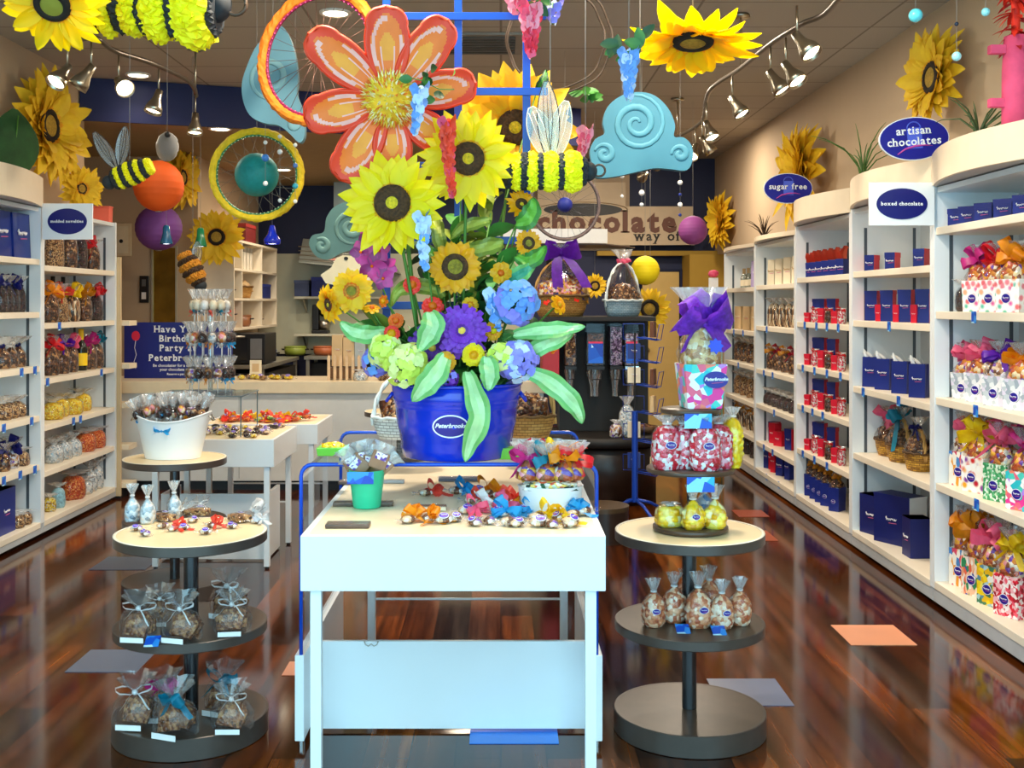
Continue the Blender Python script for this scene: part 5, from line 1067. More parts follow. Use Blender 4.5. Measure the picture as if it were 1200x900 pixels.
# popcorn box
def k_popbox():
    b = MB(); rbox(b, .125, .11, .16, 0, 0, 1.26); o = [('printed_box', b.mesh('printed_box', PR_TROPIC, .003), -1)]
    b = MB(); heap(b, .15, .13, .155, .14, 0, 4, .35); o.append(('popcorn', b.mesh('popcorn', cells('popcorn', ['#f4e2bc', '#e8c48a', '#fff4dc', '#d9a86a', '#b8845a'], 50, .5, .9)), -1))
    b = MB(); lathe(b, [(.079, .16), (.083, .20), (.07, .25), (.035, .30), (.022, .315)], 26, 0, None, True, lambda a, z: 1 + .06 * math.sin(a * 5 + z * 30), cap=False); ruff(b, .315, .02, .12, .085, 1, 3, 30); o.append(('cellophane', b.mesh('cellophane', [M_CELLO, M_RUFF]), -1))
    b = MB(); add_bow(b, (0, -.04, .305), .17, 0, 4, 2, 12, .5, .75); o.append(('bow', b.mesh('bow', plain('organza_purple', '#7a35c4', .35, var=.3, vs=60, thin=.35)), -1))
    b = MB(); prism(b, ell(.045, .03, 28), 0, .002, 1, T(.035, -.0685, .105) @ Rx(PI / 2 - .1)); tube(b, [(.018, -.0735, .093), (.06, -.0735, .096)], .0013, 4, 2); o.append(('emblem', b.mesh('emblem', LOGO_M), -1))
    me = text_mesh('Peterbrooke', .0165, P_INK, .0004, .0006, shear=.35); me.transform(T(.035, -.0725, .107) @ Rx(PI / 2 - .1)); o.append(('lettering', me, 4))
    b = MB(); prism(b, [(.05 * math.cos(a * PI / 8) * (1 - .3 * (a % 2)), .05 * math.sin(a * PI / 8) * (1 - .3 * (a % 2))) for a in range(16)], 0, .004, 0, T(.03, -.082, .225) @ Rx(PI / 2 - .2) @ Sc(.6)); o.append(('star_tag', b.mesh('star_tag', plain('tag_cobalt', '#2a4ad8', .4)), -1))
    return o
place(kit('popbox', k_popbox), 'popcorn_box', 'tropical printed popcorn box with purple organza bow on top of the stand', 'gift box', tray_pt(821, .4415, -.005), .12)
# caramel corn bags on the middle tier
cg = 'popcorn bags on the middle tier'
for px, py, sz, seed, st, lb in ((766, 733, 1.0, 1, True, 'popcorn bag with label at the outer end of the middle tier'), (790, 728, 1.05, 2, False, 'popcorn bag with dim tuft, second on the middle tier'), (818, 734, 1.15, 3, True, 'tallest popcorn bag with label beside the pole on the middle tier'), (846, 735, 1.0, 4, True, 'popcorn bag with low label, fourth on the middle tier'), (867, 731, 1.0, 5, False, 'popcorn bag with bright tuft at the far end of the middle tier'), (831, 722, 1.1, 6, False, 'popcorn bag at the back of the middle tier behind two labels'), (803, 720, 1.0, 7, False, 'popcorn bag at the back of the middle tier near the pole')):
    place(kit('corn%d' % seed, k_bag(.085, .078, .165, L_POP, .58, None, st, seed, .28, .1, None, .0135)), 'popcorn_bag', lb, 'bag of popcorn', on(RP, px, py, .395), RND.uniform(-.2, .2), cg, sz)
price_tag(on(RP, 800, 739, .395) + Vector((0, 0, .008)), (-1.25, 0, 0), 'blue price card under the tallest popcorn bag'); price_tag(on(RP, 842, 741, .395) + Vector((0, 0, .008)), (-1.25, 0, 0), 'blue price card under the fourth popcorn bag')

# ------------------------------------------------------------------ white oval tub on the rear round display
p = Vector((BP.x - .01, BP.y, .7195))
t = thing('oval_tub', 'white oval metal tub full of wrapped lollipops on the rear round display', 'tub', p)
def tubr(u, v):
    a = 2 * PI * u; z = .20 * v; r = .145 + .045 * v + .01 * v * v; zz = z * (1 + .22 * (math.cos(a) ** 2) * v); return (r * math.cos(a), r * .72 * math.sin(a), zz)
b = MB(); grid_surface(b, tubr, 48, 8, closed_u=True); b.add([(.145 * math.cos(2 * PI * i / 32), .145 * .72 * math.sin(2 * PI * i / 32), .001) for i in range(32)], [tuple(range(32))]); mpart('tub_body', b, M_WHITE, t)
b = MB(); tube(b, [tubr(i / 48, 1) for i in range(48)], .005, 6, closed=True); mpart('rolled_rim', b, M_WHITE, t)
for s in (-1, 1): b = MB(); tube(b, [(s * .198, -.03, .225), (s * .215, -.02, .20), (s * .218, .02, .20), (s * .198, .03, .225)], .005, 6); mpart('handle', b, M_STEEL, t)
b = MB(); add_bow(b, (-.02, -.128, .155), .085, 0, 2, 2, 3, .2, .3); mpart('blue_ribbon', b, RIB['blue'], t)
def k_pop(seed, c):
    def f():
        b = MB(); ball(b, (0, 0, .08), (.026, .022, .027), 10, 7, nz=.2, seed=seed); tube(b, [(0, 0, -.02), (0, 0, .06)], .0025, 5, 1); o = [('lollipop', b.mesh('lollipop', [c, P_TISS]), -1)]
        b = MB(); lathe(b, [(.012, .035), (.028, .065), (.029, .1), (.012, .115)], 12, 0, None, True, None, cap=False); ruff(b, .115, .012, .05, .032, 1, seed, 12); o.append(('wrapper', b.mesh('wrapper', [M_CELLO, M_RUFF]), -1))
        b = MB(); add_bow(b, (0, -.012, .045), .04, 0, 2, 2, seed, .5, .3); o.append(('tie', b.mesh('tie', RIB[['white', 'blue', 'orange', 'white', 'coral', 'teal'][seed % 6]]), -1)); return o
    return f
rn = random.Random(21); POPC = [C_CHOC, C_DARK, C_MIX, C_BRT, C_NUT]
for i in range(46):
    a = rn.uniform(0, 2 * PI); r = .165 * rn.uniform(0, 1) ** .5; x, y = r * math.cos(a), r * .66 * math.sin(a); s = rn.randint(0, 6)
    place(kit('pop%d' % s, k_pop(s, POPC[s % 5])), 'wrapped_lollipop', 'clear wrapped lollipop standing in the white oval tub', 'lollipop', p + Vector((x, y, .155 + rn.uniform(0, .03))), (rn.uniform(-.3, .3) - y * 2, rn.uniform(-.2, .2) + x * 2.6, rn.uniform(0, 6)), 'lollipops in the white oval tub')

# ------------------------------------------------------------------ rear white tables with their goods
T2 = (-2.05, -1.31, 6.4, 7.12, .752)
white_table(*T2[:4], T2[4], 'white display table behind the oval tub, strewn with dark wrapped sweets', .16, .033, .03, True)
white_table(-1.95, -1.19, 7.2, 7.85, .752, 'farther white display table with a row of green sweets on top', .13, .033, .03, True)
t = thing('base_box', 'low white base panel standing between the legs of the table behind the oval tub', 'display base', (-1.72, 6.62, 0))
b = MB(); box(b, -.31, .33, 0, .02, .01, .40); mpart('front_panel', b, M_WHITE, t, .003)
for x in (-.31, .31): b = MB(); box(b, x, x + .02, .0205, .36, .01, .40); mpart('side_panel', b, M_WHITE, t, .003)
rn = random.Random(33)
for i in range(54):
    x, y = rn.uniform(-2.0, -1.36), rn.uniform(6.46, 7.05); s = rn.randint(1, 4)
    place(kit('t2%d' % s, k_twist(.055, [C_CHOC, C_DARK, C_MIX, C_GOLD][s - 1], s, None)), 'wrapped_sweet', 'dark wrapped sweet among many on the white table behind the oval tub', 'sweet', (x, y, .7535), rn.uniform(0, 6), 'sweets on the table behind the oval tub')
for i in range(34):
    x, y = rn.uniform(-1.88, -1.24), rn.uniform(7.26, 7.5); s = rn.randint(1, 3)
    place(kit('t3%d' % s, k_twist(.06, [C_PRET, cells('green_sweets', ['#5a8a2a', '#a8c84a', '#2f5a1a', '#e8d27a', '#f0a06a'], 50, .4, .6), C_ORG][s - 1], s, ['yellow', None, 'coral'][s - 1])), 'wrapped_sweet', 'green or orange wrapped sweet heaped on the farther white table', 'sweet', (x, y, .7535 + rn.uniform(0, .02)), rn.uniform(0, 6), 'sweets on the farther white table')
# glass riser with lollipop tower on the table behind the tub
t = thing('glass_riser', 'glass shelf riser over the table behind the oval tub', 'display riser', (-1.72, 6.75, .7535))
b = MB(); box(b, -.34, .20, -.25, .2, .235, .243); mpart('glass_shelf', b, clear('shelf_glass', '#d8e6e6', .12, .03, .1), t)
b = MB(); tube(b, [(-.34, -.25, .239), (.2, -.25, .239), (.2, .2, .239)], .005, 4); mpart('glass_edge', b, plain('glass_edge_grey', '#5d6f78', .3), t)
for xx, yy in ((-.335, -.245), (.195, -.245), (-.335, .195), (.195, .195)): b = MB(); cyl(b, .004, 0, .2345, 8, M=T(xx, yy, 0)); mpart('leg', b, plain('glass_edge_grey', '#5d6f78'), t)
SP = Vector((-1.76, 6.72, .9985))
t = thing('lollipop_stand', 'clear three tier acrylic lollipop stand in front of the birthday banner', 'stand', SP)
for z, r in ((.008, .15), (.22, .15), (.415, .12)):
    b = MB(); lathe(b, [(r, z - .006), (r, z + .004), (0, z + .004)], 32, cap=False); mpart('clear_tier', b, M_ACRYL, t)
b = MB(); cyl(b, .014, .013, .52, 14); mpart('pole', b, clear('pole_clear', '#e8f0f2', .3, .05, .2), t)
for z, r, n, cs in ((.015, .12, 13, [C_DARK, C_CHOC, C_MIX]), (.228, .12, 13, [C_DARK, C_SILV, C_BRT]), (.423, .095, 12, [P_KRAFT, P_KRAFT, P_TISS])):
    for i in range(n):
        a = 2 * PI * i / n + z; s = i % 3
        place(kit('sp%d%d' % (z * 1000, s), k_pop(s + (1 if z < .3 else 4), cs[s])), 'wrapped_lollipop', ['dark wrapped lollipop on the lowest clear tier', 'wrapped lollipop with mixed colours on the middle clear tier', 'cream lollipop with bright tie on the top clear tier'][0 if z < .1 else 1 if z < .3 else 2] + ' of the stand', 'lollipop', SP + Vector((r * math.cos(a), r * math.sin(a), z + .012)), (0, 0, a), 'lollipops on the %s clear tier' % ('lowest' if z < .1 else 'middle' if z < .3 else 'top'), 1.15)
# ------------------------------------------------------------------ blue bucket and trellis
BX, BY, BZ0, BZ1 = -.161, 4.03, AZ + .006, 1.25
M_BUCK = plain('bucket_blue', '#0a32c8', .22, 0, var=.03, vs=3, coat=.4)
t = thing('metal_bucket', 'large glossy cobalt blue bucket with oval emblem, full of artificial flowers', 'bucket', (BX, BY, BZ0)); H = BZ1 - BZ0
b = MB(); lathe(b, [(0, .004), (.185, .003), (.19, 0), (.195, .004), (.199, .03), (.201, .033), (.2015, .06), (.204, .063), (.22, .175), (.223, .178), (.2225, .182), (.2245, .186), (.2245, .19), (.227, .194), (.2265, .20), (.229, .204), (.236, H), (.229, H), (.216, .12), (.19, .02), (0, .012)], 64, cap=False); mpart('bucket_body', b, M_BUCK, t)
b = MB(); tube(b, [(.235 * math.cos(i * PI / 32), .235 * math.sin(i * PI / 32), H) for i in range(64)], .006, 8, closed=True); mpart('rolled_rim', b, M_BUCK, t)
for s in (-1, 1): b = MB(); tube(b, [(s * .228, -.04, .23), (s * .25, -.035, .2), (s * .252, .035, .2), (s * .228, .04, .23)], .006, 8); mpart('handle', b, M_BUCK, t)
b = MB(); yy = -.2135; prism(b, ell(.063, .041, 40), 0, .002, 0, T(-.012, yy, .127) @ Rx(PI / 2 + .14)); prism(b, ell(.058, .036, 40), .002, .003, 1, T(-.012, yy, .127) @ Rx(PI / 2 + .14))
o = mpart('emblem', b, [P_INK, plain('emblem_purple', '#2a1a8a', .4)], t, label='white rimmed oval emblem with script wordmark')
part('lettering', text_mesh('Peterbrooke', .021, P_INK, .0006, .0006, shear=.35), o, (-.012, yy - .0042, .129), (PI / 2 + .14, 0, 0))
b = MB(); lathe(b, [(.218, .2), (.15, .225), (0, .235)], 32, 0, None, True, lambda a, z: 1 + .05 * math.sin(a * 7), cap=False); mpart('moss_filling', b, plain('moss', '#2f4a1c', .9, var=.4, vs=40), t)
M_TREL = plain('trellis_blue', '#0a49b4', .35, var=.05, vs=6); TY = 4.17
t = thing('blue_trellis', 'bright blue painted lattice standing in the bucket behind the flowers', 'trellis', (BX, TY, BZ0 + .05))
o = Vector(t.location); bw = .0145
for px in (453, 537, 617):
    x = (px - PX) * TY / F - o.x; b = MB(); box(b, x - bw, x + bw, -.008, .008, 0 if px == 537 else CH - ((374 if px == 453 else 290) - PY) * TY / F - o.z, 2.86 - o.z); mpart('upright', b, M_TREL, t, .002)
for py, xa, xb in ((20, 448, 640), (108, 448, 642), (195, 448, 625), (282, 448, 622), (358, 448, 540)):
    z = CH - (py - PY) * TY / F - o.z; b = MB(); box(b, (xa - PX) * TY / F - o.x, (xb - PX) * TY / F - o.x, -.0165, -.0085, z - bw, z + bw); mpart('crossbar', b, M_TREL, t, .002)

# ------------------------------------------------------------------ artificial flowers
G_STEM = plain('stem_green', '#4a7a24', .6, var=.15); G_LEAF = plain('leaf_green', '#3d7a2e', .5, var=.3, vs=14); G_DARK = plain('leaf_dark', '#1f4a24', .5, var=.3, vs=14); G_OLIVE = plain('leaf_olive', '#7a8a2e', .5, var=.3, vs=14); G_PALE = plain('leaf_pale', '#6fb465', .45, var=.2, vs=10); G_MINT = plain('leaf_mint', '#b4dca0', .45, var=.16, vs=14); G_EDGE = plain('leaf_edge', '#7cba6a', .45, var=.12, vs=10)
Y_SUN = plain('petal_sun_yellow', '#ffe600', .5, var=.05, vs=12, thin=.35); Y_DEEP = plain('petal_deep_yellow', '#ffb400', .5, var=.12, vs=12, thin=.35); Y_ORG = plain('petal_orange', '#ff7a0a', .5, var=.15, vs=12, thin=.35); Y_RED = plain('petal_red', '#f0240e', .5, var=.12, vs=12)
Y_GOLD = plain('petal_gold', '#ffc81a', .55, var=.12, vs=12, thin=.35)
D_BRN = plain('disc_brown', '#4a2e12', .85, var=.5, vs=90, bmp=1); D_YEL = plain('disc_yellow', '#d9b81a', .8, var=.35, vs=90, bmp=1); D_OLV = plain('disc_olive', '#8a7a1a', .8, var=.35, vs=80, bmp=1)
BUCKET_MOUTH = Vector((BX, BY, BZ1 - .02))
def local(t, p): return t.matrix_world.inverted() @ Vector(p)
def flower(name, label, pos, normal, parts, group=None, stem=True, cat='flower', via=None, stemr=.0035, hang=False):
    M = T(*pos) @ facing(normal); t = thing(name, label, cat, M=M, group=group); bpy.context.view_layer.update()
    for nm, mb, mats in parts: mpart(nm, mb, mats, t)
    if stem:
        e = BUCKET_MOUTH + Vector((max(-.15, min(.15, (pos[0] - BX) * .5)), max(-.1, min(.12, (pos[1] - BY) * .5)), 0)); n = Vector(normal).normalized()
        a = Vector(pos) - n * .012; m = (a * .45 + e * .55) + Vector((0, .02, .05)) - n * .04
        Mi = M.inverted(); pts = []
        for i in range(9):
            s = i / 8; pts.append(Mi @ ((1 - s) ** 2 * a + 2 * s * (1 - s) * m + s * s * e))
        b = MB(); tube(b, pts, stemr, 6); mpart('stem', b, G_STEM, t)
    if hang:
        Mi = M.inverted(); b = MB(); tube(b, [Mi @ Vector(pos), Mi @ Vector((pos[0], pos[1], ZC - .005 if hang is True else hang))], .0015, 4); mpart('hanging_cord', b, plain('thread_grey', '#9a9a98', .6), t)
    return t
def sun_parts(R, rd, n=17, rows=2, seed=1, mats=None, disc=None, eye=None, wd=.17, cup=.25, lift=.15, curl=-.2, er=.33, pointy=.9):
    rn = random.Random(seed); b = MB(); mats = mats or [Y_SUN, Y_DEEP]
    for r in range(rows):
        for i in range(n):
            a = 2 * PI * (i + .5 * r) / n + rn.uniform(-.08, .08); L = (R - rd * .7) * (1 - .13 * r) * rn.uniform(.88, 1.08)
            petal(b, Rz(a) @ T(0, 0, .004 * r) @ Rx(rn.uniform(-.3, .3)), L, R * wd * rn.uniform(.85, 1.15), lambda v: (math.sin(PI * (v * .8 + .16)) if v < .5 else math.sin(PI * .56) * (1 - ((v - .5) / .5) ** 1.25) + .015) ** pointy, lift * rn.uniform(.4, 1.5) + .12 * r, curl * rn.uniform(.3, 1.5), cup, 4, 6, 0, lambda u, v: 1 if v < .17 else 0, rd * .7)
    c = MB(); lathe(c, [(rd * 1.02, .0), (rd * .95, rd * .3), (rd * .6, rd * .36), (rd * er, rd * .3)], 28, cap=False)
    d = MB(); lathe(d, [(rd * er, rd * .3), (rd * er * .6, rd * .36), (0, rd * .38)], 20, cap=False)
    return [('petals', b, mats), ('disc', c, disc or D_BRN), ('disc_eye', d, eye or D_YEL)]
def rays(R, rd, n, rows, mats, ctr, seed=1, wd=.2, lift=.3, tip=.6):
    rn = random.Random(seed); b = MB()
    for r in range(rows):
        k = 1 - .2 * r
        for i in range(n):
            a = 2 * PI * (i + .5 * (r % 2)) / n + rn.uniform(-.1, .1)
            petal(b, Rz(a) @ T(0, 0, R * .06 * r), (R - rd) * k * rn.uniform(.9, 1.05), R * wd, lambda v: .35 + .65 * math.sin(PI * min(1, .12 + v * .8)) if v < .9 else tip, lift * (.3 + .5 * r), -.25, .3, 3, 4, 0, (lambda u, v: 1 if v < .35 and len(mats) > 1 else 0), rd * .6)
    d = MB(); ball(d, (0, 0, R * .1), (rd, rd, rd * .7), 12, 8, nz=.3, ns=7)
    return [('petals', b, mats), ('flower_center', d, ctr)]
def florets(R, n, pr, mats, seed=1, squash=.8, core=None):
    """hydrangea head: many four-petalled florets on a dome"""
    rn = random.Random(seed); b = MB(); ga = PI * (3 - 5 ** .5)
    for i in range(n):
        z = 1 - 1.55 * (i + .5) / n; r = (1 - z * z) ** .5; a = ga * i
        p = Vector((r * math.cos(a), r * math.sin(a), z * squash)); M = T(*(p * R * rn.uniform(.82, 1.12))) @ facing((p.x + rn.uniform(-.3, .3), p.y + rn.uniform(-.3, .3), p.z + .45)) @ Rz(rn.uniform(0, 2)); k = rn.randrange(len(mats))
        for q in range(4): petal(b, M @ Rz(q * PI / 2), pr * .95, pr * .5, lambda v: math.sin(PI * min(.97, .12 + v * .78)), .25, -.25, .2, 2, 3, k)
    c = MB(); ball(c, (0, 0, 0), (R * .62, R * .62, R * .55 * squash), 12, 8)
    return [('blossom', b, mats), ('flower_core', c, core or G_DARK)]
def toward(p, dx=0, dz=0): v = (Vector((0, 0, CH)) - Vector(p)).normalized(); return (v.x + dx, v.y, v.z + dz)
FG = 'artificial flowers in the blue bucket'
def put(name, label, px, py, y, parts, dx=0, dz=0, **k):
    p = W(px, py, y); return flower(name, label, p, toward(p, dx, dz), parts, FG, **k)
mpp = lambda px, y: px * y / F
put('sunflower', 'large bright yellow sunflower, lower of the two biggest above the blue bucket', 460, 238, 3.86, sun_parts(mpp(64, 3.86), mpp(22, 3.86), 17, 2, 3), -.15, .1, stemr=.006)
put('sunflower', 'large bright yellow sunflower beside the coral flower string', 548, 186, 3.92, sun_parts(mpp(60, 3.92), mpp(20, 3.92), 16, 2, 5), .1, .05, stemr=.006)
put('sunflower', 'deep yellow sunflower behind the blue lattice and the striped bee', 603, 150, 4.32, sun_parts(mpp(78, 4.32), mpp(22, 4.32), 18, 3, 8, [Y_GOLD, Y_DEEP], wd=.2), .1, .1, stemr=.006)
put('sunflower', 'orange sunflower with broad brown disc at the middle of the bouquet', 533, 313, 3.9, sun_parts(mpp(33, 3.9), mpp(16, 3.9), 18, 2, 9, [Y_DEEP, Y_ORG], eye=D_OLV, er=.55, wd=.2), .1, .1)
put('sunflower', 'small orange sunflower at the edge of the bouquet beside the purple bow', 619, 285, 3.98, sun_parts(mpp(18, 3.98), mpp(8, 3.98), 14, 2, 10, [Y_DEEP, Y_ORG], eye=D_OLV, er=.5), .3, .1)
put('sunflower', 'small orange sunflower high beside the olive leaf under the bee', 611, 240, 4.05, sun_parts(mpp(20, 4.05), mpp(8, 4.05), 14, 2, 11, [Y_DEEP, Y_ORG], er=.3), .3, .5)
put('sunflower', 'golden sunflower at the outer end of the bouquet near the kitchen, face on', 412, 341, 3.95, sun_parts(mpp(27, 3.95), mpp(9, 3.95), 14, 2, 12, [Y_GOLD, Y_ORG], plain('disc_orange', '#c8781a', .7, var=.4, vs=90), D_OLV, er=.8, wd=.24), -.1, 0)
put('sunflower', 'golden sunflower at the outer end of the bouquet turned sideways', 386, 357, 3.98, sun_parts(mpp(25, 3.98), mpp(8, 3.98), 13, 2, 13, [Y_GOLD, Y_ORG], wd=.24), -1.4, -.3)
P_PUR = plain('petal_purple', '#5a1690', .5, var=.25, vs=14); P_PUR2 = plain('petal_violet', '#7a2ab8', .5, var=.2, vs=14); P_MAG = plain('petal_magenta', '#b8307e', .45, var=.25, vs=18); P_BLU = plain('petal_sky', '#6fa4f0', .5, var=.15, vs=20); P_LAV = plain('petal_lavender', '#8f8af0', .5, var=.15, vs=20); P_ICE = plain('petal_ice', '#c4daf8', .5, var=.08, vs=20); P_LIME = plain('petal_lime', '#d6ec5a', .5, var=.12, vs=20); P_LIME2 = plain('petal_pale_lime', '#eef7a0', .5, var=.08, vs=20); P_COR = plain('petal_coral', '#f0452a', .5, var=.2, vs=20); P_PNK = plain('petal_pink', '#f2557a', .5, var=.2, vs=20); P_PNK2 = plain('petal_light_pink', '#ff9ab0', .5, var=.12, vs=20)
put('purple_dahlia', 'large purple dahlia with yellow eye over the rim of the blue bucket', 541, 388, 3.84, rays(mpp(36, 3.84), mpp(6, 3.84), 18, 4, [P_PUR2, P_PUR], plain('eye_yellow', '#f2c84a', .6), 2, .14), .05, .1)
put('purple_dahlia', 'darker purple dahlia tucked behind the pale heart-shaped leaf', 507, 407, 3.9, rays(mpp(32, 3.9), mpp(5, 3.9), 18, 3, [P_PUR, P_PUR], plain('eye_yellow', '#f2c84a'), 3, .14), -.1, -.2)
put('yellow_daisy', 'bright yellow daisy over the middle of the bucket rim', 555, 416, 3.8, rays(mpp(16, 3.8), mpp(5, 3.8), 12, 3, [Y_SUN, Y_DEEP], Y_DEEP, 4, .3), .1, -.1)
put('yellow_daisy', 'orange yellow daisy beside the leaf lying over the bucket rim', 521, 425, 3.8, rays(mpp(15, 3.8), mpp(4, 3.8), 11, 3, [Y_DEEP, Y_ORG], Y_DEEP, 5, .3), -.1, -.1)
put('yellow_daisy', 'yellow orange daisy under the blue florets', 578, 388, 3.9, rays(mpp(13, 3.9), mpp(4, 3.9), 10, 2, [Y_DEEP, Y_ORG], Y_SUN, 6, .3), .3, 0)
put('red_daisy', 'red orange flower in front of the dark gap of the lattice', 483, 334, 3.95, rays(mpp(13, 3.95), mpp(5, 3.95), 8, 2, [Y_RED, Y_ORG], Y_ORG, 7, .35), 0, .1)
put('red_daisy', 'red flower with orange eye on the lowest lattice bar', 507, 359, 3.92, rays(mpp(15, 3.92), mpp(5, 3.92), 8, 2, [Y_RED, Y_RED], Y_ORG, 8, .35), .1, .3)
put('red_daisy', 'orange flower below the lattice corner', 464, 376, 3.92, rays(mpp(11, 3.92), mpp(4, 3.92), 9, 2, [Y_ORG, Y_RED], Y_ORG, 9, .35), -.1, .1)
put('red_daisy', 'red flower with orange heart above the lime blossoms', 459, 391, 3.88, rays(mpp(12, 3.88), mpp(5, 3.88), 6, 2, [Y_RED, Y_ORG], Y_DEEP, 10, .45), -.2, .1)
put('orange_daisy', 'orange flower on a stalk beside the red shop panel', 647, 403, 3.95, rays(mpp(13, 3.95), mpp(4, 3.95), 8, 2, [Y_ORG, Y_DEEP], Y_DEEP, 11, .3), .9, .3)
put('orange_daisy', 'yellow orange flower in front of the tan basket', 655, 357, 3.98, rays(mpp(14, 3.98), mpp(4, 3.98), 8, 2, [Y_DEEP, Y_ORG], Y_DEEP, 12, .3), 1.2, .5)
put('orange_daisy', 'yellow butterfly-like flower next to the orange sunflower', 587, 320, 3.93, rays(mpp(15, 3.93), mpp(4, 3.93), 6, 1, [Y_DEEP, Y_GOLD], Y_ORG, 13, .42), .2, 0)
put('orange_daisy', 'small orange flower hanging near the lattice upright', 449, 353, 3.97, rays(mpp(9, 3.97), mpp(3, 3.97), 7, 1, [Y_ORG, Y_DEEP], Y_DEEP, 14, .3), -.9, 0)
put('orange_daisy', 'flat golden flower under the golden face-on sunflower', 436, 361, 3.95, rays(mpp(12, 3.95), mpp(3, 3.95), 8, 1, [Y_DEEP, Y_GOLD], Y_ORG, 15, .3), 0, 1.6)
put('orange_daisy', 'golden flower below the orange sunflower stalk', 551, 358, 3.95, rays(mpp(12, 3.95), mpp(4, 3.95), 9, 2, [Y_GOLD, Y_ORG], Y_DEEP, 16, .3), .1, 0)
put('hydrangea', 'blue hydrangea head at the bouquet edge in front of the tan basket', 606, 354, 3.88, florets(mpp(24, 3.88), 40, mpp(9, 3.88), [P_BLU, P_BLU, P_LAV], 1), .2, .1)
put('hydrangea', 'lavender hydrangea head hanging over the bucket rim', 607, 424, 3.84, florets(mpp(22, 3.84), 44, mpp(7.5, 3.84), [P_LAV, P_ICE, P_LAV], 2), .3, -.2)
put('hydrangea', 'small blue hydrangea at the outer rim beside the wooden planter', 440, 424, 3.98, florets(mpp(15, 3.98), 24, mpp(7, 3.98), [P_BLU, P_LAV], 3), -.4, -.1)
put('hydrangea', 'lime hydrangea head over the bucket rim, larger of two side by side', 477, 428, 3.82, florets(mpp(23, 3.82), 40, mpp(8, 3.82), [P_LIME, P_LIME2], 4), -.1, -.1)
put('hydrangea', 'lime hydrangea head at the outer bucket rim beside the red flowers', 452, 412, 3.88, florets(mpp(18, 3.88), 30, mpp(8, 3.88), [P_LIME, P_LIME2], 5), -.3, 0)
put('hydrangea', 'small lime hydrangea next to the lavender one', 588, 419, 3.83, florets(mpp(16, 3.83), 28, mpp(7, 3.83), [P_LIME, P_LIME2], 6), .1, -.1)
put('hydrangea', 'small violet cluster peeping over the bucket rim', 527, 444, 3.82, florets(mpp(10, 3.82), 18, mpp(5, 3.82), [P_PUR2, P_LAV], 7), 0, -.3)
def spike(L, n, pr, mats, seed=1, r0=.02, bend=.0):
    """florets strung along a hanging or standing stalk, along local -Y"""
    rn = random.Random(seed); b = MB(); ga = PI * (3 - 5 ** .5)
    for i in range(n):
        s = i / n; rr = r0 * (1 - .75 * s); a = ga * i; p = Vector((rr * math.cos(a) + bend * s * s, -L * s, rr * math.sin(a)))
        M = T(*p) @ facing((math.cos(a), -.3, math.sin(a) + .4)); k = rn.randrange(len(mats))
        for q in range(4): petal(b, M @ Rz(q * PI / 2 + i), pr * (1 - .45 * s), pr * .6 * (1 - .45 * s), lambda v: math.sin(PI * min(.97, .12 + v * .78)), .3, -.2, .25, 2, 3, k)
    c = MB(); tube(c, [(bend * s * s, -L * s, 0) for s in (0, .25, .5, .75, 1)], .003, 6)
    return [('blossom', b, mats), ('stalk', c, G_STEM)]
put('delphinium', 'pale blue delphinium spike under the large yellow sunflower', 495, 252, 3.83, spike(mpp(66, 3.83), 26, mpp(9, 3.83), [P_BLU, P_ICE, P_ICE], 1, .018, .01), 0, 0)
put('delphinium', 'pale blue delphinium sprig between the orange and blue flowers', 577, 342, 3.9, spike(mpp(45, 3.9), 20, mpp(9, 3.9), [P_ICE, P_BLU], 2, .018, .02), .2, 0)
put('wisteria', 'blue wisteria cluster lying on the giant orange flower', 492, 102, 3.78, spike(mpp(55, 3.78), 24, mpp(8, 3.78), [P_BLU, P_ICE], 3, .022, -.02), 0, 0, stem=False)
put('pink_blossom_string', 'coral red blossom string hanging over the disc of a large sunflower', 524, 142, 3.80, spike(mpp(88, 3.80), 44, mpp(9, 3.80), [P_COR, P_PNK, P_COR], 4, .017, .02), 0, 0, stem=False)
put('pink_blossom', 'pink blossom sprig between the striped bee and the blue cloud', 686, 152, 4.3, spike(mpp(34, 4.3), 22, mpp(8, 4.3), [P_PNK, P_PNK2], 5, .02, -.02), .2, 0, stem=False, hang=True)
def orchid(R, seed):
    rn = random.Random(seed); b = MB()
    for c in ((0, 0, 0, 1), (.35, .75, .0, .8), (-.55, .7, -.1, .8), (.55, -.6, .0, .8), (.75, .0, -.1, .7), (-.2, 1.5, -.1, .7)):
        for i in range(5): petal(b, T(c[0] * R, c[1] * R, c[2] * R) @ Rz(i * 1.257 + c[0]) @ Rx(rn.uniform(-.3, .3)), R * .75 * c[3], R * .34 * c[3], lift=.35, curl=-.4, mat=i % 2)
    d = MB()
    for c in ((0, 0), (.35, .75), (-.55, .7), (.55, -.6)): ball(d, (c[0] * R, c[1] * R, R * .06), R * .08, 8, 6)
    return [('petals', b, [P_MAG, plain('petal_plum', '#8a2068', .45, var=.25, vs=18)]), ('flower_center', d, Y_ORG)]
put('orchid', 'magenta orchid spray under the lower large sunflower', 436, 312, 3.98, orchid(mpp(24, 3.98), 2), -.2, 0)
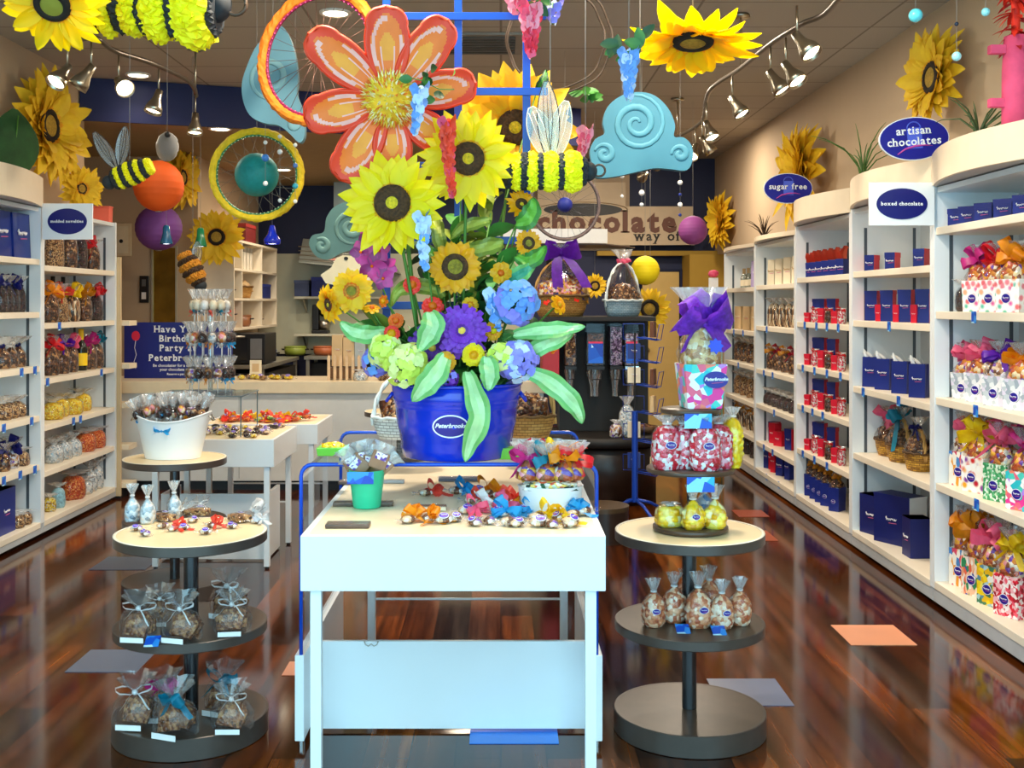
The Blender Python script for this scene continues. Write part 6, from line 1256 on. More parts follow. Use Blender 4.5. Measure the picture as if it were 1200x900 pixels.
# giant foam flower
def foam_flower(s):
    prt = []
    def pm(u, v):
        a = abs(u); t = max(0, (v - .46) / .54); e = (u * u + t * t) ** .5          # nearness to the rim
        if e > .80: return 0
        if .60 < e < .755 and v > .22 and (u > -.1 or v < .6): return 1
        if v < .45 and (.26 < a < .34 and v > .12 or .5 < a < .57 and v < .3): return 1
        return 3 if e < .34 and v > .3 else 2
    mats = [plain('foam_red', '#f2401c', .5, var=.06), plain('foam_pink', '#ffb3a6', .5, var=.1, vs=20), plain('foam_orange', '#ff7612', .5, var=.1, vs=14), plain('foam_amber', '#ff9a1e', .5, var=.1, vs=14)]
    for ang, L, w in ((93, 108, 27), (54, 116, 25), (12, 104, 23), (142, 120, 25), (193, 103, 25), (238, 112, 25), (273, 90, 24), (322, 92, 22)):
        b = MB(); petal(b, Rz(math.radians(ang)), (L - 20) * s, w * s, lambda v: (math.sin(PI * min(1, .16 + .66 * v)) if v < .72 else math.sin(PI * .635) * (1 - ((v - .72) / .28) ** 2.4) ** .5 + .03), .12, -.1, .25, 28, 28, 0, pm, 20 * s); prt.append(('petal', b, mats))
    b = MB(); ball(b, (0, 0, .018), (30 * s, 30 * s, 20 * s), 22, 14, nz=.08, ns=5); rn = random.Random(2)
    for i in range(420):
        z = rn.uniform(.05, 1); a = rn.uniform(0, 2 * PI); r = (1 - z * z) ** .5; d = Vector((r * math.cos(a), r * math.sin(a), z * .7)); p = Vector((d.x * 29 * s, d.y * 29 * s, .018 + d.z * 28 * s)); q = p + d.normalized() * 7 * s + Vector((rn.uniform(-1, 1), rn.uniform(-1, 1), 0)) * 2 * s; o_ = d.orthogonal().normalized() * 1.3 * s; o2 = d.cross(o_).normalized() * 1.3 * s
        b.add([p + o_, p - o_ * .5 + o2, p - o_ * .5 - o2, q], [(0, 1, 3), (1, 2, 3), (2, 0, 3)], rn.choice((1, 2, 2, 3)))
    prt.append(('flower_center', b, [plain('pom_gold', '#f0b41e', .7, var=.2, vs=40), plain('pom_orange', '#f07a28', .7), plain('pom_yellow', '#f7dc4a', .7), plain('pom_cream', '#fff0c0', .7)])); return prt
t = put('giant_foam_flower', 'giant orange and red painted foam flower with spiky yellow center', 457, 117, 3.93, foam_flower(3.93 / F), .02, .02, stemr=.008)
for c in t.children:
    if c.name.startswith('petal'): md = c.modifiers.new('thickness', 'SOLIDIFY'); md.thickness = .014; md.offset = -1

# ------------------------------------------------------------------ leaves
def blade(label, pts, wpx, mats=None, tw=0, name='leaf', cat='leaf', fold=.35, stem=None):
    """one long leaf laid along photograph points (px, py, distance)"""
    P0 = [W(*p) for p in pts]; P = []
    for i in range(len(P0) - 1):
        for k in range(5):
            s = k / 5; p = P0[max(0, i - 1)], P0[i], P0[i + 1], P0[min(len(P0) - 1, i + 2)]
            P.append(.5 * ((2 * p[1]) + (p[2] - p[0]) * s + (2 * p[0] - 5 * p[1] + 4 * p[2] - p[3]) * s * s + (3 * p[1] - p[0] - 3 * p[2] + p[3]) * s ** 3))
    P.append(P0[-1]); o = P[0]; b = MB(); n = len(P); w = wpx * .84 * pts[0][2] / F; vs = []; nu = 8
    for i, p in enumerate(P):
        tg = (P[min(n - 1, i + 1)] - P[max(0, i - 1)]).normalized(); view = (Vector((0, 0, CH)) - p).normalized()
        sd = tg.cross(view).normalized(); nm = sd.cross(tg).normalized(); s = i / (n - 1); sd = (sd * math.cos(tw * s) + nm * math.sin(tw * s)); nm = sd.cross(tg).normalized()
        ww = w * max(.03, math.sin(PI * min(1, .1 + s * .9)) ** .8) * (1 + .07 * math.sin(s * 23))
        for k in range(nu + 1):
            u = 2 * k / nu - 1; q = p - o + sd * u * ww + nm * (abs(u) * fold * ww + .004 * math.sin(s * 17 + u * 3)); vs.append(q)
    f, m = [], []
    for i in range(n - 1):
        for k in range(nu):
            a = i * (nu + 1) + k; u = abs((k + .5) / nu * 2 - 1); b.add([vs[a], vs[a + 1], vs[a + nu + 2], vs[a + nu + 1]], [(0, 1, 2, 3)], 1 if u < .4 else 2 if u > .8 else 0, True)
    t = thing(name, label, cat, o, 0, 'broad leaves in the bouquet'); mpart('leaf_blade', b, mats or [G_PALE, G_MINT, G_EDGE], t)
    e = BUCKET_MOUTH - o; c = MB(); tube(c, [(0, 0, 0), tuple(e * .5 + Vector((0, .03, .03))), tuple(e)], .003, 6); mpart('stem', c, G_STEM, t); return t
blade('long pale green leaf hanging down over the front of the blue bucket', [(548, 436, 3.8), (556, 462, 3.74), (562, 490, 3.74), (551, 520, 3.77), (545, 541, 3.78)], 16)
blade('pale leaf lying over the bucket rim below the lime blossoms', [(522, 416, 3.8), (512, 436, 3.76), (497, 454, 3.76), (483, 470, 3.78)], 17)
blade('pale heart-shaped leaf standing between the red flower and the dahlia', [(503, 366, 3.84), (507, 380, 3.8), (500, 396, 3.8), (491, 411, 3.82)], 17, tw=.2)
blade('pale leaf hanging below the small yellow daisy', [(570, 418, 3.8), (574, 438, 3.76), (572, 458, 3.76)], 14)
blade('long drooping pale leaf reaching out beside the dark dispenser', [(618, 436, 3.85), (638, 444, 3.8), (662, 462, 3.78), (676, 480, 3.78), (682, 496, 3.8)], 15)
blade('horizontal pale leaf pointing at the dispensers', [(602, 392, 3.9), (630, 388, 3.85), (660, 386, 3.82), (686, 383, 3.82)], 12, tw=.3)
blade('pale leaf below the horizontal leaf at the bouquet edge', [(610, 424, 3.9), (630, 408, 3.87), (655, 398, 3.86), (672, 390, 3.87)], 12)
blade('pale curled leaf at the outer bouquet end below the golden sunflower', [(452, 388, 3.95), (430, 392, 3.9), (412, 388, 3.88), (399, 377, 3.9)], 13)
OL = [G_OLIVE, plain('leaf_olive_light', '#a8b04a', .5, var=.2, vs=14), G_OLIVE]; GR = [G_LEAF, plain('leaf_green_light', '#6aa83a', .5, var=.2, vs=14), G_LEAF]; DK = [G_DARK, G_LEAF, G_DARK]
blade('broad bright green leaf under the high orange sunflower', [(605, 262, 4.0), (617, 258, 3.97), (624, 245, 3.98), (625, 232, 4.0)], 14, GR)
blade('bright green leaf beneath the small orange sunflower at the edge', [(605, 300, 4.0), (618, 306, 3.97), (630, 300, 3.97), (640, 288, 4.0)], 12, GR)
blade('olive leaf arching under the red orange flower', [(520, 348, 4.02), (505, 338, 3.99), (485, 335, 3.99), (466, 342, 4.0), (458, 360, 4.02)], 11, OL)
blade('olive leaf behind the orange sunflower', [(522, 300, 4.0), (515, 282, 3.98), (512, 262, 3.99), (510, 248, 4.02)], 10, OL)
blade('olive leaf across the lattice under the large sunflower', [(590, 285, 4.05), (575, 288, 4.02), (555, 292, 4.0), (538, 285, 4.02)], 12, OL)
blade('long olive leaf beside the sunflower stalk', [(575, 258, 4.05), (555, 262, 4.02), (540, 268, 4.0), (528, 280, 4.02)], 9, OL)
blade('teal green leaf over the blue hydrangea', [(590, 338, 3.97), (602, 326, 3.95), (615, 318, 3.95), (628, 308, 3.98)], 12, [G_PALE, plain('leaf_teal', '#3f9a7a', .5, var=.2), G_PALE])
blade('dark green leaf beneath the high sunflower petals', [(540, 232, 4.0), (530, 225, 3.98), (518, 215, 3.97), (508, 205, 4.0)], 9, DK)
blade('green leaf beside the delphinium spike', [(500, 290, 3.95), (510, 300, 3.92), (514, 315, 3.92), (512, 330, 3.95)], 8, GR)
blade('dark green leaf above the disc of the bee-side sunflower', [(628, 110, 4.25), (634, 100, 4.22), (638, 92, 4.22), (640, 82, 4.25)], 7, DK)
def sprig(label, px, py, y, seed, mats, n=12, L=.13, lw=.05):
    rn = random.Random(seed); o = W(px, py, y); t = thing('foliage_sprig', label, 'foliage', o, 0, 'foliage sprigs in the bouquet'); e = BUCKET_MOUTH - o; b = MB()
    for i in range(n):
        s = rn.uniform(-.1, .6); p = e * s * .6; M = T(*p) @ Rz(rn.uniform(0, 2 * PI)) @ Ry(rn.uniform(-1.1, .5)) @ Rx(rn.uniform(-.8, .8)); petal(b, M, L * rn.uniform(.6, 1.1), L * lw * rn.uniform(4, 6), lambda v: math.sin(PI * min(1, .06 + v * .94)) ** .9, .2, -.35, .25, 2, 5, rn.randrange(len(mats)))
    mpart('leaves', b, mats, t); c = MB(); tube(c, [(0, 0, 0), tuple(e * .5 + Vector((0, .02, .02))), tuple(e)], .003, 6); mpart('stem', c, G_STEM, t); return t
for i, (px, py, y, ms, wh) in enumerate(((500, 290, 4.06, [G_DARK, G_LEAF], 'behind the delphinium spike'), (560, 300, 4.08, [G_DARK, G_OLIVE], 'between the orange sunflower and the lattice'), (590, 300, 4.06, [G_LEAF, G_PALE], 'above the yellow butterfly-like flower'), (560, 340, 4.05, [G_DARK, G_LEAF], 'below the orange sunflower'), (515, 345, 4.06, [G_DARK, G_OLIVE], 'behind the red flowers'), (475, 395, 4.02, [G_LEAF, G_DARK], 'above the lime blossoms'),
        (580, 370, 4.02, [G_LEAF, G_DARK], 'behind the blue florets'), (620, 400, 4.0, [G_PALE, G_DARK], 'around the pale leaves at the bouquet edge'), (545, 430, 3.95, [G_DARK, G_LEAF], 'at the bucket rim below the dahlia'), (445, 385, 4.02, [G_LEAF, G_OLIVE], 'at the outer end below the golden flowers'), (575, 250, 4.1, [G_OLIVE, G_LEAF], 'below the deep yellow sunflower'), (530, 265, 4.1, [G_LEAF, G_OLIVE], 'between the two largest sunflowers'), (605, 440, 3.95, [G_PALE, G_LEAF], 'under the lavender hydrangea'), (565, 395, 3.98, [G_DARK, G_DARK], 'beside the purple dahlia'))):
    sprig('leafy artificial sprig ' + wh, px, py, y, i + 1, ms)
# ivy on the giant flower
o = W(495, 98, 3.84); b = MB(); rn = random.Random(4)
for i in range(11): petal(b, T(rn.uniform(-.05, .12), rn.uniform(-.03, 0), rn.uniform(-.06, .05)) @ Rz(rn.uniform(0, 6)) @ Rx(PI / 2 + rn.uniform(-.5, .5)), .045, .016, mat=i % 2)
t = thing('ivy_sprig', 'dark green ivy leaves with the blue wisteria on the giant orange flower', 'foliage', o); mpart('leaves', b, [G_DARK, G_LEAF], t)
c = MB(); tube(c, [(-.04, 0, .02), (.0, 0, .01), (.06, 0, -.02), (.11, 0, -.02)], .002, 5); mpart('stem', c, G_STEM, t)
# ------------------------------------------------------------------ decorations hung from the ceiling and on the walls
M_CORD = plain('thread_grey', '#9a9a98', .6)
def cord(t, p, top=None):
    """thin cord from a point (world) straight up to the ceiling"""
    Mi = t.matrix_world.inverted(); b = MB(); tube(b, [Mi @ Vector(p), Mi @ Vector((p[0], p[1], (top or ZC) - .003))], .0015, 4); mpart('hanging_cord', b, M_CORD, t)
def upd(): bpy.context.view_layer.update()
# sunflowers hung or on the walls
HS = [plain('fabric_sun_yellow', '#ffd02a', .65, var=.12, vs=12, thin=.2), plain('fabric_sun_amber', '#ffae1a', .65, var=.15, vs=12, thin=.2)]
def hung_sun(label, pos, normal, R, rd, n=18, seed=1, rows=3, hang=None, mats=None, eye=None, leaf=False, er=.6):
    t = flower('hanging_sunflower', label, pos, normal, sun_parts(R, rd, n, rows, seed, mats or HS, plain('disc_dark', '#1c120a', .85, var=.4, vs=60), eye or plain('disc_mustard', '#a8862a', .8, var=.3, vs=60), .15, .3, .3, -.3, er, .62), 'fabric sunflowers around the shop', stem=False, hang=hang)
    return t
BY_ = [plain('fabric_bright_yellow', '#ffdc00', .6, var=.06, vs=12, thin=.45), plain('fabric_golden', '#ffb81a', .6, var=.1, vs=12, thin=.45)]
hung_sun('big yellow sunflower hanging next to the largest striped bee', W(62, 4, 3.7), (.05, -.72, -.7), .185, .062, 15, 2, 2, True, BY_, plain('disc_olive_pale', '#8f8a2a', .8))  # paler olive eye on this flower
hung_sun('big yellow sunflower hanging face down above the blue swirl cloud', W(812, 44, 4.4), (-.05, -.22, -1), .27, .085, 16, 3, 3, True, BY_)
wl = Vector((XL + .12, 8.3, 0)); wl.z = CH + (PY - 152) * 8.3 / F
hung_sun('large amber sunflower on the tan wall above the first novelties cabinet', (XL + .16, 7.9, 2.80), (1, -.14, .02), .44, .13, 28, 4, 5)
hung_sun('small amber sunflower on top of the molded novelties cabinet', (-3.16, 8.35, 2.40), (.8, -.6, 0), .19, .05, 18, 5, 4)
hung_sun('tall amber sunflower behind the orange lantern, turned sideways', W(212, 208, 10.9), (1, -.25, 0), .33, .09, 22, 6, 5)
hung_sun('amber sunflower facing out above the lollipop stand', W(254, 278, 10.8), (.1, -1, .05), .29, .085, 18, 7, 2, er=.65)
hung_sun('golden sunflower on the tan wall above the artisan sign', (XR - .14, 6.55, 2.87), (-1, -.12, .02), .31, .10, 22, 8, 4)
hung_sun('golden sunflower standing behind the sugar free sign', (XR - .16, 9.36, 2.62), (-1, -.02, 0), .48, .09, 26, 9, 6)
hung_sun('amber sunflower at the far end above the last aisle cabinet', (XR - .12, 13.0, 2.5), (-1, -.15, 0), .36, .08, 22, 10, 5)
hung_sun('amber sunflower beside the pale wicker basket', W(762, 362, 9.6), (-.4, -1, 0), .19, .085, 16, 11, 2, hang=True)
hung_sun('small dark-eyed sunflower between the two baskets', W(697, 335, 10.5), (.1, -1, 0), .12, .05, 14, 12, 2, hang=True)
# green leaf and stand of the wall sunflower
t = thing('fabric_leaf', 'large dark green fabric leaf beside the wall sunflower above the novelties cabinet', 'leaf', (XL + .29, 7.1, 2.376)); b = MB(); petal(b, T(0, 0, -.02) @ Rz(-.5) @ Ry(-PI / 2 + .15) @ Rx(.0), .42, .19, lift=.05, curl=.1, nu=8, nv=10, mat=0); mpart('leaf_blade', b, plain('felt_green', '#1f4a1c', .8, var=.25, vs=12), t)
b = MB(); tube(b, [(0, 0, -.025), (.01, -.01, .2), (.03, -.02, .36)], .005, 6); mpart('leaf_rib', b, G_STEM, t)
# bees
B_Y = plain('bee_yellow', '#fff200', .7, var=.05, vs=40); B_K = plain('bee_black', '#20282e', .75, var=.3, vs=40)
def fuzzy(mb, path, rad, n=72, mat=0, seed=0, amp=.12):
    """bristly pipe-cleaner band"""
    vs, fs = [], []; rn = random.Random(seed); k = len(path)
    for (x, r) in zip(path, rad):
        for i in range(n):
            a = 2 * PI * i / n; sp = amp * (rn.uniform(.4, 1) if rn.random() < .4 else -rn.uniform(0, .5)); q = r * (1 + sp); vs.append((x + .8 * amp * r * rn.uniform(-1, 1), q * math.cos(a), q * math.sin(a)))
    for j in range(k - 1):
        for i in range(n): fs.append((j * n + i, j * n + (i + 1) % n, (j + 1) * n + (i + 1) % n, (j + 1) * n + i))
    fs.append(tuple(range(n - 1, -1, -1))); fs.append(tuple((k - 1) * n + i for i in range(n)))
    mb.add(vs, fs, mat, False)
def bee(label, pos, rot, bands, seed, head, wings, antenna=True, cols=None):
    """bands: (x0, x1, radius, yellow?) along the body, metres; head: (x, radius)"""
    t = thing('hanging_bee', label, 'bee decoration', pos, rot, 'striped bees'); upd()
    for i, (x0, x1, r, y) in enumerate(bands):
        b = MB(); m = 9 if y else 6; xs = [x0 + (x1 - x0) * k / m for k in range(m + 1)]; rs = [r * (.74 + .26 * math.sin(PI * (.08 + .84 * k / m))) for k in range(m + 1)]; fuzzy(b, xs, rs, 72, 0, seed + i, .1 if y else .07); mpart('yellow_band' if y else 'black_band', b, (cols or (B_Y, B_K))[0 if y else 1], t)
    b = MB(); ball(b, (head[0], 0, 0), (head[1], head[1], head[1] * 1.05), 18, 12, nz=.05, ns=6); hd = mpart('head', b, B_K, t)
    if antenna:
        s = 1 if head[0] > 0 else -1; r = head[1]
        b = MB(); tube(b, arc((head[0] + s * r * 1.2, 0, r * .1), r * .62, 0, 2 * PI, 20), r * .12, 6, closed=True); mpart('proboscis_loop', b, plain('loop_brown', '#4a3828', .5), hd)
    for w in wings:
        a, L, wd, x, zz, col = w; M = T(x, 0, zz) @ Ry(-a)
        b = MB(); petal(b, M @ Rx(PI / 2), L, wd, lambda v: math.sin(PI * min(1, .04 + .93 * v)) ** .7, 0, 0, .05, 6, 10); wg = mpart('wing', b, clear('wing_film', '#e8ead8', .25, .2, .6), t)
        b = MB(); o_ = [M @ Rx(PI / 2) @ Vector((L * v, sg * wd * max(.02, math.sin(PI * min(1, .04 + .93 * v)) ** .7), 0)) for sg, vv in ((1, [k / 12 for k in range(13)]), (-1, [1 - k / 12 for k in range(13)])) for v in vv]
        tube(b, o_, .0022 if L < .3 else .003, 5, closed=True)
        for k in (-.4, 0, .4): tube(b, [M @ Rx(PI / 2) @ Vector((L * .06, 0, .001)), M @ Rx(PI / 2) @ Vector((L * .5, wd * k, .001)), M @ Rx(PI / 2) @ Vector((L * .92, wd * k * .8, .001))], .0015, 4)
        mpart('wing_wire', b, plain(col[0], col[1], .5), wg)
    return t
k = 4.0 / F; p = W(180, 2, 4.0)
bee('largest striped yellow and black bee, hanging at the top of the picture', p, (0, math.radians(3), 0), [((x0 - 180) * k, (x1 - 180) * k, r * k, y) for x0, x1, r, y in ((93, 107, 34, 1), (104, 122, 38, 0), (118, 138, 42, 1), (134, 151, 39, 0), (146, 168, 41, 1), (164, 178, 38, 0), (173, 204, 46, 1), (199, 216, 42, 0), (210, 250, 51, 1), (244, 257, 38, 0))], 3, (72 * k, 20 * k), [(1.9, .3, .06, -.02, .1, ('wire_dark', '#2a2420')), (1.4, .3, .06, .05, .1, ('wire_dark', '#2a2420'))]).name
cord(bpy.data.objects['hanging_bee'], p + Vector((0, 0, .1)))
k = 4.03 / F; p = W(645, 201, 4.03)
t = bee('striped bee with pale wings perched before the blue lattice', p, (0, 0, 0), [((x0 - 645) * k, (x1 - 645) * k, r * k, y) for x0, x1, r, y in ((576, 590, 18, 1), (587, 603, 20, 0), (599, 612, 22, 1), (608, 621, 22, 0), (617, 631, 23, 1), (627, 640, 21, 0), (635, 655, 23, 1), (651, 665, 21, 0), (660, 681, 24, 1), (677, 688, 17, 0))], 9, (44 * k, 11 * k), [(math.radians(112), 66 * k, 15 * k, 2 * k, 14 * k, ('wire_pale', '#e8e4d0')), (math.radians(78), 70 * k, 13 * k, 4 * k, 14 * k, ('wire_pale', '#e8e4d0')), (math.radians(93), 92 * k, 13 * k, 0, 14 * k, ('wire_dark', '#2a2420'))]); cord(t, p + Vector((0, .01, .05)))
k = 6.2 / F; p = W(152, 204, 6.2)
t = bee('small striped bee with wire wings above the orange lantern', p, (0, -math.radians(22), 0), [((x0 - 152) * k, (x1 - 152) * k, r * k, y) for x0, x1, r, y in ((131, 137, 12, 0), (136, 143, 13, 1), (142, 149, 14, 0), (148, 156, 14, 1), (155, 161, 14, 0), (160, 167, 13, 1), (166, 173, 12, 0), (172, 180, 10, 1))], 17, (-26 * k, 8 * k), [(math.radians(100), 50 * k, 8 * k, -12 * k, 12 * k, ('wire_dark', '#2a2420')), (math.radians(60), 48 * k, 8 * k, -8 * k, 12 * k, ('wire_dark', '#2a2420'))], False); cord(t, p + Vector((0, 0, .05)))
k = 8.2 / F; p = W(226, 318, 8.2)
t = bee('amber and brown striped bee hanging tail down below the amber sunflower', p, (0, math.radians(62), 0), [((x0 - 226) * k, (x1 - 226) * k, r * k, y) for x0, x1, r, y in ((202, 210, 9, 1), (209, 216, 12, 0), (215, 224, 13, 1), (223, 230, 13, 0), (229, 238, 12, 1), (237, 243, 9, 0))], 27, (19 * k, 7 * k), [(math.radians(150), 26 * k, 6 * k, -6 * k, 8 * k, ('wire_dark', '#2a2420'))], False, (plain('bee_amber', '#c8841a', .7, var=.15, vs=40), plain('bee_umber', '#3a2410', .7, var=.2, vs=40))); cord(t, p + Vector((0, 0, .1)))
q = W(196, 172, 6.9); k = 6.9 / F; t = thing('gauze_ornament', 'grey gauze ornament with a round black eye above the orange lantern', 'decoration', q, 0); upd()
b = MB(); ball(b, (0, 0, 0), (13 * k, 11 * k, 17 * k), 20, 14, nz=.12, ns=4); mpart('gauze_body', b, clear('gauze_grey', '#b8aa98', .25, .9, .35), t); b = MB(); ball(b, (3 * k, -9 * k, 13 * k), 3.6 * k, 12, 8); mpart('eye', b, M_BLACK, t); cord(t, q + Vector((0, 0, 16 * k)))
# paper lanterns
def lantern(label, px, py, y, rpx, col, sz=1.0, top=None):
    p = W(px, py, y); r = rpx * y / F; t = thing('paper_lantern', label, 'lantern', p, 0, 'paper lanterns'); upd()
    prof = []; n = 36
    for i in range(n + 1):
        a = -PI / 2 * .93 + PI * .93 * i / n; prof.append((r * math.cos(a) * (1 - .018 * (i % 3 == 0)), r * sz * math.sin(a)))
    b = MB(); lathe(b, prof, 36, cap=False); mpart('paper_shade', b, plain('paper_' + col[1:], col, .7, var=.04, vs=8), t)
    for s in (-1, 1): b = MB(); tube(b, [(prof[-1][0] * math.cos(i * PI / 10), prof[-1][0] * math.sin(i * PI / 10), s * prof[-1][1]) for i in range(20)], r * .03, 6, closed=True); mpart('wire_ring', b, M_STEEL, t)
    cord(t, p + Vector((0, 0, r * sz)), top); return t
lantern('orange paper lantern under the small striped bee', 186, 218, 9.35, 29, '#f2641a', 1.03, ZL)
lantern('purple paper lantern below the orange one', 186, 267, 9.95, 27, '#7d4698', .98, ZL)
lantern('bright yellow paper lantern before the far door', 756, 317, 9.0, 17, '#ffe000')
lantern('plum paper lantern over the end of the chocolate sign', 812, 270, 10.0, 17, '#8a3f86')
# bicycle wheels
def wheel(label, px, py, y, R, normal, rim, rimr, bead, hubcol, hubr, spoke, nsp=28, hang=True):
    p = W(px, py, y); M = T(*p) @ facing(normal); t = thing('bicycle_wheel', label, 'wheel decoration', M=M, group='decorated bicycle wheels'); upd(); rn = random.Random(3)
    b = MB(); n = 90; vs, fs, m = [], [], 10
    for i in range(n):
        a = 2 * PI * i / n
        for j in range(m):
            c = 2 * PI * j / m; q = rimr * (1 + rn.uniform(-.18, .18)); vs.append(((R + q * math.cos(c)) * math.cos(a), (R + q * math.cos(c)) * math.sin(a), q * math.sin(c)))
    for i in range(n):
        for j in range(m): fs.append((i * m + j, ((i + 1) % n) * m + j, ((i + 1) % n) * m + (j + 1) % m, i * m + (j + 1) % m))
    b.add(vs, fs); mpart('wrapped_tyre', b, plain('tyre_' + rim[1:], rim, .7, var=.12, vs=40), t)
    b = MB(); tube(b, [((R - rimr) * math.cos(2 * PI * i / 60), (R - rimr) * math.sin(2 * PI * i / 60), 0) for i in range(60)], rimr * .35, 6, closed=True)
    for i in range(64): a = 2 * PI * i / 64; ball(b, ((R - rimr * 1.3) * math.cos(a), (R - rimr * 1.3) * math.sin(a), rimr * .35), rimr * .17, 6, 4, 1)
    mpart('beaded_rim', b, [plain('rim_' + bead[0][1:], bead[0], .5), plain('bead_' + bead[1][1:], bead[1], .4)], t)
    b = MB()
    for i in range(nsp): a = 2 * PI * i / nsp; c = a + (.5 if i % 2 else -.5); tube(b, [(hubr * .7 * math.cos(c), hubr * .7 * math.sin(c), .012 * (-1) ** i), ((R - rimr) * math.cos(a), (R - rimr) * math.sin(a), 0)], .0012, 4)
    mpart('spokes', b, plain('spoke_' + spoke[1:], spoke, .35, .7), t)
    b = MB(); ball(b, (0, 0, 0), hubr, 24, 16); mpart('hub', b, plain('hub_' + hubcol[1:], hubcol, .6, var=.1, vs=60), t)
    if hang: cord(t, p + Vector((0, 0, R)))
    return t
wheel('bicycle wheel wrapped in orange with pink beaded rim, beside the giant flower', 373, 66, 4.9, .293, (-.42, -1, .1), '#f5811a', .024, ('#8a1a4a', '#e85a9a'), '#7a1a3a', .018, '#7a5a50', 30)
wheel('yellow wrapped bicycle wheel with a teal ball at its hub', 301, 205, 6.0, .235, (.08, -1, 0), '#e6c21a', .020, ('#2f7a4a', '#d8ecc8'), '#0f8a88', .118, '#8a857a', 36)
wheel('far dark bicycle wheel with a blue ball before the chocolate sign', 662, 240, 8.0, .25, (.1, -1, 0), '#6a5a58', .011, ('#2a2230', '#8a7a78'), '#1a2a8a', .055, '#5a5a60', 30)
# swirl clouds
def spiral(cx, cz, r0, r1, turns, y, a0=0, n=40): return [(cx + (r0 + (r1 - r0) * i / n) * math.cos(a0 + turns * 2 * PI * i / n), y, cz + (r0 + (r1 - r0) * i / n) * math.sin(a0 + turns * 2 * PI * i / n)) for i in range(n + 1)]
def cloud(label, pts, y, swirls, col, hi, c0):
    o = W(c0[0], c0[1], y); k = y / F; t = thing('swirl_cloud', label, 'cloud decoration', o, 0, 'painted swirl clouds'); upd()
    n = len(pts); P = []
    for i in range(n):
        p0, p1, p2, p3 = pts[i - 1], pts[i], pts[(i + 1) % n], pts[(i + 2) % n]
        for j in range(4):
            s = j / 4; P.append(tuple((.5 * ((2 * p1[d]) + (p2[d] - p0[d]) * s + (2 * p0[d] - 5 * p1[d] + 4 * p2[d] - p3[d]) * s * s + (3 * p1[d] - p0[d] - 3 * p2[d] + p3[d]) * s ** 3)) for d in (0, 1)))
    poly = [((x - c0[0]) * k, -(yy - c0[1]) * k) for x, yy in P]
    b = MB(); prism(b, poly[::-1], -.025, .025, 0, FR); me = b.mesh('cloud_body', plain('cloud_' + col[1:], col, .6, var=.1, vs=5), .006); part('cloud_body', me, t)
    for i, (sx, sy, r0, r1, tn, a0) in enumerate(swirls):
        b = MB(); path = [(q[0], q[1], q[2]) for q in spiral((sx - c0[0]) * k, -(sy - c0[1]) * k, r0 * k, r1 * k, tn, -.0255, a0)]; tube(b, path, [1.5 * k + 2.6 * k * math.sin(PI * q / 40) for q in range(41)], 8); b.v = [(v[0], -.0255 + (v[1] + .0255) * .3, v[2]) for v in b.v]; mpart('swirl', b, plain('swirl_' + hi[1:], hi, .6, var=.08), t)
    cord(t, o + Vector((0, 0, .2 * 1))); return t
cloud('blue swirl cloud hanging in front of the cabinet aisle', [(697, 208), (693, 192), (691, 177), (697, 164), (708, 157), (706, 144), (711, 127), (726, 114), (746, 109), (766, 113), (782, 128), (790, 147), (789, 161), (800, 162), (809, 171), (811, 186), (804, 200), (785, 199), (765, 198), (742, 203), (718, 208)], 4.9,
      [(746, 146, 3, 34, 2.2, .5), (708, 181, 2, 12, 1.3, 1), (796, 181, 2, 10, 1.2, 2)], '#3d7c92', '#4a8ba0', (750, 160))
cloud('pale blue cloud half hidden behind the orange bicycle wheel', [(286, 118), (285, 98), (291, 78), (300, 58), (313, 42), (326, 31), (337, 38), (346, 62), (350, 92), (349, 112), (356, 132), (358, 158), (352, 168), (341, 158), (328, 148), (310, 145), (294, 136)], 5.5, [(318, 92, 4, 26, 1.6, 1.2), (345, 146, 1.5, 7, 1.1, 1)], '#6497a8', '#78a8b2', (320, 100))
cloud('dusky teal cloud over the kitchen beside the large sunflower', [(363, 287), (367, 276), (380, 272), (383, 256), (392, 243), (406, 237), (425, 236), (444, 243), (452, 268), (449, 292), (432, 292), (415, 293), (400, 297), (386, 304), (372, 301)], 7.5, [(412, 266, 3, 20, 1.7, .5), (378, 288, 1.5, 9, 1.2, 1)], '#577f7c', '#658c87', (405, 270))
# vine hoops with blossoms
p = W(652, 46, 4.6); t = thing('vine_hoop', 'pair of thin brown vine hoops hanging beside the blue lattice', 'hoop', p); upd()
for r, dx, ph in ((.2, 0, 0), (.218, .012, .4)):
    b = MB(); tube(b, [(dx + r * math.cos(i * PI / 36) * (1 + .015 * math.sin(i * .9 + ph)), .01 * math.sin(i * .5 + ph), r * 1.02 * math.sin(i * PI / 36) * (1 + .015 * math.cos(i * .7))) for i in range(72)], .0045, 6, closed=True); mpart('vine', b, plain('vine_brown', '#3a2a1c', .7, var=.2, vs=30), t)
for (px, py) in ((683, 108), (690, 114)):
    b = MB(); q = W(px, py, 4.58) - p; rn = random.Random(px)
    for i in range(5): petal(b, T(*q) @ Rz(rn.uniform(0, 6)) @ Rx(PI / 2 + rn.uniform(-.6, .6)), .07, .018, mat=0)
    mpart('ivy_leaf_cluster', b, G_LEAF, t)
cord(t, p + Vector((0, 0, .2)))
def hung_blossom(label, px, py, y, L, n, pr, mats, seed, leaves=True):
    q = W(px, py, y); t = flower('hanging_blossom', label, q, toward(q), spike(L, n, pr, mats, seed, .03), 'hanging blossom clusters', stem=False, hang=True, cat='flower')
    if leaves:
        b = MB(); rn = random.Random(seed)
        for i in range(9): petal(b, T(rn.uniform(-.05, .05), rn.uniform(-.01, .05), rn.uniform(-.03, .01)) @ Rz(rn.uniform(0, 6)) @ Rx(rn.uniform(-.5, .5)), .07, .02, mat=i % 2)
        mpart('leaves', b, [G_LEAF, G_DARK], t)
    return t
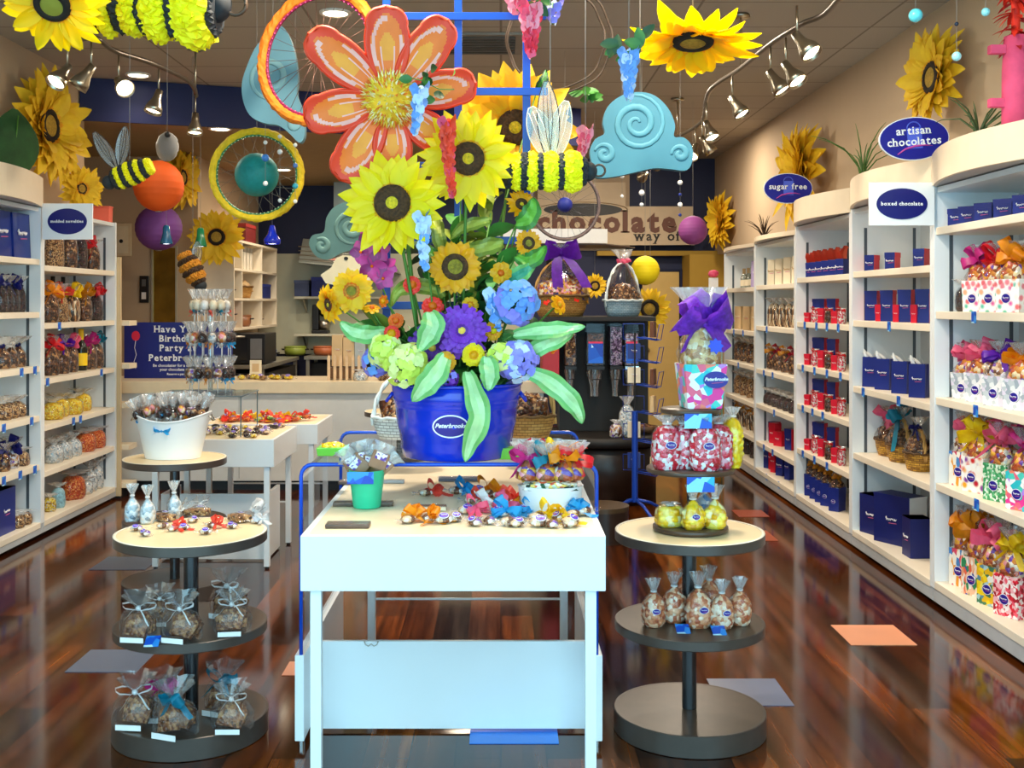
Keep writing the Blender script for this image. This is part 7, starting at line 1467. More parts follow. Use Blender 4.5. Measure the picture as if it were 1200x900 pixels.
hung_blossom('blue wisteria cluster hanging above the blue swirl cloud', 737, 60, 4.02, mpp(56, 4.02), 40, mpp(8, 4.02), [P_BLU, P_ICE, P_BLU], 3)
hung_blossom('bright pink blossom cluster over the corner of the blue lattice', 622, 6, 4.05, mpp(58, 4.05), 34, mpp(11, 4.05), [P_PNK, P_PNK2, plain('petal_rose', '#e0304e', .5, var=.15)], 6)
hung_blossom('small violet blue blossom beside the pink cluster on the lattice', 648, 2, 4.1, mpp(26, 4.1), 14, mpp(7, 4.1), [P_LAV, P_ICE], 8, False)
hung_blossom('pink blossom tip at the top corner of the lattice', 603, -6, 4.1, mpp(20, 4.1), 12, mpp(9, 4.1), [P_PNK, P_PNK2], 9, False)
# bead strands
def strand(label, pts, y, cols, top=None):
    q = W(pts[0][0], pts[0][1], y); t = thing('bead_strand', label, 'bead strand', q, 0, 'hanging bead strands'); upd(); low = min(CH - (p[1] - PY) * y / F for p in pts)
    for i, (px, py, r) in enumerate(pts):
        b = MB(); w = W(px, py, y) - q; w.x = 0; ball(b, w, r * y / F, 14, 10); c = cols[i % len(cols)]; mpart('bead', b, plain('bead_c' + c[1:], c, .25, var=.05), t)
    b = MB(); tube(b, [(0, 0, low - q.z), (0, 0, ZC - q.z - .003)], .0012, 4); mpart('hanging_cord', b, M_CORD, t)
for pts, y, cols, lb in (([(1073, 18, 8)], 4.9, ['#5fd8ee'], 'large turquoise bead hanging near the golden wall sunflower'), ([(1155, 14, 5)], 4.9, ['#8fe4f4'], 'small turquoise bead hanging by the pink post'), ([(1121, 66, 5.5), (1121, 28, 2.5)], 4.9, ['#a8ecf6', '#20304a'], 'pale turquoise bead hanging before the golden wall sunflower'),
        ([(311, 185, 4.5), (311, 167, 2.5), (311, 215, 3)], 5.8, ['#3f8ae0', '#e8f0f0', '#f4f8f8'], 'bead strand with a blue bead before the teal hub'), ([(328, 178, 3.2), (328, 160, 2.5), (328, 235, 2.5)], 5.8, ['#e8eef0', '#f4f4ee', '#d0dce0'], 'bead strand of white beads beside the teal hub'), ([(346, 170, 2.5), (346, 194, 3), (346, 218, 3.5), (346, 236, 2.5)], 5.8, ['#f4f4ee', '#5f8ad0', '#3fb0c8'], 'bead strand at the edge of the yellow wheel'),
        ([(752, 226, 3.5), (752, 240, 2.5)], 8, ['#f4f4f4', '#d0d8e0'], 'white bead strand beside the far track spotlights'), ([(797, 214, 3), (797, 228, 2), (797, 240, 3), (797, 252, 2)], 8, ['#f4f4f4', '#2a3a8a'], 'white bead strand over the chocolate sign'), ([(729, 206, 3), (714, 230, 2)], 8, ['#f4f4f4'], 'white bead strand under the blue swirl cloud')):
    strand(lb, pts, y, cols)
# air plants and decor on the aisle cabinets
def tuft(label, pos, h, n, seed, col, spread=.6):
    rn = random.Random(seed); t = thing('grass_tuft', label, 'plant', pos, 0, 'grass tufts on the cabinets'); b = MB()
    for i in range(n):
        a = rn.uniform(0, 2 * PI); e = rn.uniform(.15, spread * 1.6); L = h * rn.uniform(.6, 1.1)
        tube(b, [(0, 0, 0)] + [(math.cos(a) * L * e * s * s, math.sin(a) * L * e * s * s, L * (s - .35 * e * s ** 3)) for s in (.3, .6, .85, 1)], [.007, .006, .0045, .003, .001], 4)
    mpart('blades', b, plain(*col, .6, var=.3, vs=10), t); b = MB(); lathe(b, [(.02, 0), (.025, .02), (.012, .06)], 10); mpart('base_knot', b, G_OLIVE, t)
tuft('spiky green grass tuft on the third aisle cabinet top', (2.3, 7.05, 2.285), .42, 14, 3, ('grass_green', '#4f7a30'))
tuft('spiky dark grass tuft at the foot of the pink post', (2.27, 5.27, 2.282), .32, 16, 5, ('grass_dark', '#3f5a2e'), .9)
tuft('dry brown grass tuft on the farthest aisle cabinets', (2.35, 9.9, 2.065), .28, 18, 6, ('grass_dry', '#4a3420'), .5)
t = thing('pink_post', 'pink felt post with side tabs and red fringe on the nearest cabinet top', 'decoration', (2.32, 5.0, 2.281))
b = MB(); lathe(b, [(.06, 0), (.058, .3), (.05, .46)], 18); mpart('felt_post', b, plain('felt_pink', '#e2527e', .8, var=.12, vs=14), t)
for z, s in ((.14, -1), (.14, 1), (.38, -1), (.38, 1)): b = MB(); box(b, min(s * .05, s * .12), max(s * .05, s * .12), -.02, .02, z, z + .04); mpart('side_tab', b, plain('felt_pink', '#e2527e'), t, .004)
b = MB(); rn = random.Random(2)
for i in range(60): a = rn.uniform(0, 6.28); z = rn.uniform(.42, .7); petal(b, T(0, 0, z) @ Rz(a) @ Ry(rn.uniform(.1, .9)), .1, .014, mat=i % 2)
tube(b, [(0, 0, .44), (0, 0, .72)], .02, 8); mpart('red_fringe', b, [plain('fringe_red', '#e8301a', .7, var=.15), plain('fringe_crimson', '#c01a24', .7, var=.15)], t)
t = thing('pink_box', 'small coral box on the molded novelties cabinet beside the amber sunflower', 'box', (-3.0 - .12, 8.66, 2.171)); b = MB(); rbox(b, .15, .08, .11, 0, 0, 1.03); mpart('box_body', b, plain('felt_coral', '#f2705a', .7), t, .004); b = MB(); box(b, -.08, .08, -.045, .045, .1105, .122); mpart('lid', b, plain('felt_coral', '#f2705a'), t, .002)
# ------------------------------------------------------------------ counter and banner
CY = 9.06
t = thing('service_counter', 'long white service counter with cream top in front of the kitchen', 'counter', (-1.4, CY, 0))
b = MB(); box(b, -1.985, 1.75, .04, .62, .08, .80); mpart('counter_front', b, plain('counter_white', '#e6e6e2', .45, var=.03), t, .003)
b = MB(); box(b, -1.985, 1.78, 0, .66, .8005, .90); mpart('counter_top', b, plain('counter_cream', '#f0dcb8', .35, var=.04), t, .006)
b = MB(); box(b, -1.985, 1.75, .08, .6, 0, .0795); mpart('toe_kick', b, M_BLACK, t)
for x in (-.75, .5): b = MB(); box(b, x, x + .006, .036, .0399, .1, .79); mpart('panel_joint', b, plain('joint_grey', '#b8b8b4', .5), t)
ZT = .9006
t = thing('birthday_banner', 'navy birthday party banner with white lettering standing on the counter', 'sign', (-2.74, 9.42, ZT))
b = MB(); box(b, -.46, .46, 0, .012, 0, .475); mpart('banner_board', b, plain('banner_navy', '#0d1f7a', .4, var=.03), t, .002)
M_BT = plain('banner_white', '#f4f6fa', .5, var=.01)
for txt, sz, z, x in (('Have Your', .078, .415, .0), ('Birthday', .078, .335, .0), ('Party at', .078, .255, .0), ('Peterbrooke!', .078, .172, .0)):
    part('lettering', slab_mesh(txt, sz, M_BT, .001, .002), t, (x, -.002, z), (PI / 2, 0, 0))
for txt, sz, z in (('Be chocolatier for a day and make', .034, .108), ('your chocolate creations!', .034, .074), ('Reserve a party today', .026, .035)):
    part('lettering', text_mesh(txt, sz, M_BT, .001, .0004), t, (.02, -.002, z), (PI / 2, 0, 0))
b = MB(); prism(b, ell(.035, .042, 24), .0005, .003, 0, T(-.36, 0, .36) @ FR); tube(b, [(-.36, -.002, .32), (-.37, -.002, .26), (-.355, -.002, .2), (-.375, -.002, .14), (-.36, -.002, .08)], .0022, 4, 1); mpart('balloon_motif', b, [plain('balloon_red', '#d8244a', .5), M_BT], t)
# goods on the counter
rn = random.Random(17)
for i in range(9):
    s = 1 + i % 3
    place(kit('ctr%d' % s, k_twist(.085, [C_YEL, C_NUT, C_YEL][s - 1], s, None)), 'wrapped_sweet', ['yellow wrapped sweet heaped on the counter beside the birthday banner', 'brown wrapped sweet heaped on the counter beside the birthday banner', 'yellow wrapped sweet heaped on the counter beside the birthday banner'][s - 1], 'sweet', (-2.17 + .05 * i, 9.25 + rn.uniform(-.06, .1), ZT + .001), rn.uniform(0, 6), 'sweets on the counter beside the banner')
place(kit('smallcard', lambda: [('card', box(MB(), -.05, .05, -.004, .004, 0, .15).mesh('card', P_KRAFT, .001), -1), ('picture', box(MB(), -.03, .03, -.0055, -.0045, .05, .12).mesh('picture', P_TAN), -1)]), 'display_card', 'small cream card standing on the counter beside the banner', 'card', (-2.1, 9.5, ZT))
t = thing('picket_planter', 'wooden picket box with bags on the counter behind the bouquet', 'box', (-1.28, 9.3, ZT)); M_PICK = plain('picket_wood', '#e0c098', .6, var=.15, vs=12)
for i in range(7):
    x = -.15 + i * .05; b = MB(); prism(b, [(x - .012, 0), (x + .012, 0), (x + .012, .19), (x, .21), (x - .012, .19)], -.006, .006, 0, T(0, -.08, 0) @ Rx(PI / 2)); mpart('picket', b, M_PICK, t)
b = MB(); box(b, -.16, .16, -.072, .08, .01, .10); mpart('box_body', b, plain('planter_dark', '#6a4a2c', .7, var=.2), t, .003)
for i, (dx, c, nm) in enumerate(((-.09, P_TAN, 'tan'), (.0, P_TAN, 'brown'), (.09, plain('grey_paper', '#a8b4b8', .6), 'grey'))):
    place(kit('ppb%d' % i, k_carry(.09, .07, .24 + .02 * (i == 0), c, None, .04, False)), 'paper_bag', f'{nm} paper bag standing in the wooden picket box', 'paper bag', (-1.28 + dx, 9.31, ZT + .11), .2 * i)
b = MB()
for i in range(5): tube(b, [(-.03 + .012 * i, 0, 0), (.05 + .03 * i, .01 * i, .1)], .006, 5)
single('wafer_bundle', b, plain('wafer', '#e8b868', .7, var=.2), 'bundle of golden wafer sticks above the picket box', 'wafers', None, 0, (-1.22, 9.26, ZT + .34))
place(kit('cnbag', k_bag(.2, .13, .12, C_NUT, .75, ('navy', .06))), 'nut_bag', 'brown bag with navy ribbon at the counter edge behind the bucket', 'bag of sweets', (-.92, 9.16, ZT), .2)
place(kit('cnbag2', k_bag(.12, .1, .09, C_SILV, .75)), 'foil_bag', 'small silver bag at the foot of the picket box', 'bag of sweets', (-1.16, 9.16, ZT))

# ------------------------------------------------------------------ kitchen
t = thing('cube_shelf', 'white cube shelves along the kitchen side wall', 'shelf', (0, 0, 0)); M_CUBE = plain('cube_white', '#e4d8c2', .5, var=.04)
XA, XB, Y0, Y1 = -3.058, -2.73, 11.34, 13.5; ys = [11.34, 11.7, 12.67, 13.5]; zs = [1.28, 1.59, 1.90, 2.20]
for y in ys: b = MB(); box(b, XA, XB, y, y + .025, zs[0], zs[-1]); mpart('upright', b, M_CUBE, t)
for z in zs: b = MB(); box(b, XA, XB + .003, Y0 - .002, Y1 + .027, z - .0251, z); mpart('shelf', b, M_CUBE, t)
b = MB(); box(b, XA - .0, XA + .006, Y0 + .001, Y1, zs[0], zs[-1] - .03); mpart('back_panel', b, plain('cube_back', '#b9a68a', .7), t)
def kb(name, label, cat, c, col, parts): t = thing(name, label, cat, c); [mpart(n, m, mt, t, bv) for n, m, mt, bv in parts]; return t
def simple_box(w, d, h, lidc): a = MB(); box(a, -w / 2, w / 2, -d / 2, d / 2, 0, h * .8); l = MB(); box(l, -w / 2 - .004, w / 2 + .004, -d / 2 - .004, d / 2 + .004, h * .8, h); return a, l
def stored(name, label, cat, loc, w, d, h, col, lidcol):
    a, l = simple_box(w, d, h, 0); m = plain('store_' + col[1:], col, .5, var=.08); return kb(name, label, cat, loc, None, [('box_body', a, m, .004), ('lid', l, plain('store_' + lidcol[1:], lidcol, .5, var=.05), .003)])
for i in range(5): stored('file_box', 'white upright file box on the top cube shelf of the kitchen, ' + ORD[i] + ' from near end', 'file box', (-2.87, 11.86 + i * .15 + (.3 if i > 3 else 0), 1.901), .2, .1, .24, '#d8d0c0', '#8a8478')
place(kit('kbask', k_basket(.14, .13, WV_TAN, P_TAN, None, .02, 2, None, False)), 'wicker_basket', 'tan wicker basket in the middle row of cube shelves', 'basket', (-2.88, 12.25, 1.591)); stored('crate', 'navy crate at the far end of the cube shelves', 'crate', (-2.87, 13.05, 1.591), .22, .5, .17, '#1d2a78', '#2a3a90')
stored('storage_box', 'dark red box on top of the kitchen cube shelves', 'box', (-2.87, 12.2, 2.201), .24, .5, .2, '#6a1a1a', '#8a2420')
def pot(label, loc, r, h, col, name='pot'):
    t = thing(name, label, 'pot', loc); b = MB(); lathe(b, [(0, 0), (r * .85, .001), (r, h * .3), (r * 1.02, h), (r * .94, h), (r * .9, h * .3)], 22, cap=False); mpart('pot_body', b, plain('pot_' + col[1:], col, .4, var=.1), t); b = MB(); tube(b, [(r * .97 * math.cos(i * PI / 10), r * .97 * math.sin(i * PI / 10), h) for i in range(20)], r * .08, 6, closed=True); mpart('pot_rim', b, plain('pot_' + col[1:], col, .4), t)
    for s in (-1, 1): b = MB(); tube(b, [(s * r, -r * .3, h * .7), (s * r * 1.25, 0, h * .72), (s * r, r * .3, h * .7)], r * .07, 5); mpart('pot_handle', b, M_BLACK, t)
pot('red-brown pot on the lowest cube shelf nearest the tan wall', (-2.87, 11.54, 1.281), .1, .2, '#9a4a3a'); pot('brown bowl with white lid on the lowest cube shelf', (-2.87, 12.2, 1.281), .12, .12, '#8a5a3a'); pot('pale dish behind the brown bowl on the lowest cube shelf', (-2.87, 12.95, 1.281), .08, .1, '#d8ccb8'); pot('dark pan on the middle row of cube shelves', (-2.87, 11.54, 1.591), .09, .12, '#4a4440')
# side and rear worktops
M_KCAB = plain('kitchen_grey', '#8f8a7c', .5, var=.06); M_KTOP = plain('kitchen_steel', '#a8a496', .3, .6, var=.08)
def worktop(label, x0, x1, y0, y1, h, n, along='x'):
    t = thing('kitchen_unit', label, 'worktop', ((x0 + x1) / 2, (y0 + y1) / 2, 0)); o = t.location
    b = MB(); box(b, x0 - o.x, x1 - o.x, y0 - o.y, y1 - o.y, h - .04, h); mpart('worktop', b, M_KTOP, t, .003)
    b = MB(); box(b, x0 - o.x + .02, x1 - o.x - .02, y0 - o.y + .02, y1 - o.y - .02, .1, .14); mpart('lower_shelf', b, M_KTOP, t)
    for xx in (x0 - o.x + .02, x1 - o.x - .06):
        for yy in (y0 - o.y + .02, y1 - o.y - .06): b = MB(); box(b, xx, xx + .04, yy, yy + .04, 0, h - .0405); mpart('leg', b, M_KTOP, t)
    b = MB(); box(b, x0 - o.x + .03, x1 - o.x - .03, y0 - o.y + .3, y1 - o.y - .03, .145, h - .1); mpart('dark_cupboard', b, plain('cupboard_dark', '#2e2a26', .5), t, .003); return t
worktop('steel side worktop under the cube shelves', -3.05, -2.42, 11.4, 13.3, .9, 3); worktop('steel rear worktop in the dark of the kitchen', -2.36, .2, 13.3, 13.95, .9, 4)
t = thing('oven', 'black oven with dark glass door under the cube shelves', 'oven', (-2.72, 11.75, .901)); b = MB(); box(b, -.28, .28, -.28, .3, .01, .32); mpart('oven_body', b, M_BLACK, t, .008)
b = MB(); box(b, -.24, .1, -.288, -.2805, .05, .28); mpart('oven_door', b, plain('smoked_glass', '#2a2c2e', .1), t); b = MB(); tube(b, [(-.22, -.31, .29), (.08, -.31, .29)], .01, 6); mpart('door_handle', b, M_STEEL, t); b = MB(); box(b, .13, .25, -.286, -.2805, .06, .27); mpart('control_panel', b, plain('panel_grey', '#8a8c8e', .4), t)
b = MB(); box(b, -3.05, .25, 13.96, 13.998, .9, 2.16); struct('trim_4', b, plain('kitchen_wall', '#c7c6ae', .6, var=.03), 'pale splashback of the kitchen rear wall')
def wshelf(label, x0, x1, y, z):
    t = thing('wall_shelf', label, 'shelf', ((x0 + x1) / 2, y, z)); w = (x1 - x0) / 2; b = MB(); box(b, -w, w, 0, .3, -.03, 0); mpart('shelf_board', b, plain('shelf_pale', '#c7c4b0', .5), t, .003)
    for x in (-w + .1, w - .12): b = MB(); prism(b, [(.3, -.03), (.3, -.2), (.04, -.03)], x, x + .02, 0, Matrix(((0, 0, 1, 0), (1, 0, 0, 0), (0, 1, 0, 0), (0, 0, 0, 1)))); mpart('shelf_bracket', b, M_STEEL, t)
wshelf('upper pale shelf on the kitchen rear wall', -2.55, -1.3, 13.66, 1.62); wshelf('lower pale shelf on the kitchen rear wall', -2.55, -1.3, 13.66, 1.16)
stored('container', 'tall navy container on the upper kitchen shelf', 'container', (-2.2, 13.8, 1.621), .28, .22, .24, '#20287a', '#2a3490'); stored('container', 'low navy wire crate on the upper kitchen shelf', 'container', (-2.46, 13.8, 1.621), .18, .22, .2, '#3a4468', '#4a5478'); stored('container', 'dark green container on the upper kitchen shelf', 'container', (-1.85, 13.8, 1.621), .2, .2, .2, '#0f4a3a', '#145a48')
t = thing('stand_mixer', 'black mixer with round head on the lower kitchen shelf', 'mixer', (-2.2, 13.8, 1.161)); b = MB(); box(b, -.14, .06, -.1, .1, 0, .04); box(b, -.14, -.06, -.06, .06, .04, .36); mpart('stand', b, M_BLACK, t, .01); b = MB(); ball(b, (.03, 0, .3), (.12, .09, .1)); mpart('mixer_head', b, M_BLACK, t); b = MB(); lathe(b, [(0, .045), (.06, .05), (.08, .16), (.075, .16)], 18, cap=False); mpart('bowl', b, M_STEEL, t)
t = thing('range_hood', 'grey slanted hood at the back of the kitchen', 'hood', (-1.85, 13.5, 2.02)); b = MB(); v = [(-.55, -.35, 0), (.6, -.35, -.12), (.6, .45, -.12), (-.55, .45, 0), (-.55, -.05, .3), (.3, -.05, .25), (.3, .45, .25), (-.55, .45, .3)]; b.add(v, [(0, 3, 2, 1), (4, 5, 6, 7), (0, 1, 5, 4), (1, 2, 6, 5), (2, 3, 7, 6), (3, 0, 4, 7)]); mpart('hood_canopy', b, plain('hood_grey', '#9aa09a', .35, .5, var=.06), t, .004); b = MB(); box(b, -.2, .2, .1, .44, .28, 1.05); mpart('flue', b, plain('hood_grey', '#9aa09a'), t)
for i in range(4): b = MB(); tube(b, [(-.55, -.355, .04 + .05 * i), (.5, -.3, -.05 + .06 * i)], .006, 5); mpart('hood_rib', b, M_STEEL, t)
for px, py, c, lb in ((346, 413, '#8a9a3a', 'green bowl on the rear worktop'), (380, 413, '#b8643a', 'orange bowl on the rear worktop'), (296, 440, '#5a6a9a', 'blue bowl on the steel side worktop')):
    q = W(px, py, 13.6) if px > 300 else Vector((-2.68, 12.6, 0)); pot(lb, (q.x, q.y, .901), .13, .1, c, 'bowl')
stored('storage_box', 'dark storage box under the rear worktop', 'box', (-1.9, 13.4, .142), .3, .2, .22, '#3a3a34', '#55554c')
t = thing('bird_cutout', 'cream painted bird head cutout with dark eye below the dusky teal cloud', 'decoration', W(413, 318, 8.2)); k = 8.2 / F
b = MB(); prism(b, [((x - 413) * k, (318 - y) * k) for x, y in ((394, 303), (402, 299), (412, 300), (422, 306), (430, 318), (436, 332), (424, 338), (404, 336), (382, 332), (376, 322), (388, 314))][::-1], -.014, .014, 0, FR); mpart('head_board', b, plain('bird_cream', '#d9d2b4', .6, var=.06), t, .003)
b = MB(); prism(b, ell(.016, .013, 16), .0145, .018, 0, T(-.045, 0, .095) @ FR); mpart('eye', b, M_BLACK, t); b = MB(); prism(b, [(-.12, .095), (-.155, .10), (-.175, .085), (-.13, .08)], -.012, .012, 0, FR); mpart('beak', b, plain('beak_pink', '#d88a7a', .6), t)
upd(); cord(t, t.location + Vector((0, 0, .1)), ZL)
# mirror, switch plate, pendants
t = thing('framed_mirror', 'narrow framed mirror on the tan kitchen wall below the purple lantern', 'mirror', W(193, 336, 11.18)); k = 11.18 / F
b = MB(); box(b, -.115, .115, -.004, .0, -.395, .395); mpart('mirror_glass', b, plain('mirror_olive', '#b9a04a', .08, .85, var=.3, vs=5), t); 
for x0, x1, z0, z1 in ((-.13, -.112, -.41, .41), (.112, .13, -.41, .41), (-.112, .112, .392, .41), (-.112, .112, -.41, -.392)): b = MB(); box(b, x0, x1, -.02, .0, z0, z1); mpart('frame_rail', b, plain('mirror_frame', '#b0a894', .4), t)
t = thing('switch_plate', 'black plate with white switch on the tan kitchen wall beside the mirror', 'switch', W(169, 339, 11.18)); b = MB(); box(b, -.045, .045, -.012, .012, -.135, .135); mpart('plate', b, M_BLACK, t, .004); b = MB(); box(b, -.022, .022, -.018, -.0125, -.1, -.03); mpart('switch', b, P_TISS, t); b = MB(); box(b, -.02, .02, -.018, -.0125, .03, .1); mpart('dial', b, plain('dial_grey', '#6a6a6a', .4), t)
t = thing('picture_frame', 'pale framed notice on the tan kitchen wall beside the novelties cabinet', 'picture', W(139, 285, 11.18)); b = MB(); box(b, -.13, .13, -.012, .012, -.13, .2); mpart('frame', b, plain('notice_cream', '#ecd9b4', .6), t, .003); b = MB(); box(b, -.1, .1, -.0145, -.0125, -.1, .17); mpart('notice', b, plain('notice_pale', '#f3e6c8', .7), t); b = MB(); ball(b, (.03, -.0145, .02), (.02, .002, .02), 10, 6); mpart('dark_mark', b, M_BLACK, t)
for px, py, y, c, lb in ((195, 276, 9.35, '#1a6a9a', 'teal glass pendant in front of the purple lantern'), (235, 279, 9.6, '#1a8a5a', 'green glass pendant in front of the amber sunflower'), (319, 276, 9.8, '#1a3ae0', 'cobalt glass pendant below the yellow wheel'), (560, 300, 10.2, '#3a2ad0', 'violet glass pendant behind the bouquet')):
    q = W(px, py, y); t = thing('pendant_lamp', lb, 'pendant', q, 0, 'glass pendants over the counter'); b = MB(); s = y / F
    lathe(b, [(2.5 * s, 12 * s), (4 * s, 10 * s), (4.5 * s, 2 * s), (7.5 * s, -9 * s), (7 * s, -10 * s), (4 * s, 2 * s)] if px != 319 else [(2.5 * s, 12 * s), (4 * s, 7 * s), (5 * s, 2 * s), (10 * s, -5 * s), (9.5 * s, -10 * s), (8 * s, -10 * s)], 20, cap=False); mpart('glass_shade', b, plain('glass_' + c[1:], c, .15, var=.03, spec=.8), t)
    b = MB(); lathe(b, [(6 * s, -9.5 * s), (0, -10 * s)], 16, cap=False); mpart('bulb', b, emit('pendant_glow', '#eef4ff', 5), t); upd(); cord(t, q + Vector((0, 0, 12 * s)), ZL)

# ------------------------------------------------------------------ chocolate sign on the far wall
SY = 13.75
t = thing('chocolate_sign', 'tan wall sign reading chocolate way of life with a dark cup opening', 'sign', W(718, 259, SY)); k = SY / F
def sp(x, y): return ((x - 718) * k, -(y - 259) * k)
b = MB(); prism(b, [sp(x, y) for x, y in ((630, 288), (630, 214), (733, 214), (733, 242), (812, 242), (812, 287))], -.02, .02, 0, FR); mpart('sign_board', b, plain('sign_tan', '#cdb798', .6, var=.03), t, .003)
b = MB(); prism(b, [((sp(683, 246)[0] + 46 * k * math.cos(a)), sp(683, 246)[1] + 7.5 * k * math.sin(a)) for a in [2 * PI * i / 40 for i in range(40)]], .0205, .025, 0, FR); tube(b, [(sp(683, 246)[0] + 52 * k * math.cos(a), -.024, sp(683, 246)[1] + 9 * k * math.sin(a)) for a in [-.3 + (PI + .6) * i / 24 for i in range(25)]], .006, 6, 1); mpart('cup_opening', b, [plain('cup_dark', '#1a1410', .5), plain('sign_line', '#9a8262', .6)], t)
M_CHT = plain('sign_brown', '#6a4030', .6, var=.05)
part('lettering', slab_mesh('chocolate', .36, M_CHT, .004, .016), t, (sp(712, 0)[0], -.025, sp(0, 262)[1] + .01), (PI / 2, 0, 0))
part('lettering', slab_mesh('way of life', .17, plain('sign_black', '#1c1614', .6), .004, .003, space=1.15), t, (sp(789, 0)[0] - .03, -.025, sp(0, 278)[1] + .01), (PI / 2, 0, 0))

# ------------------------------------------------------------------ candy dispenser kiosk
KX, KY = .82, 8.75
M_KB = plain('kiosk_black', '#17120f', .6, var=.1); M_KW = plain('kiosk_espresso', '#2a1a12', .35, var=.2, vs=8)
t = thing('dispenser_kiosk', 'dark round kiosk with clear sweet dispensers behind the bouquet', 'kiosk', (KX, KY, 0))
b = MB(); lathe(b, [(.4, 0), (.4, .42), (.38, .44)], 40); mpart('drum_base', b, M_KW, t)
b = MB(); lathe(b, [(.47, .45), (.5, .46), (.5, .52), (.47, .53), (0, .53)], 44, cap=False); lathe(b, [(.47, .45), (0, .45)], 44, cap=False, smooth=False); mpart('counter_ring', b, M_KB, t)
b = MB(); box(b, -.36, .34, -.02, .36, .531, 1.40); mpart('dispenser_cabinet', b, M_KB, t, .004)
b = MB(); box(b, -.50, .36, -.32, .38, 1.4005, 1.435); mpart('top_board', b, M_KB, t, .004)
b = MB(); box(b, -.5, -.37, -.2, .3, .9, 1.39); mpart('red_panel', b, plain('kiosk_red', '#b01a24', .4, var=.06), t, .004)
for i, (px, w, fillm, lb_) in enumerate(((668, 11, C_CHOC, 0), (697, 17, cells('dispenser_choc', ['#3a1c10', '#5a3018', '#2a120a', '#7a4a2a'], 70, .3, .6), 1), (721, 12, cells('dispenser_purple', ['#4a2a4a', '#6a4a6a', '#2a1a2a', '#9a7a9a', '#b8a0b0'], 90, .3, .6), 0), (739, 13, cells('dispenser_dots', ['#6a4a52', '#d8c8d0', '#4a2a34', '#a87a88'], 90, .3, .6), 1))):
    x = (px - PX) * (KY - .2) / F - KX; hw = w * (KY - .2) / F / 2 * 1.25; z0, z1 = 1.06, 1.385
    b = MB(); box(b, x - hw, x + hw, -.28, -.03, z0, z1); bn = mpart('clear_bin', b, M_ACRYL, t, .004)
    b = MB(); box(b, x - hw * .86, x + hw * .86, -.27, -.04, z0 + .005, z1 - .03 - .05 * (i % 2)); mpart('bin_contents', b, fillm, bn)
    b = MB(); lathe(b, [(hw * .9, z0 - .002), (hw * .95, z0 - .05), (hw * .5, z0 - .16), (hw * .45, z0 - .24)], 16, 0, T(x, -.17, 0), cap=False); mpart('spout', b, clear('smoky_plastic', '#b8b4b4', .3, .1, .2), bn)
    b = MB(); box(b, x - hw * .95, x + hw * .95, -.3, -.15, z0 - .03, z0 - .003); tube(b, [(x - hw * .5, -.3, z0 - .03), (x - hw * .5, -.33, z0 - .1), (x + hw * .5, -.33, z0 - .1), (x + hw * .5, -.3, z0 - .03)], .006, 6); mpart('dispenser_lever', b, M_CHROME if i == 3 else M_BLACK, bn)
    if lb_: b = MB(); box(b, x - hw * .8, x + hw * .8, -.2835, -.2815, z0 + .02, z0 + .17); box(b, x - hw * .8, x + hw * .8, -.2835, -.2815, z0 + .171, z0 + .185, 1); mpart('blue_label', b, [cells('label_blue', ['#0d55cc', '#1a6ae0', '#0b3fb5', '#bfe6f7'], 9, .4, 0), plain('label_pink', '#d8305a', .5)], bn)
b = MB(); R, n = 1.35, 20; fr, bk = [], []
for i in range(n + 1): a = -.42 + .66 * i / n; fr.append((-.32 + R * math.sin(a), R - .24 - R * math.cos(a))); bk.append((-.32 + (R - .03) * math.sin(a), R - .24 - (R - .03) * math.cos(a)))
prism(b, fr + bk[::-1], 2.0, 2.11); mpart('canopy_band', b, plain('canopy_white', '#e2e0dc', .4, var=.03), t)
b = MB(); prism(b, [p_ for p_ in bk] + [(.28, .35), (-.85, .35)], 1.99, 1.999); mpart('canopy_underside', b, plain('canopy_brown', '#5a4a44', .4), t)
for x in (-.45, .2): b = MB(); box(b, x, x + .04, .3, .34, 1.4355, 1.989); mpart('canopy_post', b, M_KB, t)
# baskets on the kiosk
def k_bigb():
    r, h, hh = .215, .16, .34
    o = k_basket(r, h, WV_TAN, C_BRT, None, hh, 7, None, True, .75)()
    b = MB(); c = (0, -.07, h + hh * .97); add_bow(b, c, .24, 0, 2, 0, 4, .5, .6)
    for s, q in ((-1, .02), (1, .12)): add_ribbon(b, [(0, -.06, h + hh * .97), (s * .04 + q * .3, -.1, h + hh * .75), (s * .05 + q * .8, -.13, h + hh * .45), (s * .05 + q * 1.2, -.14, h + hh * .18)], [.02, .04, .042, .04], ydir=(1, .2, 0)); 
    o.append(('bow', b.mesh('bow', RIB['purple']), -1))
    d = MB(); rn = random.Random(3)
    for i in range(8): a = -PI * .05 - PI * .9 * i / 7; q = T(r * .95 * math.cos(a), r * .72 * math.sin(a), h * rn.uniform(.7, 1.15)) @ facing((math.cos(a), math.sin(a), .2)); [petal(d, q @ Rz(j * 1.257), .032, .014, mat=i % 3) for j in range(5)]
    o.append(('cloth_flowers', d.mesh('cloth_flowers', [Y_DEEP, RIB['navy'], Y_RED]), -1)); return o
place(kit('bigbasket', k_bigb), 'gift_basket', 'large tan gift basket with trailing purple bow on the kiosk top', 'gift basket', Vector(((657 - PX) * 8.57 / F, 8.57, 1.4355)), 0)
place(kit('bluebasket', k_basket(.165, .125, WV_BLUE, C_CHOC, ('pink', .1), .34, 3, plain('white_cane', '#e9f2f2', .5), True, .75)), 'gift_basket', 'pale blue wicker basket under a cellophane cone on the kiosk top', 'gift basket', ((730 - PX) * 8.6 / F, 8.6, 1.4355), .5)
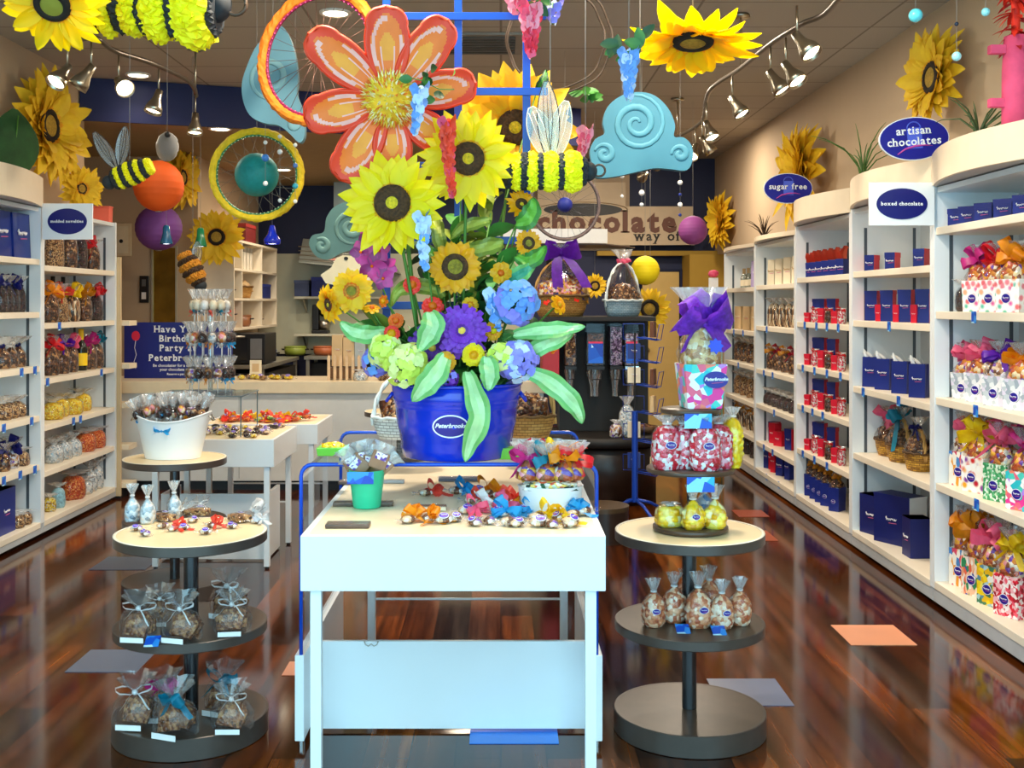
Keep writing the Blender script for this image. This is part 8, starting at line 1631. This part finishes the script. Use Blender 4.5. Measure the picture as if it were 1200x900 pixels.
# goods on the kiosk ring
place(kit('kbag1', k_bag(.13, .1, .3, C_SILV, .7, None, False, 4, .4)), 'foil_bag', 'tall silver wrapped bag at the kiosk edge beside the blue rack', 'bag of sweets', ((735 - PX) * 8.4 / F, 8.4, .531)); place(kit('kbag2', k_bag(.1, .09, .13, C_MIX, .7, None, False, 5, .4)), 'sweet_bag', 'small pale bag at the kiosk edge', 'bag of sweets', ((722 - PX) * 8.34 / F, 8.34, .531))
t = thing('wooden_bowl', 'brown bowl at the kiosk edge behind the blue rack post', 'bowl', ((757 - PX) * 8.5 / F, 8.58, .531)); b = MB(); lathe(b, [(.0, 0), (.05, .001), (.1, .06), (.095, .06), (.04, .012)], 20, cap=False); mpart('bowl_body', b, plain('bowl_brown', '#6a4a30', .5, var=.2), t); b = MB(); heap(b, .15, .15, .03, .04, 0, 2); mpart('contents', b, C_CHOC, t)
place(kit('kdrum', lambda: [('drum_body', cyl(MB(), .17, 0, .20, 28).mesh('drum_body', M_KW), -1), ('drum_top', cyl(MB(), .172, .2005, .23, 28).mesh('drum_top', plain('drum_top', '#4a3822', .4, var=.15)), -1)]), 'round_stool', 'low dark round plinth beside the acrylic bridge', 'plinth', ((706 - PX) * 7.2 / F, 7.2, 0))
# blue wire spinner
M_RACK = plain('rack_blue', '#0f3fa8', .35, .2, var=.05); RY_ = 7.8
RX = (744 - PX) * RY_ / F
t = thing('wire_spinner', 'blue wire spinner rack with small pockets beside the dark kiosk', 'display rack', (RX, RY_, 0))
b = MB(); cyl(b, .022, .14, .78, 14); mpart('post', b, M_RACK, t); b = MB(); cyl(b, .006, .7801, 1.33, 10); mpart('upper_rod', b, M_BLACK, t)
for a in (.3, 1.9, 3.5, 5.1): b = MB(); tube(b, [(0, 0, .16), (.12 * math.cos(a), .12 * math.sin(a), .13), (.34 * math.cos(a), .34 * math.sin(a), .012)], .012, 6); mpart('leg', b, M_RACK, t)
pk = 0
for z in (.36, .58, .78, .97, 1.14, 1.3):
    for a in (-.35, 1.5):
        M = Rz(a); b = MB(); w = .075
        tube(b, [M @ Vector(q) for q in ((.03, -w, z), (.17, -w, z - .02), (.17, w, z - .02), (.03, w, z))], .0028, 5); tube(b, [M @ Vector(q) for q in ((.17, -w, z - .02), (.19, -w, z + .09), (.19, w, z + .09), (.17, w, z - .02))], .0028, 5); tube(b, [M @ Vector(q) for q in ((.012, 0, z), (.17, 0, z - .02))], .004, 5); mpart('wire_pocket', b, M_RACK, t)
        if (pk % 3) != 2:
            q = Vector((RX, RY_, 0)) + M @ Vector((.13, 0, z + .0)); place(kit('pkt%d' % (pk % 4), k_carry(.09, .03, .11, [P_TAN, P_NAVY, plain('packet_brown', '#6a3a20', .5), P_KRAFT][pk % 4], None, .04, False)), 'sweet_packet', f"small {['tan', 'navy', 'brown', 'cream'][pk % 4]} packet in a pocket of the blue wire spinner", 'packet', q, a - PI / 2, f"{['tan', 'navy', 'brown', 'cream'][pk % 4]} packets in the blue spinner")
        pk += 1
t = thing('spinner_sign', 'white card holder with pink top on the tall glass stand before the farthest cabinet', 'sign', ((836 - PX) * 10.6 / F, 10.6, 1.45)); b = MB(); box(b, -.045, .045, -.004, .004, 0, .33); mpart('card', b, P_TISS, t); b = MB(); ball(b, (0, 0, .37), (.05, .03, .035), 12, 8, nz=.2); mpart('pink_top', b, RIB['pink'], t)
t = thing('glass_stand', 'narrow glass stand with small shelves before the farthest aisle cabinet', 'display stand', ((838 - PX) * 10.6 / F, 10.68, 0)); b = MB()
for x in (-.09, .08): c = MB(); tube(c, [(x, 0, 0), (x, 0, 1.44)], .008, 6); mpart('glass_upright', c, plain('glass_edge_green', '#8fc0a8', .2), t)
for i in range(6): c = MB(); box(c, -.085, .075, -.06, .06, .2 + i * .24, .212 + i * .24); mpart('stand_shelf', c, M_TIER, t)
for i in range(5): place(kit('gst%d' % (i % 2), k_bag(.11, .08, .16, C_CHOC if i % 2 else C_RED, .7, None, False, i)), 'sweet_bag', 'small bag on the narrow glass stand, ' + ORD[i] + ' shelf up', 'bag of sweets', ((838 - PX) * 10.6 / F, 10.68, .2125 + i * .24))
